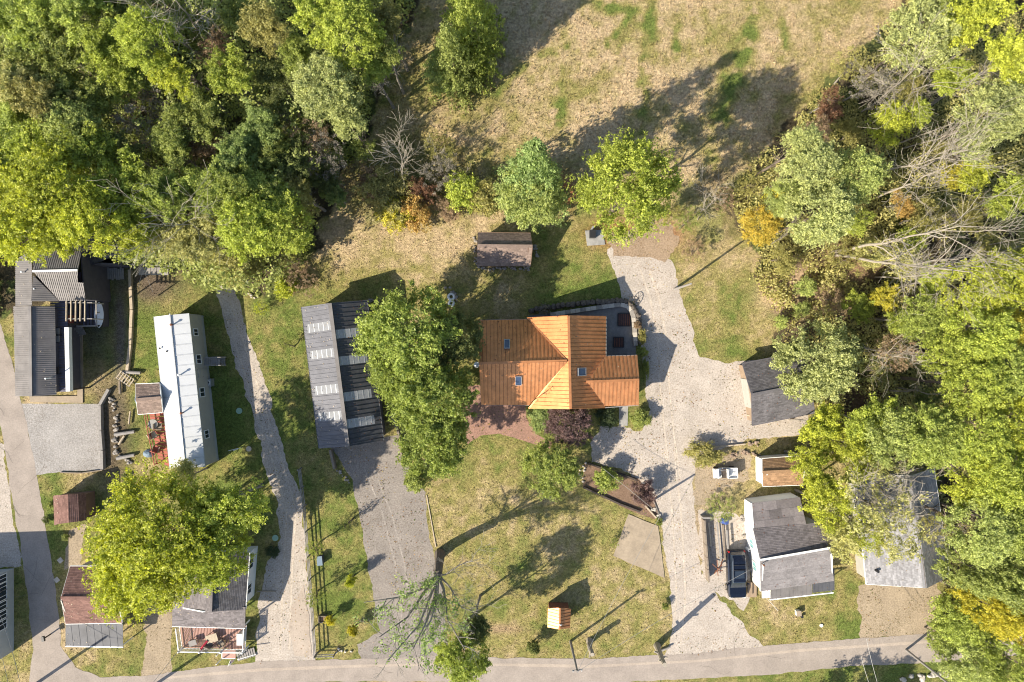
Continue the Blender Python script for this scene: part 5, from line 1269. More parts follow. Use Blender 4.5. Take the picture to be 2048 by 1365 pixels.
T(450, 1010, 92, 14, 'loose', 'yg2', 'green tree crown reaching over the south end of the mobile home', 'broadleaf_tree')
T(430, 1100, 80, 13, 'dome', 'yg2', 'yellow green crown above the grey shingled porch house', 'broadleaf_tree', cb=3)
T(375, 955, 42, 7, 'thin', 'pale', 'thin pale tree growing at the corner of the mobile home', 'broadleaf_tree')
T(570, 577, 27, 3.0, 'shrub', 'yg', 'bright yellow green shrub at the north end of the gravel track', 'bush', 'bush')
T(522, 618, 16, 2.0, 'sparse', 'yg', 'small leafy shoots beside the gravel track below the bright shrub', 'bush', 'bush')
T(572, 688, 13, 3.0, 'sparse', 'g', 'thin young tree on the grass west of the barn', 'sapling')
T(630, 1099, 20, 4.6, 'sparse', 'g2', 'young tree beside the rail fence above the dark box', 'sapling')
T(632, 1196, 20, 4.2, 'sparse', 'g', 'young dark leaved tree beside the rail fence farther south', 'sapling')
T(703, 1160, 12, 3.4, 'shrub', 'yg', 'small round lime green bush in the narrow lawn east of the fence', 'bush', 'bush')
T(661, 1240, 12, 2.4, 'shrub', 'y', 'small yellow bush near the south end of the fence', 'bush', 'bush')
T(707, 1259, 13, 2.6, 'shrub', 'y', 'small yellow bush nearest the grey gravel drive', 'bush', 'bush')
T(692, 1051, 10, 3.6, 'sparse', 'dg', 'little dark sapling in the lawn between fence and grey drive', 'sapling')
T(1228, 1085, 12, 1.6, 'sparse', 'g', 'weedy shrub at the west corner of the concrete slab', 'bush', 'bush')
T(1330, 1213, 9, 1.2, 'shrub', 'g', 'tiny shrub at the edge of the lawn by the gravel drive', 'bush', 'bush')
T(1155, 1225, 12, 1.8, 'sparse', 'g', 'thin weed shrub right of the well house', 'bush', 'bush')
T(1318, 1043, 9, 1.0, 'shrub', 'g', 'small green plant below the garden beams at the mulch bed tip', 'bush', 'bush')
T(545, 1103, 16, .5, 'shrub', 'dark', 'dark planted bed beside the green septic lid', 'bush', 'bush')
for i, (x, y) in enumerate(((100, 1010), (92, 1040), (130, 1075), (250, 955))):
    T(x, y, 9, .7, 'shrub', 'dg' if i % 2 else 'g', ('low weeds at the northwest corner of the gambrel shed', 'low weeds on the verge west of the gambrel shed', 'dark weeds south of the gambrel shed', 'dark round weed clump east of the gambrel shed')[i], 'bush', 'bush')
# autumn scrub north of the lawn
T(775, 395, 70, 5, 'loose', 'olive', 'olive and yellow thicket shrub below the white bare tree', 'bush', 'bush')
T(742, 372, 45, 4.5, 'thin', 'brown', 'brown dry shrub at the west end of the autumn thicket', 'bush', 'bush')
T(793, 425, 45, 4, 'shrub', 'y', 'yellow autumn bush at the lawn edge', 'bush', 'bush')
T(828, 428, 43, 4, 'shrub', 'orange', 'orange brown autumn bush right of the yellow one', 'bush', 'bush')
T(838, 385, 40, 4, 'thin', 'rust', 'rusty thin shrub above the orange brown bush', 'bush', 'bush')
T(928, 388, 45, 4, 'shrub', 'yg2', 'fresh green bush between the thicket and the spruce', 'bush', 'bush')
T(975, 395, 43, 3.5, 'shrub', 'olive', 'olive bush just west of the tall spruce', 'bush', 'bush')
T(888, 420, 35, 2.8, 'thin', 'brown', 'brown scrub patch below the fallen pale branch', 'bush', 'bush')
T(880, 345, 45, 5, 'sparse', 'grey', 'grey twiggy scrub right of the white bare tree', 'bush', 'bush')
T(880, 292, 35, 4, 'sparse', 'olive', 'thin olive scrub at the foot of the long thin shadow', 'bush', 'bush')
T(600, 560, 40, 3, 'sparse', 'brown', 'brown twiggy shrub at the wood edge north of the barn', 'bush', 'bush')
# wood edge and pines at the top
T(905, 118, 68, 13, 'conifer', 'sage2', 'green pine at the top, foremost of three in the field', 'pine_tree')
T(942, 60, 74, 15, 'conifer', 'g2', 'middle green pine of the three at the top', 'pine_tree')
T(935, 0, 76, 16, 'conifer', 'g2', 'pine cut by the top edge, last of the three', 'pine_tree')
T(890, 148, 46, 6, 'dome', 'sage2', 'soft green bushy tree at the foot of the foremost pine', 'broadleaf_tree')
T(655, 178, 74, 15, 'dome', 'sage', 'large pale sage green tree standing out in the northwest wood', 'broadleaf_tree', rz=.5)
T(700, 245, 38, 12, 'dome', 'sage', 'lower sage green tree touching the large pale sage one', 'broadleaf_tree')
T(700, 70, 74, 16, 'dome', 'yg2', 'tall yellow green tree at the top, right part of the wood', 'broadleaf_tree')
T(640, 20, 66, 16, 'loose', 'yg2', 'yellow green tree cut by the top edge right of the dead white trunks', 'broadleaf_tree')
T(770, 40, 52, 14, 'loose', 'olive', 'olive tree at the top edge of the wood nearest the field', 'broadleaf_tree')
T(745, 140, 50, 12, 'loose', 'g2', 'mid green tree at the wood edge right of the sage tree', 'broadleaf_tree')
T(770, 95, 44, 13, 'loose', 'g', 'mid green tree between the olive tree and the field', 'broadleaf_tree')
NWL = [(35, 40, 70, 15, 'loose', 'g2', 'green tree in the top left corner of the photograph'), (158, 15, 66, 15, 'loose', 'g2', 'green tree at the top edge, second from the left corner'),
    (100, 110, 66, 14, 'loose', 'g', 'dull green tree below the top left corner trees'), (20, 160, 62, 14, 'loose', 'pale', 'pale green tree at the left edge below the corner'),
    (297, 85, 50, 16, 'dome', 'yg2', 'bright oval yellow green tree left of the dead white trunks'), (207, 118, 54, 14, 'loose', 'yg2', 'loose yellow green tree left of the bright oval one'),
    (245, 30, 54, 13, 'loose', 'g', 'green tree at the top between corner trees and dead trunks'), (350, 145, 42, 14, 'loose', 'yg', 'small star shaped yellow green tree below the dead trunks'),
    (455, 150, 44, 13, 'loose', 'yg2', 'yellowish open tree right of the small star shaped one'), (530, 70, 56, 14, 'loose', 'olive', 'olive green tree right of the dead white trunks'),
    (480, 25, 44, 11, 'thin', 'g', 'thin dark green tree at the top between dead trunk and olive tree'), (560, 160, 46, 11, 'thin', 'dg', 'shaded dark tree left of the large sage tree'),
    (600, 110, 40, 12, 'loose', 'g2', 'green tree in the gap above the large sage tree'), (510, 262, 44, 12, 'loose', 'teal', 'bluish green tree in the middle of the wood'),
    (468, 318, 48, 12, 'loose', 'teal', 'bluish green tree below the other bluish one'), (560, 225, 38, 10, 'thin', 'dg', 'dark thin tree between the bluish tree and sage tree'),
    (395, 225, 52, 12, 'loose', 'g', 'dull green tree in the dark heart of the wood'), (292, 235, 50, 10, 'sparse', 'grey', 'grey brown half bare tree in the heart of the wood'),
    (340, 300, 50, 12, 'loose', 'g', 'deep green tree below the grey brown half bare one'), (400, 290, 44, 10, 'thin', 'brown', 'brownish tree between deep green and bluish ones'),
    (270, 165, 46, 11, 'loose', 'g2', 'mid green tree under the bright oval one'), (165, 195, 56, 13, 'loose', 'g', 'mid green tree left of the dark gap in the wood'),
    (90, 215, 60, 14, 'loose', 'olive', 'olive tree above the yellow green mass at left'), (15, 260, 60, 14, 'loose', 'g2', 'green tree cut by the left edge, third from the top'),
    (150, 262, 50, 13, 'dome', 'sage2', 'soft pale green tree above the big yellow mass'), (85, 305, 56, 14, 'loose', 'yg2', 'yellow green tree at left, north of the biggest yellow one'),
    (175, 305, 58, 14, 'loose', 'yg2', 'yellow green tree right of the soft pale one'), (235, 300, 44, 12, 'thin', 'dg', 'dark tree in the gap right of the yellow green ones'),
    (15, 365, 64, 15, 'loose', 'yg', 'yellow green tree at the left edge above the dark house'), (105, 385, 74, 16, 'dome', 'yg', 'biggest bright yellow green tree north of the dark metal roofed house'),
    (45, 455, 66, 15, 'dome', 'yg', 'bright yellow green tree overhanging the dark house roof'), (110, 470, 46, 14, 'loose', 'yg', 'yellow green branch mass over the north roof of the dark house'),
    (185, 435, 62, 15, 'dome', 'yg', 'yellow green tree above the lean shed'), (250, 385, 62, 14, 'loose', 'yg2', 'yellow green tree right of the biggest one'),
    (262, 470, 52, 13, 'loose', 'yg', 'yellowish tree at the wood edge above the wood store'), (325, 400, 50, 13, 'loose', 'g2', 'green tree behind the silvery branching tree'),
    (400, 375, 56, 13, 'loose', 'g2', 'green tree north of the silvery branching tree'), (470, 385, 52, 13, 'loose', 'g2', 'green tree right of the silvery branching tree'),
    (330, 495, 48, 11, 'thin', 'pale', 'pale thin tree at the wood edge above the shaded yard'), (400, 480, 52, 12, 'loose', 'pale', 'pale yellow tree over the north end of the gravel track'),
    (455, 530, 46, 9, 'thin', 'pale', 'thin pale tree hanging over the start of the gravel track'), (500, 455, 56, 13, 'dome', 'yg2', 'dense bright green tree at the south edge of the wood'),
    (565, 450, 52, 12, 'dome', 'yg2', 'bright green tree at the southeast corner of the wood'), (540, 375, 54, 12, 'loose', 'g2', 'mid green tree above the bright corner tree'),
    (600, 390, 46, 10, 'loose', 'olive', 'olive tree near the brown bare ones at the wood edge'), (640, 310, 42, 9, 'sparse', 'grey', 'round grey brown bare twigged tree at the east wood edge'),
    (620, 270, 40, 9, 'sparse', 'brown', 'tawny thin tree above the round grey brown one'), (590, 310, 42, 10, 'loose', 'dg', 'dark green tree west of the grey brown twiggy one'),
    (535, 310, 44, 11, 'thin', 'g', 'thin green tree between bluish and dark green ones'), (672, 385, 26, 6, 'loose', 'teal', 'small bluish green tree at the east tip of the wood'),
    (655, 355, 30, 7, 'loose', 'dg', 'small dark tree above the bluish one at the east tip'), (560, 515, 34, 6, 'thin', 'olive', 'low olive tree at the wood edge facing the barn'),
    (500, 530, 36, 7, 'thin', 'olive', 'thin olive tree right of the start of the track'), (430, 90, 40, 9, 'thin', 'brown', 'brown thin undergrowth tree behind the dead white trunk'),
    (370, 40, 44, 9, 'thin', 'g', 'thin green tree between the two dead white trunks'), (730, 300, 24, 6, 'thin', 'g', 'small dull tree at the shaded wood edge near the field')]
for a in NWL: a = list(a); a[2] *= 1.3; T(*a)
# ================================================================ eastern wood
EL = [(1842, 72, 72, 14, 'dome', 'sage', 'pale sage tree at the top beside the field'), (1950, 50, 76, 16, 'loose', 'yg', 'yellow green tree at the top right corner'),
    (2025, 110, 60, 16, 'loose', 'yg', 'yellow green tree at the right edge below the corner'), (1925, 5, 50, 14, 'loose', 'g2', 'green tree at the top edge right of the pale sage one'),
    (1780, 250, 42, 8, 'dome', 'yg', 'isolated lime green small tree among bare trees'), (1828, 225, 34, 8, 'loose', 'yg2', 'greenish small tree right of the lime green one'),
    (1985, 225, 66, 15, 'dome', 'sage', 'pale sage tree at the right edge, upper part'), (1955, 285, 50, 13, 'thin', 'sage', 'thin sage tree below the pale one at the right edge'), (1900, 150, 44, 12, 'loose', 'yg2', 'yellow green tree left of the right edge trees'),
    (1618, 340, 60, 14, 'dome', 'sage', 'upper left part of the big pale sage grove beside the field'), (1712, 352, 56, 13, 'dome', 'sage2', 'right member of the big pale sage grove'),
    (1640, 425, 66, 14, 'dome', 'sage', 'lowest and largest pale sage tree of the grove'), (1570, 395, 40, 10, 'dome', 'sage2', 'smaller sage tree on the west side of the grove'), (1605, 290, 40, 13, 'dome', 'sage', 'northern tip tree of the pale sage grove'),
    (1520, 452, 40, 7, 'dome', 'gold', 'golden yellow autumn tree at the edge of the lawn'), (1545, 400, 24, 6, 'shrub', 'y', 'yellowish bush above the golden autumn tree'),
    (1655, 205, 40, 6, 'thin', 'rust', 'dark reddish brown tree at the field edge'), (1640, 260, 34, 6, 'thin', 'brown', 'brown scrubby tree below the reddish one'), (1700, 270, 34, 5, 'thin', 'olive', 'olive scrub tree beside the lime green one'),
    (1745, 170, 44, 8, 'sparse', 'grey', 'grey leafless tree canopy at the field edge'), (1700, 130, 36, 6, 'sparse', 'olive', 'thin olive tree at the upper field edge'),
    (1632, 722, 80, 10, 'dome', 'sage', 'pale sage green tree overhanging the charcoal garage roof'), (1575, 700, 28, 6, 'loose', 'sage2', 'small sage tree at the northwest corner of the garage'),
    (1800, 410, 34, 6, 'thin', 'orange', 'small orange tinted tree below the bare grey trees'), (1955, 350, 44, 10, 'loose', 'yg', 'yellow green tree with orange tips at the right'), (1905, 350, 34, 8, 'thin', 'y', 'yellow leaved thin tree right of the bare ones'),
    (2020, 400, 52, 13, 'loose', 'yg2', 'green tree at the right edge above the long bare trunk'), (1945, 430, 40, 9, 'thin', 'olive', 'olive thin tree beside the long bare trunk'),
    (1560, 520, 36, 5, 'thin', 'olive', 'olive scrub left of the forked bare tree'), (1610, 575, 22, 3, 'shrub', 'sage2', 'small pale green bush on the bare bank'), (1600, 620, 18, 2.5, 'shrub', 'sage2', 'small bush at the lower end of the bare bank'),
    (1560, 645, 15, 2.5, 'shrub', 'sage2', 'tiny pale bush by the lawn corner'), (1720, 610, 34, 5, 'loose', 'yg2', 'yellow green small tree in the clearing'), (1765, 595, 30, 6, 'loose', 'y', 'yellow small tree in the clearing right of the green one'),
    (1690, 520, 40, 5, 'sparse', 'olive', 'olive scrub in the clearing'), (1740, 500, 40, 6, 'thin', 'pale', 'pale leafy scrub under the forked bare tree'), (1810, 520, 44, 7, 'thin', 'pale', 'pale green tree under the spreading bare branches'),
    (1660, 600, 32, 4, 'sparse', 'brown', 'brown weeds in the clearing'), (1800, 640, 44, 8, 'loose', 'yg2', 'bright green tree above the dark hollow'), (1850, 640, 50, 11, 'dome', 'g2', 'mid green tree right of the dark hollow'),
    (1870, 560, 40, 9, 'loose', 'yg2', 'green tree below the spreading bare branches'), (1940, 580, 60, 14, 'dome', 'yg', 'bright green tree in the right wood, upper'), (2015, 560, 60, 15, 'dome', 'yg', 'bright green tree at the right edge, middle height'),
    (1960, 665, 66, 15, 'dome', 'yg2', 'dense bright green tree in the middle of the right wood'), (2030, 650, 52, 15, 'loose', 'y', 'yellow tinted tree at the right edge'), (1900, 705, 56, 13, 'dome', 'yg2', 'bright green tree west of the dense one'),
    (2020, 740, 60, 15, 'dome', 'g2', 'green tree at the right edge below the yellow tinted one'), (1950, 770, 66, 15, 'dome', 'yg2', 'bright green tree right of the dark fallen trunk'), (1790, 705, 40, 7, 'sparse', 'brown', 'sparse brown leaved tree above the pale bare branches'),
    (1700, 690, 30, 4, 'sparse', 'dg', 'dark low scrub right of the sage tree'), (1740, 740, 34, 4, 'sparse', 'dg', 'dark scrub in the shade beside the fallen trunks'), (1860, 790, 36, 8, 'thin', 'dg', 'shaded dark tree left of the bright green wood'),
    (1635, 845, 50, 8, 'loose', 'yg', 'yellow green tree touching the southeast corner of the garage'), (1680, 880, 52, 8, 'thin', 'yg', 'thin yellow green tree south of the garage'), (1740, 850, 60, 10, 'loose', 'yg2', 'green tree east of the garage corner tree'),
    (1620, 915, 48, 8, 'thin', 'yg', 'thin yellow green tree over the white gable shed'), (1795, 878, 62, 12, 'dome', 'sage2', 'soft sage green tree north of the pale grey roof'), (1725, 925, 52, 10, 'thin', 'yg', 'thin tree between white gable shed and grey roof'),
    (1865, 870, 66, 14, 'dome', 'g2', 'big green tree north of the grey roof house'), (1950, 870, 66, 15, 'dome', 'yg2', 'bright green tree right of the big green one'), (2030, 850, 60, 15, 'dome', 'yg', 'yellow green tree at the right edge, lower middle'),
    (1650, 1010, 62, 10, 'thin', 'yg', 'thin yellow green tree over the white house roof'), (1680, 1080, 52, 9, 'thin', 'pale', 'pale thin tree between the two lower right houses'), (1640, 960, 50, 9, 'loose', 'yg', 'yellow green tree north of the white house'),
    (1750, 1015, 104, 13, 'sparse', 'pale', 'half bare pale tree spreading over the grey roof'), (1785, 1075, 46, 11, 'sparse', 'pale', 'half bare pale tree over the south part of the grey roof'), (1735, 1060, 48, 10, 'sparse', 'yg', 'sparse yellow green tree at the west eave of the grey roof'),
    (1950, 950, 62, 14, 'dome', 'yg', 'yellow green tree northeast of the grey roof house'), (2010, 960, 66, 16, 'dome', 'yg2', 'bright tree at the right edge northeast of the grey roof'), (1960, 1060, 66, 15, 'dome', 'sage2', 'soft green tree east of the grey roof house'),
    (2035, 1060, 56, 15, 'dome', 'g2', 'green tree at the right edge east of the soft one'), (1935, 1130, 48, 13, 'dome', 'sage2', 'soft green tree above the dark shade beside the grey roof'), (2010, 1150, 64, 15, 'dome', 'sage2', 'soft green tree at the right edge lower part'),
    (1970, 1205, 50, 12, 'dome', 'y', 'yellow tree in the lower right wood'), (2030, 1235, 50, 13, 'dome', 'y', 'bright yellow tree at the lower right edge'), (1918, 1240, 54, 7, 'dome', 'g2', 'green tree beside the dirt drive at lower right'),
    (1940, 1310, 70, 7, 'dome', 'sage2', 'green tree over the bottom road at lower right'), (2025, 1320, 60, 13, 'dome', 'g2', 'green tree in the bottom right corner'), (1888, 1275, 34, 5, 'dome', 'g2', 'small green crown where the bottom road enters the trees'),
    (1870, 1055, 34, 8, 'sparse', 'olive', 'bare twigged tree over the dark east slope of the grey roof'), (1340, 420, 30, 5, 'thin', 'olive', 'thin olive tree right of the big bright maple'), (1375, 440, 28, 5, 'sparse', 'g', 'sparse green tree above the gravel drive head'),
    (1385, 500, 26, 3, 'sparse', 'brown', 'dry weeds at the north tip of the small lawn'), (1860, 430, 44, 7, 'thin', 'olive', 'olive scrub below the bare grey trees'), (1990, 495, 48, 10, 'thin', 'olive', 'olive tree at the right below the long bare trunk'),
    (1720, 440, 34, 6, 'thin', 'yg2', 'yellow green scrub right of the lowest sage tree'), (1830, 480, 38, 6, 'thin', 'yg2', 'yellow green scrub under the forked bare tree crown'), (1820, 175, 36, 9, 'thin', 'olive', 'olive tree between pale sage tree and bare ones'),
    (1450, 400, 26, 3, 'sparse', 'brown', 'dry brown scrub at the field corner'), (1500, 370, 24, 3, 'sparse', 'olive', 'olive scrub at the field corner beside the sage grove'), (1870, 300, 36, 6, 'thin', 'olive', 'olive undergrowth tree behind the lime green one')]
for a in EL: a = list(a); a[2] *= 1.1; T(*a, cb=1.0 if (a[0] > 1850 and a[1] > 1100 and a[4] == 'dome') else None)
T(1660, 1545, 90, 10, 'dome', 'g2', 'green tree below the bottom edge whose shade falls on the road at lower right')
# outside the frame on the right and left, so the wood goes on
# ---- bare trees
bare_tree(1665, 505, (1920, 452), 'large forked bare tree, northern stem, in the eastern wood', 17, 'dead_bark', 1, 9, .45, .30, 3, L=5.5)
bare_tree(1668, 510, (1945, 545), 'large forked bare tree, southern stem, in the eastern wood', 17, 'dead_bark', 2, 9, .5, .28, 3, L=5.0)
bare_tree(1745, 400, (1915, 325), 'pale bare tree leaning right with many fine twigs below the lime green tree', 14, 'dead_bark', 3, 10, .5, .22, 3, L=4.5)
bare_tree(1740, 350, (1935, 300), 'long pale bare tree between the sage grove and right edge', 15, 'dead_bark', 4, 9, .5, .20, 3, L=4.2)
bare_tree(1722, 225, (1840, 130), 'pale bare tree leaning to the upper right above the lime green tree', 13, 'dead_bark', 5, 9, .55, .18, 3, L=4.0)
bare_tree(1760, 205, (1880, 165), 'bare grey tree crossing the one that leans to the upper right', 12, 'dead_bark', 6, 8, .55, .16, 3, L=3.8)
bare_tree(1790, 290, (1910, 245), 'slender bare pole tree right of the lime green tree', 12, 'dead_bark', 7, 3, .35, .15, 2, L=2.0)
bare_tree(1800, 300, (1925, 262), 'second slender bare pole tree below the first', 12, 'dead_bark', 8, 3, .35, .14, 2, L=2.0)
bare_tree(1895, 505, (2040, 478), 'long straight bare trunk at the right edge', 13, 'dead_bark', 9, 4, .35, .17, 2, L=2.5)
bare_tree(1750, 555, (1900, 548), 'spreading bare tree in the clearing with branches fanned out', 13, 'dead_bark', 10, 12, .75, .16, 3, L=4.2)
bare_tree(1705, 690, (1835, 722), 'pale bare tree with curved branches right of the sage tree', 10, 'dead_bark', 11, 8, .7, .17, 3, L=3.2)
bare_tree(1765, 780, (1910, 790), 'long dark trunk slanting through the shade right of the garage', 11, 'grey_bark', 12, 2, .3, .18, 2, L=2)
bare_tree(1535, 492, (1575, 470), 'small bare tree below the golden one', 5, 'grey_bark', 13, 6, .7, .09, 2, L=2.2)
bare_tree(1395, 440, (1418, 388), 'white bare shrub tree right of the big bright maple', 5, 'dead_bark', 14, 8, .7, .09, 3, L=2.4, fork=.15)
bare_tree(808, 378, (797, 285), 'white bare tree standing in the autumn thicket', 9, 'dead_bark', 15, 9, .55, .13, 3, L=3.0, fork=.3)
bare_tree(886, 345, (862, 275), 'thin white bare stem right of the white bare tree', 9, 'dead_bark', 16, 3, .4, .07, 2, L=1.4)
bare_tree(420, 120, (295, 40), 'dead white trunk lying across the top of the northwest wood, left one', 16, 'dead_bark', 17, 6, .45, .22, 3, L=3.5)
bare_tree(425, 95, (345, -10), 'dead white trunk at the top of the northwest wood, right one', 17, 'dead_bark', 18, 5, .45, .24, 3, L=3.5)
bare_tree(450, 450, (330, 452), 'silvery branching tree in the south part of the northwest wood', 15.5, 'dead_bark', 19, 11, .7, .16, 3, L=4.0)
bare_tree(1745, 960, (1790, 1010), 'bare pale stems rising through the sparse tree over the grey roof', 12, 'dead_bark', 20, 9, .7, .13, 3, L=3.6)
bare_tree(1660, 900, (1740, 985), 'bare slanting stem between the white house and grey roof', 11, 'dead_bark', 21, 6, .6, .12, 3, L=3.0)
bare_tree(1830, 1085, (1880, 1050), 'fan of bare branches over the east slope of the grey roof', 9, 'grey_bark', 22, 8, .75, .10, 3, L=2.6)
bare_tree(1700, 740, (1735, 755), 'thin bare sapling in the shade by the garage', 6, 'grey_bark', 23, 4, .5, .07, 2, L=1.8)
# fallen pale branch
o = thing('fallen_branch', P(900, 360), 'pale fallen branch on the scrub left of the spruce', 'branch'); mb = MB(); r = random.Random(5)
grow(mb, P(872, 372, .8), Vector((1, .3, .12)), 3.6, .09, 2, r, .5); mb.build('wood', 'dead_bark', o)

# ---- the big half dead tree beside the grey drive
hd = thing('half_dead_tree', P(880, 1108), 'big half dead tree with long bare branches beside the grey gravel drive', 'tree')
b = P(880, 1108); f1_ = P(876, 1150, 5.0)
MB().tube([b, P(880, 1112, 1.2), P(878, 1128, 3), f1_], [.6, .5, .45, .40], 10).build('trunk', 'bark', hd)
r = random.Random(77); tips = [[(840, 1180, 7), (800, 1195, 9), (728, 1205, 11)], [(845, 1190, 8), (815, 1235, 11), (758, 1275, 14.5)], [(860, 1195, 8.5), (838, 1250, 12), (775, 1322, 16)],
    [(868, 1200, 8.5), (850, 1250, 12), (825, 1300, 14)], [(875, 1190, 8), (862, 1240, 11), (842, 1275, 12.5)], [(888, 1180, 7.5), (895, 1240, 10), (930, 1300, 12)], [(900, 1175, 7), (922, 1215, 9), (960, 1228, 10)], [(890, 1150, 6.5), (920, 1130, 8), (945, 1122, 9)]]
leafpts = []
for i, tp in enumerate(tips):
    pts = [f1_] + [P(*q) for q in tp]; m2 = MB(); R0_ = .16 if i < 6 else .11
    m2.tube(pts, [R0_, R0_ * .75, R0_ * .5, R0_ * .2], 6)
    for t in range(9):
        s = r.uniform(.3, 2.9); k_ = int(s); p = pts[k_].lerp(pts[k_ + 1], s - k_); d = (pts[k_ + 1] - pts[k_]).normalized(); sd = Matrix.Rotation(r.uniform(0, 6.28), 3, d) @ d.orthogonal().normalized()
        e = []
        grow(m2, p, (d * .6 + sd * .6), r.uniform(1.4, 2.6), R0_ * .26, 2, r, .5, 5, .05, .012, (2, 4), .15, e)
        if i < 6 and r.random() < .75: leafpts += e
    m2.build('limb', 'dead_bark' if i % 2 == 0 else 'grey_bark', hd)
rr_ = np.random.RandomState(9); sel = [leafpts[i] for i in rr_.choice(len(leafpts), min(len(leafpts), 620), replace=False)]
cen = np.array([(p.x - b.x, p.y - b.y, p.z) for p in sel]); V_, va_ = leaf_cloud(cen, np.tile([0, 0, 1.0], (len(cen), 1)), np.full(len(cen), .16), 5, .10, rr_)
lo = numpy_mesh('foliage', V_, np.arange(len(V_)).reshape(-1, 4), 'leaves', attrs=[('var', 'F', va_)], parent=hd); lo.color = (.2, .3, .07, 1)

# ---- undergrowth below the woods
def undergrowth(n, poly, name, label, seed, col, zmax=1.6, leaf=.17):
    r = np.random.RandomState(seed); X = r.uniform(-64, 64, n * 4); Y = r.uniform(-46, 46, n * 4)
    ok = in_poly(X, Y, W2(poly)) & (fbm(X, Y, .4, 3) > .38); X, Y = X[ok][:n], Y[ok][:n]
    for q in keepout: 
        k2 = ~in_poly(X, Y, q); X, Y = X[k2], Y[k2]
    Z = r.uniform(.1, zmax, len(X)) * np.clip((fbm(X, Y, .5, 3) - .35) * 4, .15, 1)
    V, var = leaf_cloud(np.stack([X, Y, Z], 1), np.tile([0, 0, 1.0], (len(X), 1)), np.full(len(X), .25), 6, leaf, r)
    o = numpy_mesh(name, V, np.arange(len(V)).reshape(-1, 4), 'leaves', attrs=[('var', 'F', var)]); o.color = (*col, 1); o['kind'] = 'stuff'; o['label'] = label; o['category'] = 'undergrowth'
keepout = [W2(p) for p in (DRIVE_A, DRIVE_C, [(0, 480), (250, 480), (260, 800), (0, 800)], [(1495, 715), (1605, 700), (1635, 830), (1515, 850)], [(1715, 960), (1870, 940), (1890, 1150), (1735, 1165)], [(1500, 905), (1610, 905), (1610, 975), (1500, 975)])]
undergrowth(46000, NW_WOOD, 'undergrowth', 'leafy undergrowth on the floor of the northwest wood', 31, (.26, .30, .08), 10, .17)
undergrowth(42000, E_WOOD, 'undergrowth', 'mixed brown and green undergrowth of the eastern wood', 32, (.38, .36, .12), 3.0, .14)
undergrowth(9000, SCRUB, 'undergrowth', 'brown and olive scrub along the north edge of the lawn', 33, (.33, .29, .11), 1.7, .13)
undergrowth(1500, MID, 'undergrowth', 'weeds between the bright maple and the golden tree', 34, (.28, .24, .10), .7, .11)
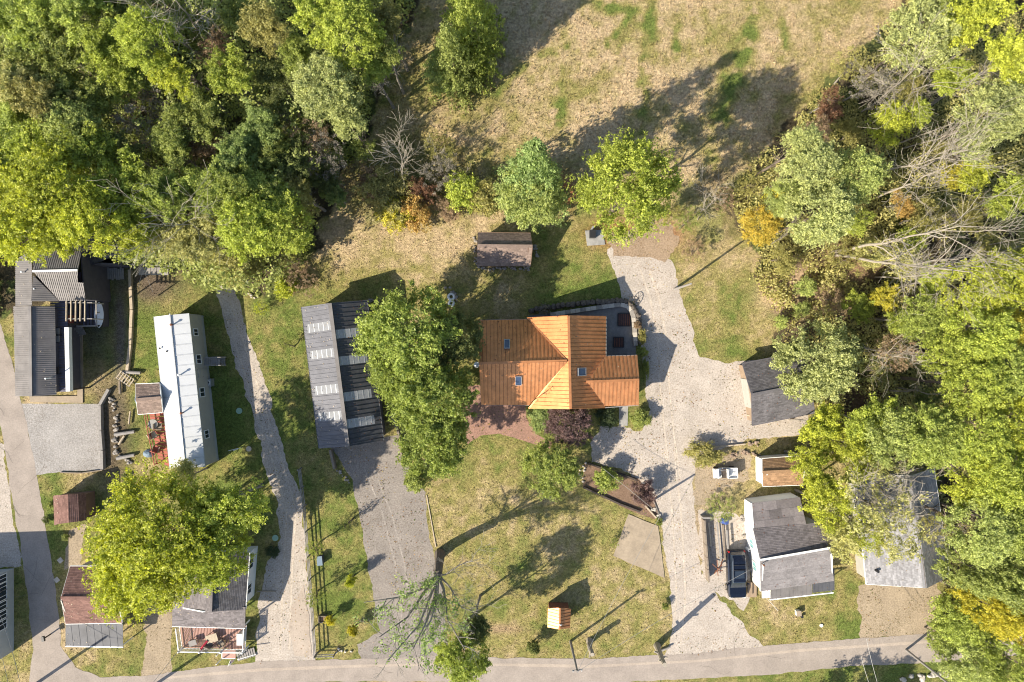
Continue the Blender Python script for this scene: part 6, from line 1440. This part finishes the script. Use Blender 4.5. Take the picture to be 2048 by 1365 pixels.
# ================================================================ SUV
def car():
    p0 = P(1474, 1149); rz = math.radians(2.0); cr, sr = math.cos(rz), math.sin(rz)
    p0 = Vector((p0.x * (1 - .9 / 72), p0.y * (1 - .9 / 72), 0))
    Xa = Vector((cr, sr, 0)); Ya = Vector((-sr, cr, 0)); Za = Vector((0, 0, 1))   # front towards -Y
    def L(x, y, z): return p0 + Xa * x + Ya * y + Za * z
    t = thing('parked_suv', p0, 'dark navy sport utility vehicle parked beside the white house', 'car')
    def loft(secs, closed=True):
        mb = MB(); k = len(secs[0]); vs = [L(*q) for s in secs for q in s]
        fs = [(i * k + j, i * k + (j + 1) % k, (i + 1) * k + (j + 1) % k, (i + 1) * k + j) for i in range(len(secs) - 1) for j in range(k)]
        fs += [tuple(range(k - 1, -1, -1)), tuple(range((len(secs) - 1) * k, len(secs) * k))]
        return mb.add(vs, fs)
    def sec(y, w, zb, zt, c=.12):
        return [(-w, y, zb + c), (-w + c * .4, y, zb), (w - c * .4, y, zb), (w, y, zb + c), (w, y, zt - c), (w - c, y, zt), (-w + c, y, zt), (-w, y, zt - c)]
    body = loft([sec(-2.48, .70, .45, .82), sec(-2.38, .86, .34, .98), sec(-2.0, .95, .30, 1.05), sec(-1.2, .97, .28, 1.10), sec(1.6, .97, .28, 1.12), sec(2.3, .93, .32, 1.10), sec(2.45, .84, .42, 1.0)])
    bo = body.build('body', 'navy_paint', t, smooth=False)
    cab = loft([sec(-1.30, .80, 1.06, 1.13, .03), sec(-.62, .70, 1.07, 1.68, .1), sec(0, .72, 1.07, 1.78, .1), sec(1.6, .71, 1.07, 1.76, .1), sec(2.22, .74, 1.07, 1.60, .1), sec(2.40, .78, 1.04, 1.12, .03)])
    cab.build('cabin', 'glass', t)
    MB().add([L(*q) for q in ((-.64, -.55, 1.70), (.64, -.55, 1.70), (.66, .1, 1.80), (.66, 1.6, 1.785), (.64, 2.15, 1.66), (-.64, 2.15, 1.66), (-.66, 1.6, 1.785), (-.66, .1, 1.80))], [(0, 1, 2, 7), (7, 2, 3, 6), (6, 3, 4, 5)]).build('roof', 'navy_paint', t)
    MB().box(L(0, .25, 1.815), (.95, .75, .02), ax=(Xa, Ya, Za)).build('sunroof', 'glass', t)
    for s in (-1, 1):
        MB().tube([L(.62 * s, -.3, 1.82), L(.64 * s, 0, 1.88), L(.64 * s, 1.7, 1.87), L(.62 * s, 1.95, 1.76)], .025, 6).build('roof_rail', 'chrome', t)
        MB().box(L(1.08 * s, -.95, 1.12), (.2, .12, .14), ax=(Xa, Ya, Za)).build('mirror', 'navy_paint', t)
        MB().box(L(.66 * s, -2.37, .80), (.34, .2, .14), ax=(Xa, Ya, Za)).build('headlight', 'head_lamp', t)
        MB().box(L(.80 * s, 2.38, .95), (.16, .14, .3), ax=(Xa, Ya, Za)).build('tail_light', 'red_lamp', t)
        for y in (-1.45, 1.5):
            w = MB().tube([L(.80 * s, y, .37), L(.99 * s, y, .37)], .37, 16).build('wheel', 'black_rubber', t); MB().tube([L(.985 * s, y, .37), L(1.0 * s, y, .37)], .22, 12).build('rim', 'chrome', w)
    for y in (.75, 1.25): MB().box(L(0, y, 1.86), (1.3, .05, .03), ax=(Xa, Ya, Za)).build('crossbar', 'black_metal', t)
    MB().box(L(0, -2.47, .62), (1.1, .08, .2), ax=(Xa, Ya, Za)).build('grille', 'chrome', t)
    MB().box(L(0, -1.0, 1.20), (1.2, .03, .02), ax=(Xa, Ya, Za)).build('wiper', 'black_rubber', t)
car()
# ================================================================ white utility cart
def cart():
    p0 = P(1453, 948); p0 = Vector((p0.x * .985, p0.y * .985, 0)); rz = math.radians(3); Xa = Vector((math.cos(rz), math.sin(rz), 0)); Ya = Vector((-Xa.y, Xa.x, 0)); Za = Vector((0, 0, 1))
    L = lambda x, y, z: p0 + Xa * x + Ya * y + Za * z
    t = thing('utility_cart', p0, 'small white golf cart with open seat and cargo bed', 'cart')
    MB().box(L(0, 0, .42), (2.35, 1.05, .22), ax=(Xa, Ya, Za)).build('chassis', 'white_plastic', t)
    MB().add([L(*q) for q in ((-1.25, -.5, .5), (-1.25, .5, .5), (-.75, .52, .5), (-.75, -.52, .5), (-1.1, -.42, .85), (-1.1, .42, .85), (-.75, .5, .98), (-.75, -.5, .98))], [(0, 1, 2, 3), (4, 7, 6, 5), (0, 4, 5, 1), (1, 5, 6, 2), (2, 6, 7, 3), (3, 7, 4, 0)]).build('bonnet', 'white_plastic', t)
    MB().box(L(-.15, 0, .78), (.5, .95, .14), ax=(Xa, Ya, Za)).build('seat', 'dark_wood', t); MB().box(L(.13, 0, 1.05), (.1, .95, .5), ax=(Xa, Ya, Za)).build('backrest', 'white_plastic', t)
    bed = MB().box(L(.72, 0, .72), (.95, 1.1, .06), ax=(Xa, Ya, Za)).build('cargo_bed', 'white_plastic', t)
    for y in (-.52, 0, .52): MB().box(L(.72, y, .90), (.93, .05, .3 if y else .06), ax=(Xa, Ya, Za)).build('side_panel', 'white_plastic', bed)
    MB().box(L(1.17, 0, .90), (.05, 1.0, .3), ax=(Xa, Ya, Za)).build('tailgate', 'white_plastic', bed)
    MB().ring(L(-.55, -.22, 1.05), .17, .02, 14, 5, (1, 0, 1)).build('steering_wheel', 'black_rubber', t)
    for x, y in ((-.85, -.5), (-.85, .5), (.8, -.5), (.8, .5)): MB().tube([L(x, y - .08, .26), L(x, y + .08, .26)], .26, 12).build('wheel', 'black_rubber', t)
    for y in (-.44, .44): MB().tube([L(-.72, y, .95), L(-.6, y, 1.6), L(.16, y, 1.6), L(.16, y, .6)], .025, 5).build('roll_bar', 'galvanised', t)
cart()
# ================================================================ rail fence
def fence(line, name, label, step=2.42, h=1.25, m='grey_wood', zs=(.35, .75, 1.12), first_end=True):
    pts = [P(*q) for q in line]; t = thing(name, pts[0], label, 'fence'); acc = [pts[0]]
    for a, b in zip(pts[:-1], pts[1:]):
        n = max(1, round((b - a).length / step)); acc += [a.lerp(b, (i + 1) / n) for i in range(n)]
    r = random.Random(len(line))
    for p in acc: MB().tube([p, p + Vector((r.gauss(0, .02), r.gauss(0, .02), h))], .075, 7).build('post', m, t)
    for a, b in zip(acc[:-1], acc[1:]):
        for z in zs: MB().beam(a + Vector((0, 0, z + r.gauss(0, .02))), b + Vector((0, 0, z + r.gauss(0, .02))), .06, .11).build('rail', m, t)
    return t
fence([(603, 936), (612, 1010), (620, 1110), (627, 1200), (634, 1306)], 'rail_fence', 'long grey wooden rail fence between gravel track and narrow lawn')
fence([(634, 1307), (671, 1306)], 'rail_fence', 'short return of the rail fence along the bottom road', 2.0, 1.1, zs=(.4, .85))
# timber edging by the barn, by the lot
def timbers(name, line, label, w=.22, h=.3, m='old_wood', step=2.4, z0=0.0):
    pts = [P(*q) for q in line]; t = thing(name, pts[0], label, 'edging'); 
    for a, b in zip(pts[:-1], pts[1:]):
        n = max(1, round((b - a).length / step)); d = (b - a) / n
        for i in range(n): MB().beam(a + d * (i + .01) + Vector((0, 0, z0 + h / 2 + .004 * (i % 2))), a + d * (i + .985) + Vector((0, 0, z0 + h / 2 + .004 * (i % 2))), w, h).build('timber', m, t)
    return t
timbers('timber_edging', [(663, 898), (672, 937)], 'timber wall at the southwest corner of the barn drive', .25, .7)
timbers('timber_edging', [(784, 830), (797, 860), (806, 925)], 'timber wall at the southeast corner of the barn drive', .25, .6)
timbers('timber_edging', [(205, 808), (222, 778)], 'green treated timber edge at the upper corner of the gravel lot', .3, .5, 'grey_wood')
timbers('timber_edging', [(204, 810), (205, 860), (208, 900), (209, 938)], 'green treated timber edge along the east side of the gravel lot', .3, .5, 'grey_wood')
timbers('timber_edging', [(122, 945), (165, 946), (207, 940)], 'low board edge along the south side of the gravel lot', .1, .2, 'old_wood')
timbers('timber_edging', [(262, 540), (266, 620), (263, 690), (257, 742)], 'pale timber edge running down the yard west of the mobile home', .3, .35, 'pale_wood', 2.2)
timbers('timber_edging', [(1175, 926), (1207, 938), (1245, 950), (1273, 960)], 'dark timber edge of the mulch bed along the gravel', .18, .3, 'dark_wood')
timbers('timber_edging', [(1166, 974), (1200, 990), (1240, 1008), (1280, 1023)], 'dark timber edge of the mulch bed along the lawn', .18, .28, 'dark_wood')
timbers('timber_edging', [(1274, 995), (1293, 1015), (1312, 1036)], 'pair of pale beams at the tip of the mulch bed', .16, .16, 'pale_wood', 1.3, .1)
timbers('timber_edging', [(1403, 900), (1440, 893), (1490, 888)], 'long pale beam on the stones above the drive bend shrub', .14, .16, 'pale_wood', 5, .1)
timbers('timber_edging', [(785, 1000), (852, 985), (860, 1080), (880, 1110)], 'buried board edge between the grey drive and the lawn', .1, .1, 'pale_wood', 3) if False else timbers('timber_edging', [(853, 990), (862, 1040), (872, 1095)], 'pale board edge between the grey drive and the lawn', .1, .08, 'pale_wood', 3)
# logs and pallets in the gully by the gravel lot
def log(x, y, L, r, ang, label, m='pale_wood', z=.25):
    p = P(x, y); d = Vector((math.cos(ang), math.sin(ang), 0)); o = MB().tube([p - d * L / 2 + Vector((0, 0, z)), p + Vector((0, 0, z + .02)), p + d * L / 2 + Vector((0, 0, z))], [r, r * .95, r * .85], 9).build('log', m, loc=p); return tag(o, label, 'log')
log(266, 745, 1.9, .2, -.05, 'thick grey log topmost in the gully beside the pallet', 'grey_wood')
log(252, 866, 2.1, .2, .15, 'pale log in the gully, second from the top', 'grey_wood')
log(254, 913, 1.9, .2, .2, 'pale log in the gully, lowest', 'grey_wood')
log(246, 880, 1.1, .13, 1.0, 'short slanting log under the second pale log', 'pale_wood')
log(262, 835, 1.4, .1, 1.45, 'thin upright lying log against the gully side', 'pale_wood')
log(243, 775, 1.3, .15, 1.6, 'short log below the pallet', 'old_wood')
p = P(250, 758, .5); pal = thing('pallet', (p.x, p.y, 0), 'broken wooden pallet tipped over the gully', 'pallet'); a = -.62; Xa = Vector((math.cos(a), math.sin(a), -.1)).normalized(); Ya = Vector((-Xa.y, Xa.x, 0)).normalized(); Za = Xa.cross(Ya)
for i in range(6): MB().box(p + Xa * (-.75 + .3 * i), (.11, .95, .03), ax=(Xa, Ya, Za)).build('slat', 'pale_wood', pal)
for y in (-.42, 0, .42): MB().box(p + Ya * y - Za * .07, (1.75, .06, .1), ax=(Xa, Ya, Za)).build('runner', 'grey_wood', pal)
# stones: piles as things of their own
def pile(name, label, pts, n, rr, m, cat='stones', seed=0, h=.2, part='stone'):
    r = random.Random(seed); P_ = [P(*q) for q in pts]; t = thing(name, P_[0], label, cat)
    for i in range(n):
        s = r.random() * (len(P_) - 1); k = int(s); p = P_[k].lerp(P_[k + 1], s - k) + Vector((r.gauss(0, .12), r.gauss(0, .12), r.uniform(.05, h))); q = r.uniform(.6, 1.3) * rr
        if part == 'stone': MB().ball(p, q, (1, r.uniform(.7, 1), r.uniform(.5, .8)), 7, 4, .18, r).build(part, m, t)
        else: a = r.uniform(0, 3.14); MB().beam(p, p + Vector((math.cos(a), math.sin(a), r.uniform(-.1, .1))) * q * 3, q * .8, q * .7).build(part, m, t)
    return t
pile('stone_row', 'row of pale stones along the south wall of the taupe shed', [(955, 536), (1060, 538)], 46, .14, 'stone', seed=1)
pile('stone_row', 'few pale stones at the west wall of the taupe shed', [(951, 470), (952, 500), (953, 530)], 14, .13, 'stone', seed=2)
pile('stone_row', 'mossy stone step at the east wall of the taupe shed', [(1070, 492), (1070, 515)], 8, .2, 'stone', seed=3)
pile('firewood_pile', 'split firewood heap at the head of the gravel drive below the maple', [(1235, 490), (1262, 470)], 22, .13, 'pale_wood', 'firewood', 4, .5, 'split_log')
pile('firewood_pile', 'scattered cut logs at the south edge of the bright maple', [(1285, 465), (1310, 445)], 9, .16, 'old_wood', 'firewood', 5, .2, 'split_log')
pile('firewood_pile', 'loose firewood left of the heap under the maple', [(1220, 488), (1235, 482)], 7, .1, 'old_wood', 'firewood', 6, .2, 'split_log')
pile('brick_rubble', 'jumbled bricks and stones north of the white gable shed', [(1462, 910), (1500, 905), (1520, 912)], 30, .14, 'rubble', 'rubble', 7)
pile('brick_rubble', 'small heap of bricks east of the drive bend shrub', [(1495, 888), (1515, 885)], 12, .14, 'rubble', 'rubble', 8)
pile('stone_row', 'pale boulders along the bottom edge of the road at right', [(1800, 1358), (1850, 1352), (1910, 1348)], 22, .3, 'pale_stone', seed=9)
pile('stone_row', 'stones edging the west side of the mulch bed', [(1168, 930), (1162, 950), (1166, 974)], 12, .16, 'pale_stone', seed=10)
pile('stone_row', 'stones edging the east tip of the mulch bed', [(1290, 1000), (1310, 1020), (1320, 1042)], 12, .18, 'pale_stone', seed=11)
pile('stone_row', 'stone edging at the southwest corner of the barn drive', [(673, 938), (688, 950), (698, 965)], 9, .16, 'stone', seed=12)
pile('stone_row', 'white stones in the leafy corner at the top of the gravel track', [(500, 590), (520, 598)], 6, .14, 'pale_stone', seed=13)
pile('stone_row', 'rocks in the gully beside the gravel lot', [(225, 790), (235, 850), (228, 905), (262, 925)], 40, .2, 'stone', seed=14)
pile('stone_row', 'white stones at the lower end of the short rail fence', [(672, 1300), (700, 1303)], 8, .12, 'pale_stone', seed=15)
pile('stone_row', 'curved dark stone edging at the northeast corner of the barn', [(737, 600), (752, 602), (760, 612)], 12, .15, 'stone', seed=16)
pile('stone_row', 'curved stone edging around the two white tyres', [(893, 575), (905, 582), (913, 598), (914, 618)], 14, .16, 'stone', seed=17)
pile('stone_row', 'stones along the white house north wall', [(1480, 1030), (1490, 1050), (1488, 1075)], 12, .16, 'stone', seed=18)
# white tyres
for (x, y, R, lb) in ((902.5, 594, .30, 'white painted tyre, upper of the two under the maple'), (902.5, 607, .25, 'white painted tyre, lower of the two under the maple')):
    p = P(x, y, .15); t = tag(MB().ring(p, R, .13, 22, 8).build('painted_tyre', 'white_paint', loc=P(x, y), smooth=True), lb, 'tyre')
# snags
def snag(x, y, tx, ty, h, rad, label, seed):
    r = random.Random(seed); a = P(x, y); b = P(tx, ty, h); t = thing('cut_trunk', a, label, 'tree trunk')
    pts = [a.lerp(b, i / 5) + Vector((r.gauss(0, .05), r.gauss(0, .05), 0)) for i in range(6)]
    MB().tube(pts, [rad * 1.5, rad * 1.1, rad, rad * .95, rad * .9, rad * .8], 10).build('trunk', 'dead_bark', t)
    for i in range(3): p = pts[2 + i]; d = Vector((r.gauss(0, 1), r.gauss(0, 1), .4)).normalized(); MB().tube([p, p + d * r.uniform(.5, .8)], [rad * .5, rad * .35], 7).build('branch_stub', 'dead_bark', t)
snag(1178, 1283, 1184, 1309, 2.9, .26, 'short bare cut trunk on the front lawn beside the bottom road', 1)
snag(1312, 1291, 1330, 1330, 6.0, .27, 'taller bare cut trunk at the mouth of the gravel drive', 2)
log(1330, 1296, 1.2, .12, .4, 'short log lying beside the taller cut trunk', 'grey_wood')
# utility poles and wires
def pole(x, y, tx, ty, h, label, arm=None, rad=.14):
    a = P(x, y); b = P(tx, ty, h); t = thing('utility_pole', a, label, 'utility pole'); MB().tube([a, a.lerp(b, .5), b], [rad, rad * .85, rad * .65], 9).build('post', 'grey_wood', t)
    if arm is not None:
        d = Vector((math.cos(arm), math.sin(arm), 0)); MB().beam(b - Vector((0, 0, .3)) - d * .5, b - Vector((0, 0, .3)) + d * .5, .1, .1).build('crossarm', 'grey_wood', t)
        for s in (-.42, 0, .42): MB().tube([b + d * s - Vector((0, 0, .25)), b + d * s + Vector((0, 0, -.05))], .04, 6).build('insulator', 'white_plastic', t)
    return b
b1_ = pole(1141, 1283, 1155, 1344, 7.0, 'wooden utility pole on the front lawn right of the well house', .1)
b2_ = pole(1349, 579, 1382, 568, 6.8, 'bare wooden pole at the east edge of the upper gravel drive')
b3_ = pole(1308, 999, 1320, 1030, 4.2, 'slim pole behind the purple smoke bush')
b4_ = pole(298, 1378, 230, 1460, 9.5, 'utility pole just below the bottom edge in front of the porch house', .6, .17)
b5_ = pole(72, 1368, -50, 1460, 9.5, 'utility pole below the bottom left corner', .6, .17)
b6_ = pole(1812, 1300, 1900, 1370, 8.0, 'utility pole by the bottom road at lower right', .2)
def wire(a, b, label, sag=.5, rad=.018):
    n = 14; pts = [a.lerp(b, i / n) - Vector((0, 0, sag * 4 * (i / n) * (1 - i / n))) for i in range(n + 1)]
    tag(MB().tube(pts, rad, 4).build('overhead_wire', 'wire', loc=Vector((a.x, a.y, 0))), label, 'wire')
wire(b1_, P(1322, 1030, 4.1), 'thin wire crossing the concrete slab to the slim pole', .5)
wire(b3_, P(1207, 938, 3.3), 'short white wire over the bright green bush in the mulch bed', .2)
wire(b1_, P(1524, 1128, 4.8), 'wire from the front pole to the white house', .6)
wire(b4_, b5_, 'wire between the two poles below the bottom edge', .6)
wire(P(0, 1230, 6.5), P(50, 1420, 8), 'pale wire crossing the left edge building, right one', .3, .022); wire(P(-5, 1290, 6.5), P(22, 1420, 8), 'pale wire crossing the left edge building, left one', .3, .022)
wire(P(1733, 1278, 7), P(1765, 1400, 8), 'pale wire over the bottom road at lower right, right one', .2, .022); wire(P(1722, 1312, 7), P(1750, 1400, 8), 'pale wire over the bottom road at lower right, left one', .2, .022)
wire(b4_, P(395, 1253, 3.0), 'wire from the pole below to the porch roof', .4)
# porch things
p = P(486, 1272, .75); t = tag(MB().box(p + Vector((0, 0, .45)), (.5, 1.1, .9)).box(p + Vector((0, 0, .93)), (.56, 1.16, .06)).build('white_cabinet', 'white_plastic', loc=(p.x, p.y, .75)), 'white cabinet at the east end of the pink porch', 'cabinet')
def porch_table(x, y, s, label, m='pale_wood', name='porch_table', cat='table'):
    p = P(x, y, .75); t = thing(name, (p.x, p.y, .75), label, cat); MB().box(p + Vector((0, 0, .55)), (s, s * .7, .05), .3).build('tabletop', m, t)
    for sx in (-1, 1):
        for sy in (-1, 1): q = Matrix.Rotation(.3, 3, 'Z') @ Vector((sx * s * .42, sy * s * .28, 0)); MB().box(p + q + Vector((0, 0, .27)), (.05, .05, .52)).build('leg', m, t)
porch_table(428, 1273, 1.2, 'wooden table in the middle of the pink porch'); porch_table(390, 1282, .8, 'small wooden bench at the west end of the pink porch', 'grey_wood', 'porch_bench', 'bench')
p = P(409, 1290, 1.3); t = tag(MB().add([p + Vector(v) for v in ((-.5, -.42, 0), (-.32, -.55, .02), (.42, .38, .12), (.25, .5, .1), (-.05, 0, .3))], [(0, 1, 4), (1, 2, 4), (2, 3, 4), (3, 0, 4), (3, 2, 1, 0)]).build('folded_umbrella', 'red_cloth', loc=(p.x, p.y, .75)), 'closed red cloth umbrella lying over the porch railing', 'umbrella')
for i, (x, y, lb) in enumerate(((423, 1283, 'brown chair by the porch table, left one'), (446, 1283, 'brown chair by the porch table, right one'))):
    t = lounge(x, y, lb, 'dark_wood', 'old_wood', 1.2 + i, .75); t['group'] = 'chairs on the pink porch'
# flags
def flag(x, y, tx, ty, label, h0=1.6):
    a = P(x, y, h0); b = P(tx, ty, h0 + 1.0); t = thing('flag', (a.x, a.y, 0), label, 'flag'); MB().tube([Vector((a.x, a.y, h0 - 1.2)), a, b], .02, 5).build('pole', 'white_paint', t)
    d = (b - a).normalized(); dn = Vector((.25, -.2, -.95)).normalized(); w, h = .62, .42; o = a.lerp(b, .45)
    for i in range(7):
        q = [o + dn * (h * i / 7 * 1.2) , o + d * w + dn * (h * i / 7 * 1.2), o + d * w + dn * (h * (i + 1) / 7 * 1.2), o + dn * (h * (i + 1) / 7 * 1.2)]
        if i < 4: q = [q[0] + d * .26, q[1], q[2], q[3] + d * .26]
        MB().slab(q, .006).build('stripe', 'red_cloth' if i % 2 == 0 else 'white_paint', t)
    q = [o, o + d * .25, o + d * .25 + dn * h * .68, o + dn * h * .68]; MB().slab(q, .008).build('canton', 'blue_cloth', t)
flag(456, 1333, 461, 1320, 'small red white and blue striped flag in the verge below the porch'); flag(1540, 1204, 1556, 1222, 'striped flag on a white pole at the south corner of the white house', 2.2)
# lumber pile / frame by the white house
p = P(1420, 1090); lf = thing('long_trough', P(1413, 1090), 'long low weathered timber wall with dark trench beside the lumber', 'wall')
a, b = P(1404, 1036), P(1413, 1158)
for i in range(5): MB().beam(a.lerp(b, i / 5 + .004) + Vector((0, 0, .5)), a.lerp(b, (i + 1) / 5 - .004) + Vector((0, 0, .5)), .16, 1.0).build('timber', 'old_wood', lf)
MB().beam(P(1403, 1034, .55), P(1422, 1034, .55), .15, 1.1).build('end_timber', 'grey_wood', lf)
def lumber(x0, y0, x1, y1, label, w=.14, z=.35, m='grey_wood'):
    a, b = P(x0, y0, z), P(x1, y1, z); o = MB().beam(a, b, w, .1).build('lumber_beam', m, loc=P(x0, y0)); return tag(o, label, 'lumber')
for i, (x0, y0, x1, y1, m_) in enumerate(((1417, 1045, 1422, 1092, 'pale_wood'), (1416, 1092, 1420, 1126, 'pale_wood'), (1434, 1045, 1442, 1122, 'grey_wood'), (1440, 1043, 1446, 1118, 'grey_wood'), (1446, 1050, 1450, 1120, 'old_wood'), (1453, 1060, 1456, 1098, 'grey_wood'))):
    lumber(x0, y0, x1, y1, ('short pale board in the trench, upper one', 'short pale board in the trench, lower one', 'long grey beam, leftmost on the lumber stack', 'long grey beam, second on the lumber stack', 'brown beam, third on the lumber stack', 'short beam, rightmost by the lumber stack')[i], .16, .4 + .15 * (i % 3), m_)
cr_ = thing('scrap_frame', P(1435, 1140), 'rusty scrap metal frame at the south end of the lumber', 'scrap metal')
for a, b in (((1424, 1128, .5), (1438, 1140, .8)), ((1438, 1140, .8), (1446, 1118, .4)), ((1430, 1142, .3), (1446, 1142, .4)), ((1434, 1120, .9), (1436, 1152, .3)), ((1428, 1148, .4), (1444, 1130, .7))): MB().beam(P(*a), P(*b), .07, .07).build('bar', 'rust', cr_)
p = P(1449, 1043, .4); tag(MB().ball(p, .45, (1.1, .8, .5), 9, 5, .2, random.Random(3)).build('blue_tarp', 'blue_cloth', loc=P(1449, 1043)), 'crumpled blue tarpaulin on the lumber', 'tarp')
p = P(1493, 1096); pr = thing('propane_tank', p, 'small white gas bottle against the west wall of the white house', 'gas bottle'); MB().tube([p + Vector((0, 0, .1)), p + Vector((0, 0, .85))], .18, 12).ball(p + Vector((0, 0, .85)), .18, (1, 1, .6)).build('cylinder', 'white_plastic', pr); MB().tube([p + Vector((0, 0, .92)), p + Vector((0, 0, 1.05))], .06, 8).build('valve', 'black_metal', pr)
# small things on lawns
def box_thing(x, y, w, d, h, label, m='white_plastic', name='utility_box', cat='box', rz=0.1, lid='grey_concrete'):
    p = P(x, y); t = thing(name, p, label, cat); MB().box(p + Vector((0, 0, h / 2)), (w, d, h), rz).build('casing', m, t); MB().box(p + Vector((0, 0, h + .02)), (w + .06, d + .06, .04), rz).build('lid', lid, t)
box_thing(1594, 1224, .45, .5, .5, 'pale square utility box on the lawn south of the white house', lid='concrete'); box_thing(1602, 1232, .2, .2, .3, 'tiny dark post box beside the pale utility box', 'black_metal', lid='black_metal')
p = P(1642, 1251); tag(MB().disc(p, .18, .12, 12).build('pipe_cap', 'white_plastic', loc=p), 'white pipe cap in the lawn south of the white house', 'pipe')
for x, y, lb in ((121, 1121, 'pale paving slab on the verge, northern one'), (114, 1160, 'pale paving slab on the verge, southern one')): p = P(x, y); tag(MB().box(p + Vector((0, 0, .03)), (.5, .5, .06), .7).build('paving_slab', 'pale_stone', loc=p), lb, 'slab')
p = P(101, 1269); mbx = thing('mailbox', p, 'dark mailbox on a post at the junction of the roads', 'mailbox'); MB().box(p + Vector((0, 0, .5)), (.1, .1, 1.0)).build('post', 'dark_wood', mbx); MB().box(p + Vector((0, 0, 1.12)), (.26, .5, .24), .2).build('box', 'black_metal', mbx)
box_thing(643, 1118, .5, .9, .7, 'dark green storage box beside the rail fence', 'dark_siding', 'storage_box', lid='blue_siding')
pc = P(647, 1236); bh = thing('fence_crate', pc, 'small wooden planter crate by the fence near the yellow bush', 'crate')
for s in (-1, 1): MB().box(pc + Vector((.35 * s, 0, .25)), (.06, .7, .5)).build('side', 'old_wood', bh); MB().box(pc + Vector((0, .32 * s, .25)), (.64, .06, .49)).build('side', 'old_wood', bh)
MB().box(pc + Vector((0, 0, .2)), (.63, .57, .3)).build('soil', 'bark_mulch', bh)
# furnace / stove pad by the maple
p = P(1184, 470); sv = thing('outdoor_stove', p, 'small dark outdoor stove with pipe on the concrete pad under the maple', 'stove'); MB().box(p + Vector((0, 0, .45)), (.6, .8, .7)).build('body', 'black_metal', sv); MB().tube([p + Vector((-.1, .5, .3)), p + Vector((-.1, .5, 1.9))], .1, 8).build('pipe', 'galvanised', sv)
# clothes post
p = P(482, 896); cpst = thing('clothes_post', p, 'white T shaped clothes post in the grass south of the mobile home', 'post'); MB().tube([p, p + Vector((0, 0, 2.0))], .04, 6).build('upright', 'white_paint', cpst); MB().beam(p + Vector((-.5, 0, 2)), p + Vector((.5, .25, 2)), .05, .05).build('crossbar', 'white_paint', cpst)
p = P(498, 898); tag(MB().disc(p, .28, .1, 14).build('stepping_stone', 'pale_stone', loc=p), 'round white stepping stone at the edge of the shaded grass', 'stone')
p = P(304, 905, 1.0); gr = thing('covered_grill', (p.x, p.y, 1.0), 'dark blue covered grill at the south end of the red deck', 'grill'); MB().ball(p + Vector((0, 0, .55)), .55, (1, .85, 1), 10, 6, .06, random.Random(2)).build('cover', 'blue_siding', gr); MB().box(p + Vector((0, 0, .15)), (.5, .5, .3)).build('base', 'black_metal', gr)
p = P(313, 847, 1.0); dtb = thing('deck_table', (p.x, p.y, 1.0), 'pale table with cloth on the red deck', 'table'); MB().tube([p + Vector((0, 0, .7)), p + Vector((0, 0, .75))], .5, 14).build('tabletop', 'grey_concrete', dtb)
for sx, sy in ((-.3, -.3), (.3, -.3), (-.3, .3), (.3, .3)): MB().box(p + Vector((sx, sy, .35)), (.05, .05, .68)).build('leg', 'grey_wood', dtb)
for i, (x, y) in enumerate(((322, 852), (311, 869), (317, 896))):
    t = lounge(x, y, ('wooden chair right of the table on the red deck', 'wooden chair below the table on the red deck', 'red wooden chair at the south part of the red deck')[i], 'old_wood', ('old_wood', 'pale_wood', 'red_stain')[i], .6 * i, 1.0); t['group'] = 'chairs on the red deck'
# north wall shade screen on trailer side: dark awning gap
p = P(1428, 880)
# shade flag/pegs near garage
for (x, y, h, lb) in ((1497, 729, 1.0, 'low pale post at the northwest corner of the garage'), (1500, 830, .9, 'low pale post at the southwest corner of the garage')): p = P(x, y); tag(MB().box(p + Vector((-.3, 0, h / 2)), (.14, .14, h), .3).build('corner_post', 'pale_wood', loc=p), lb, 'post')
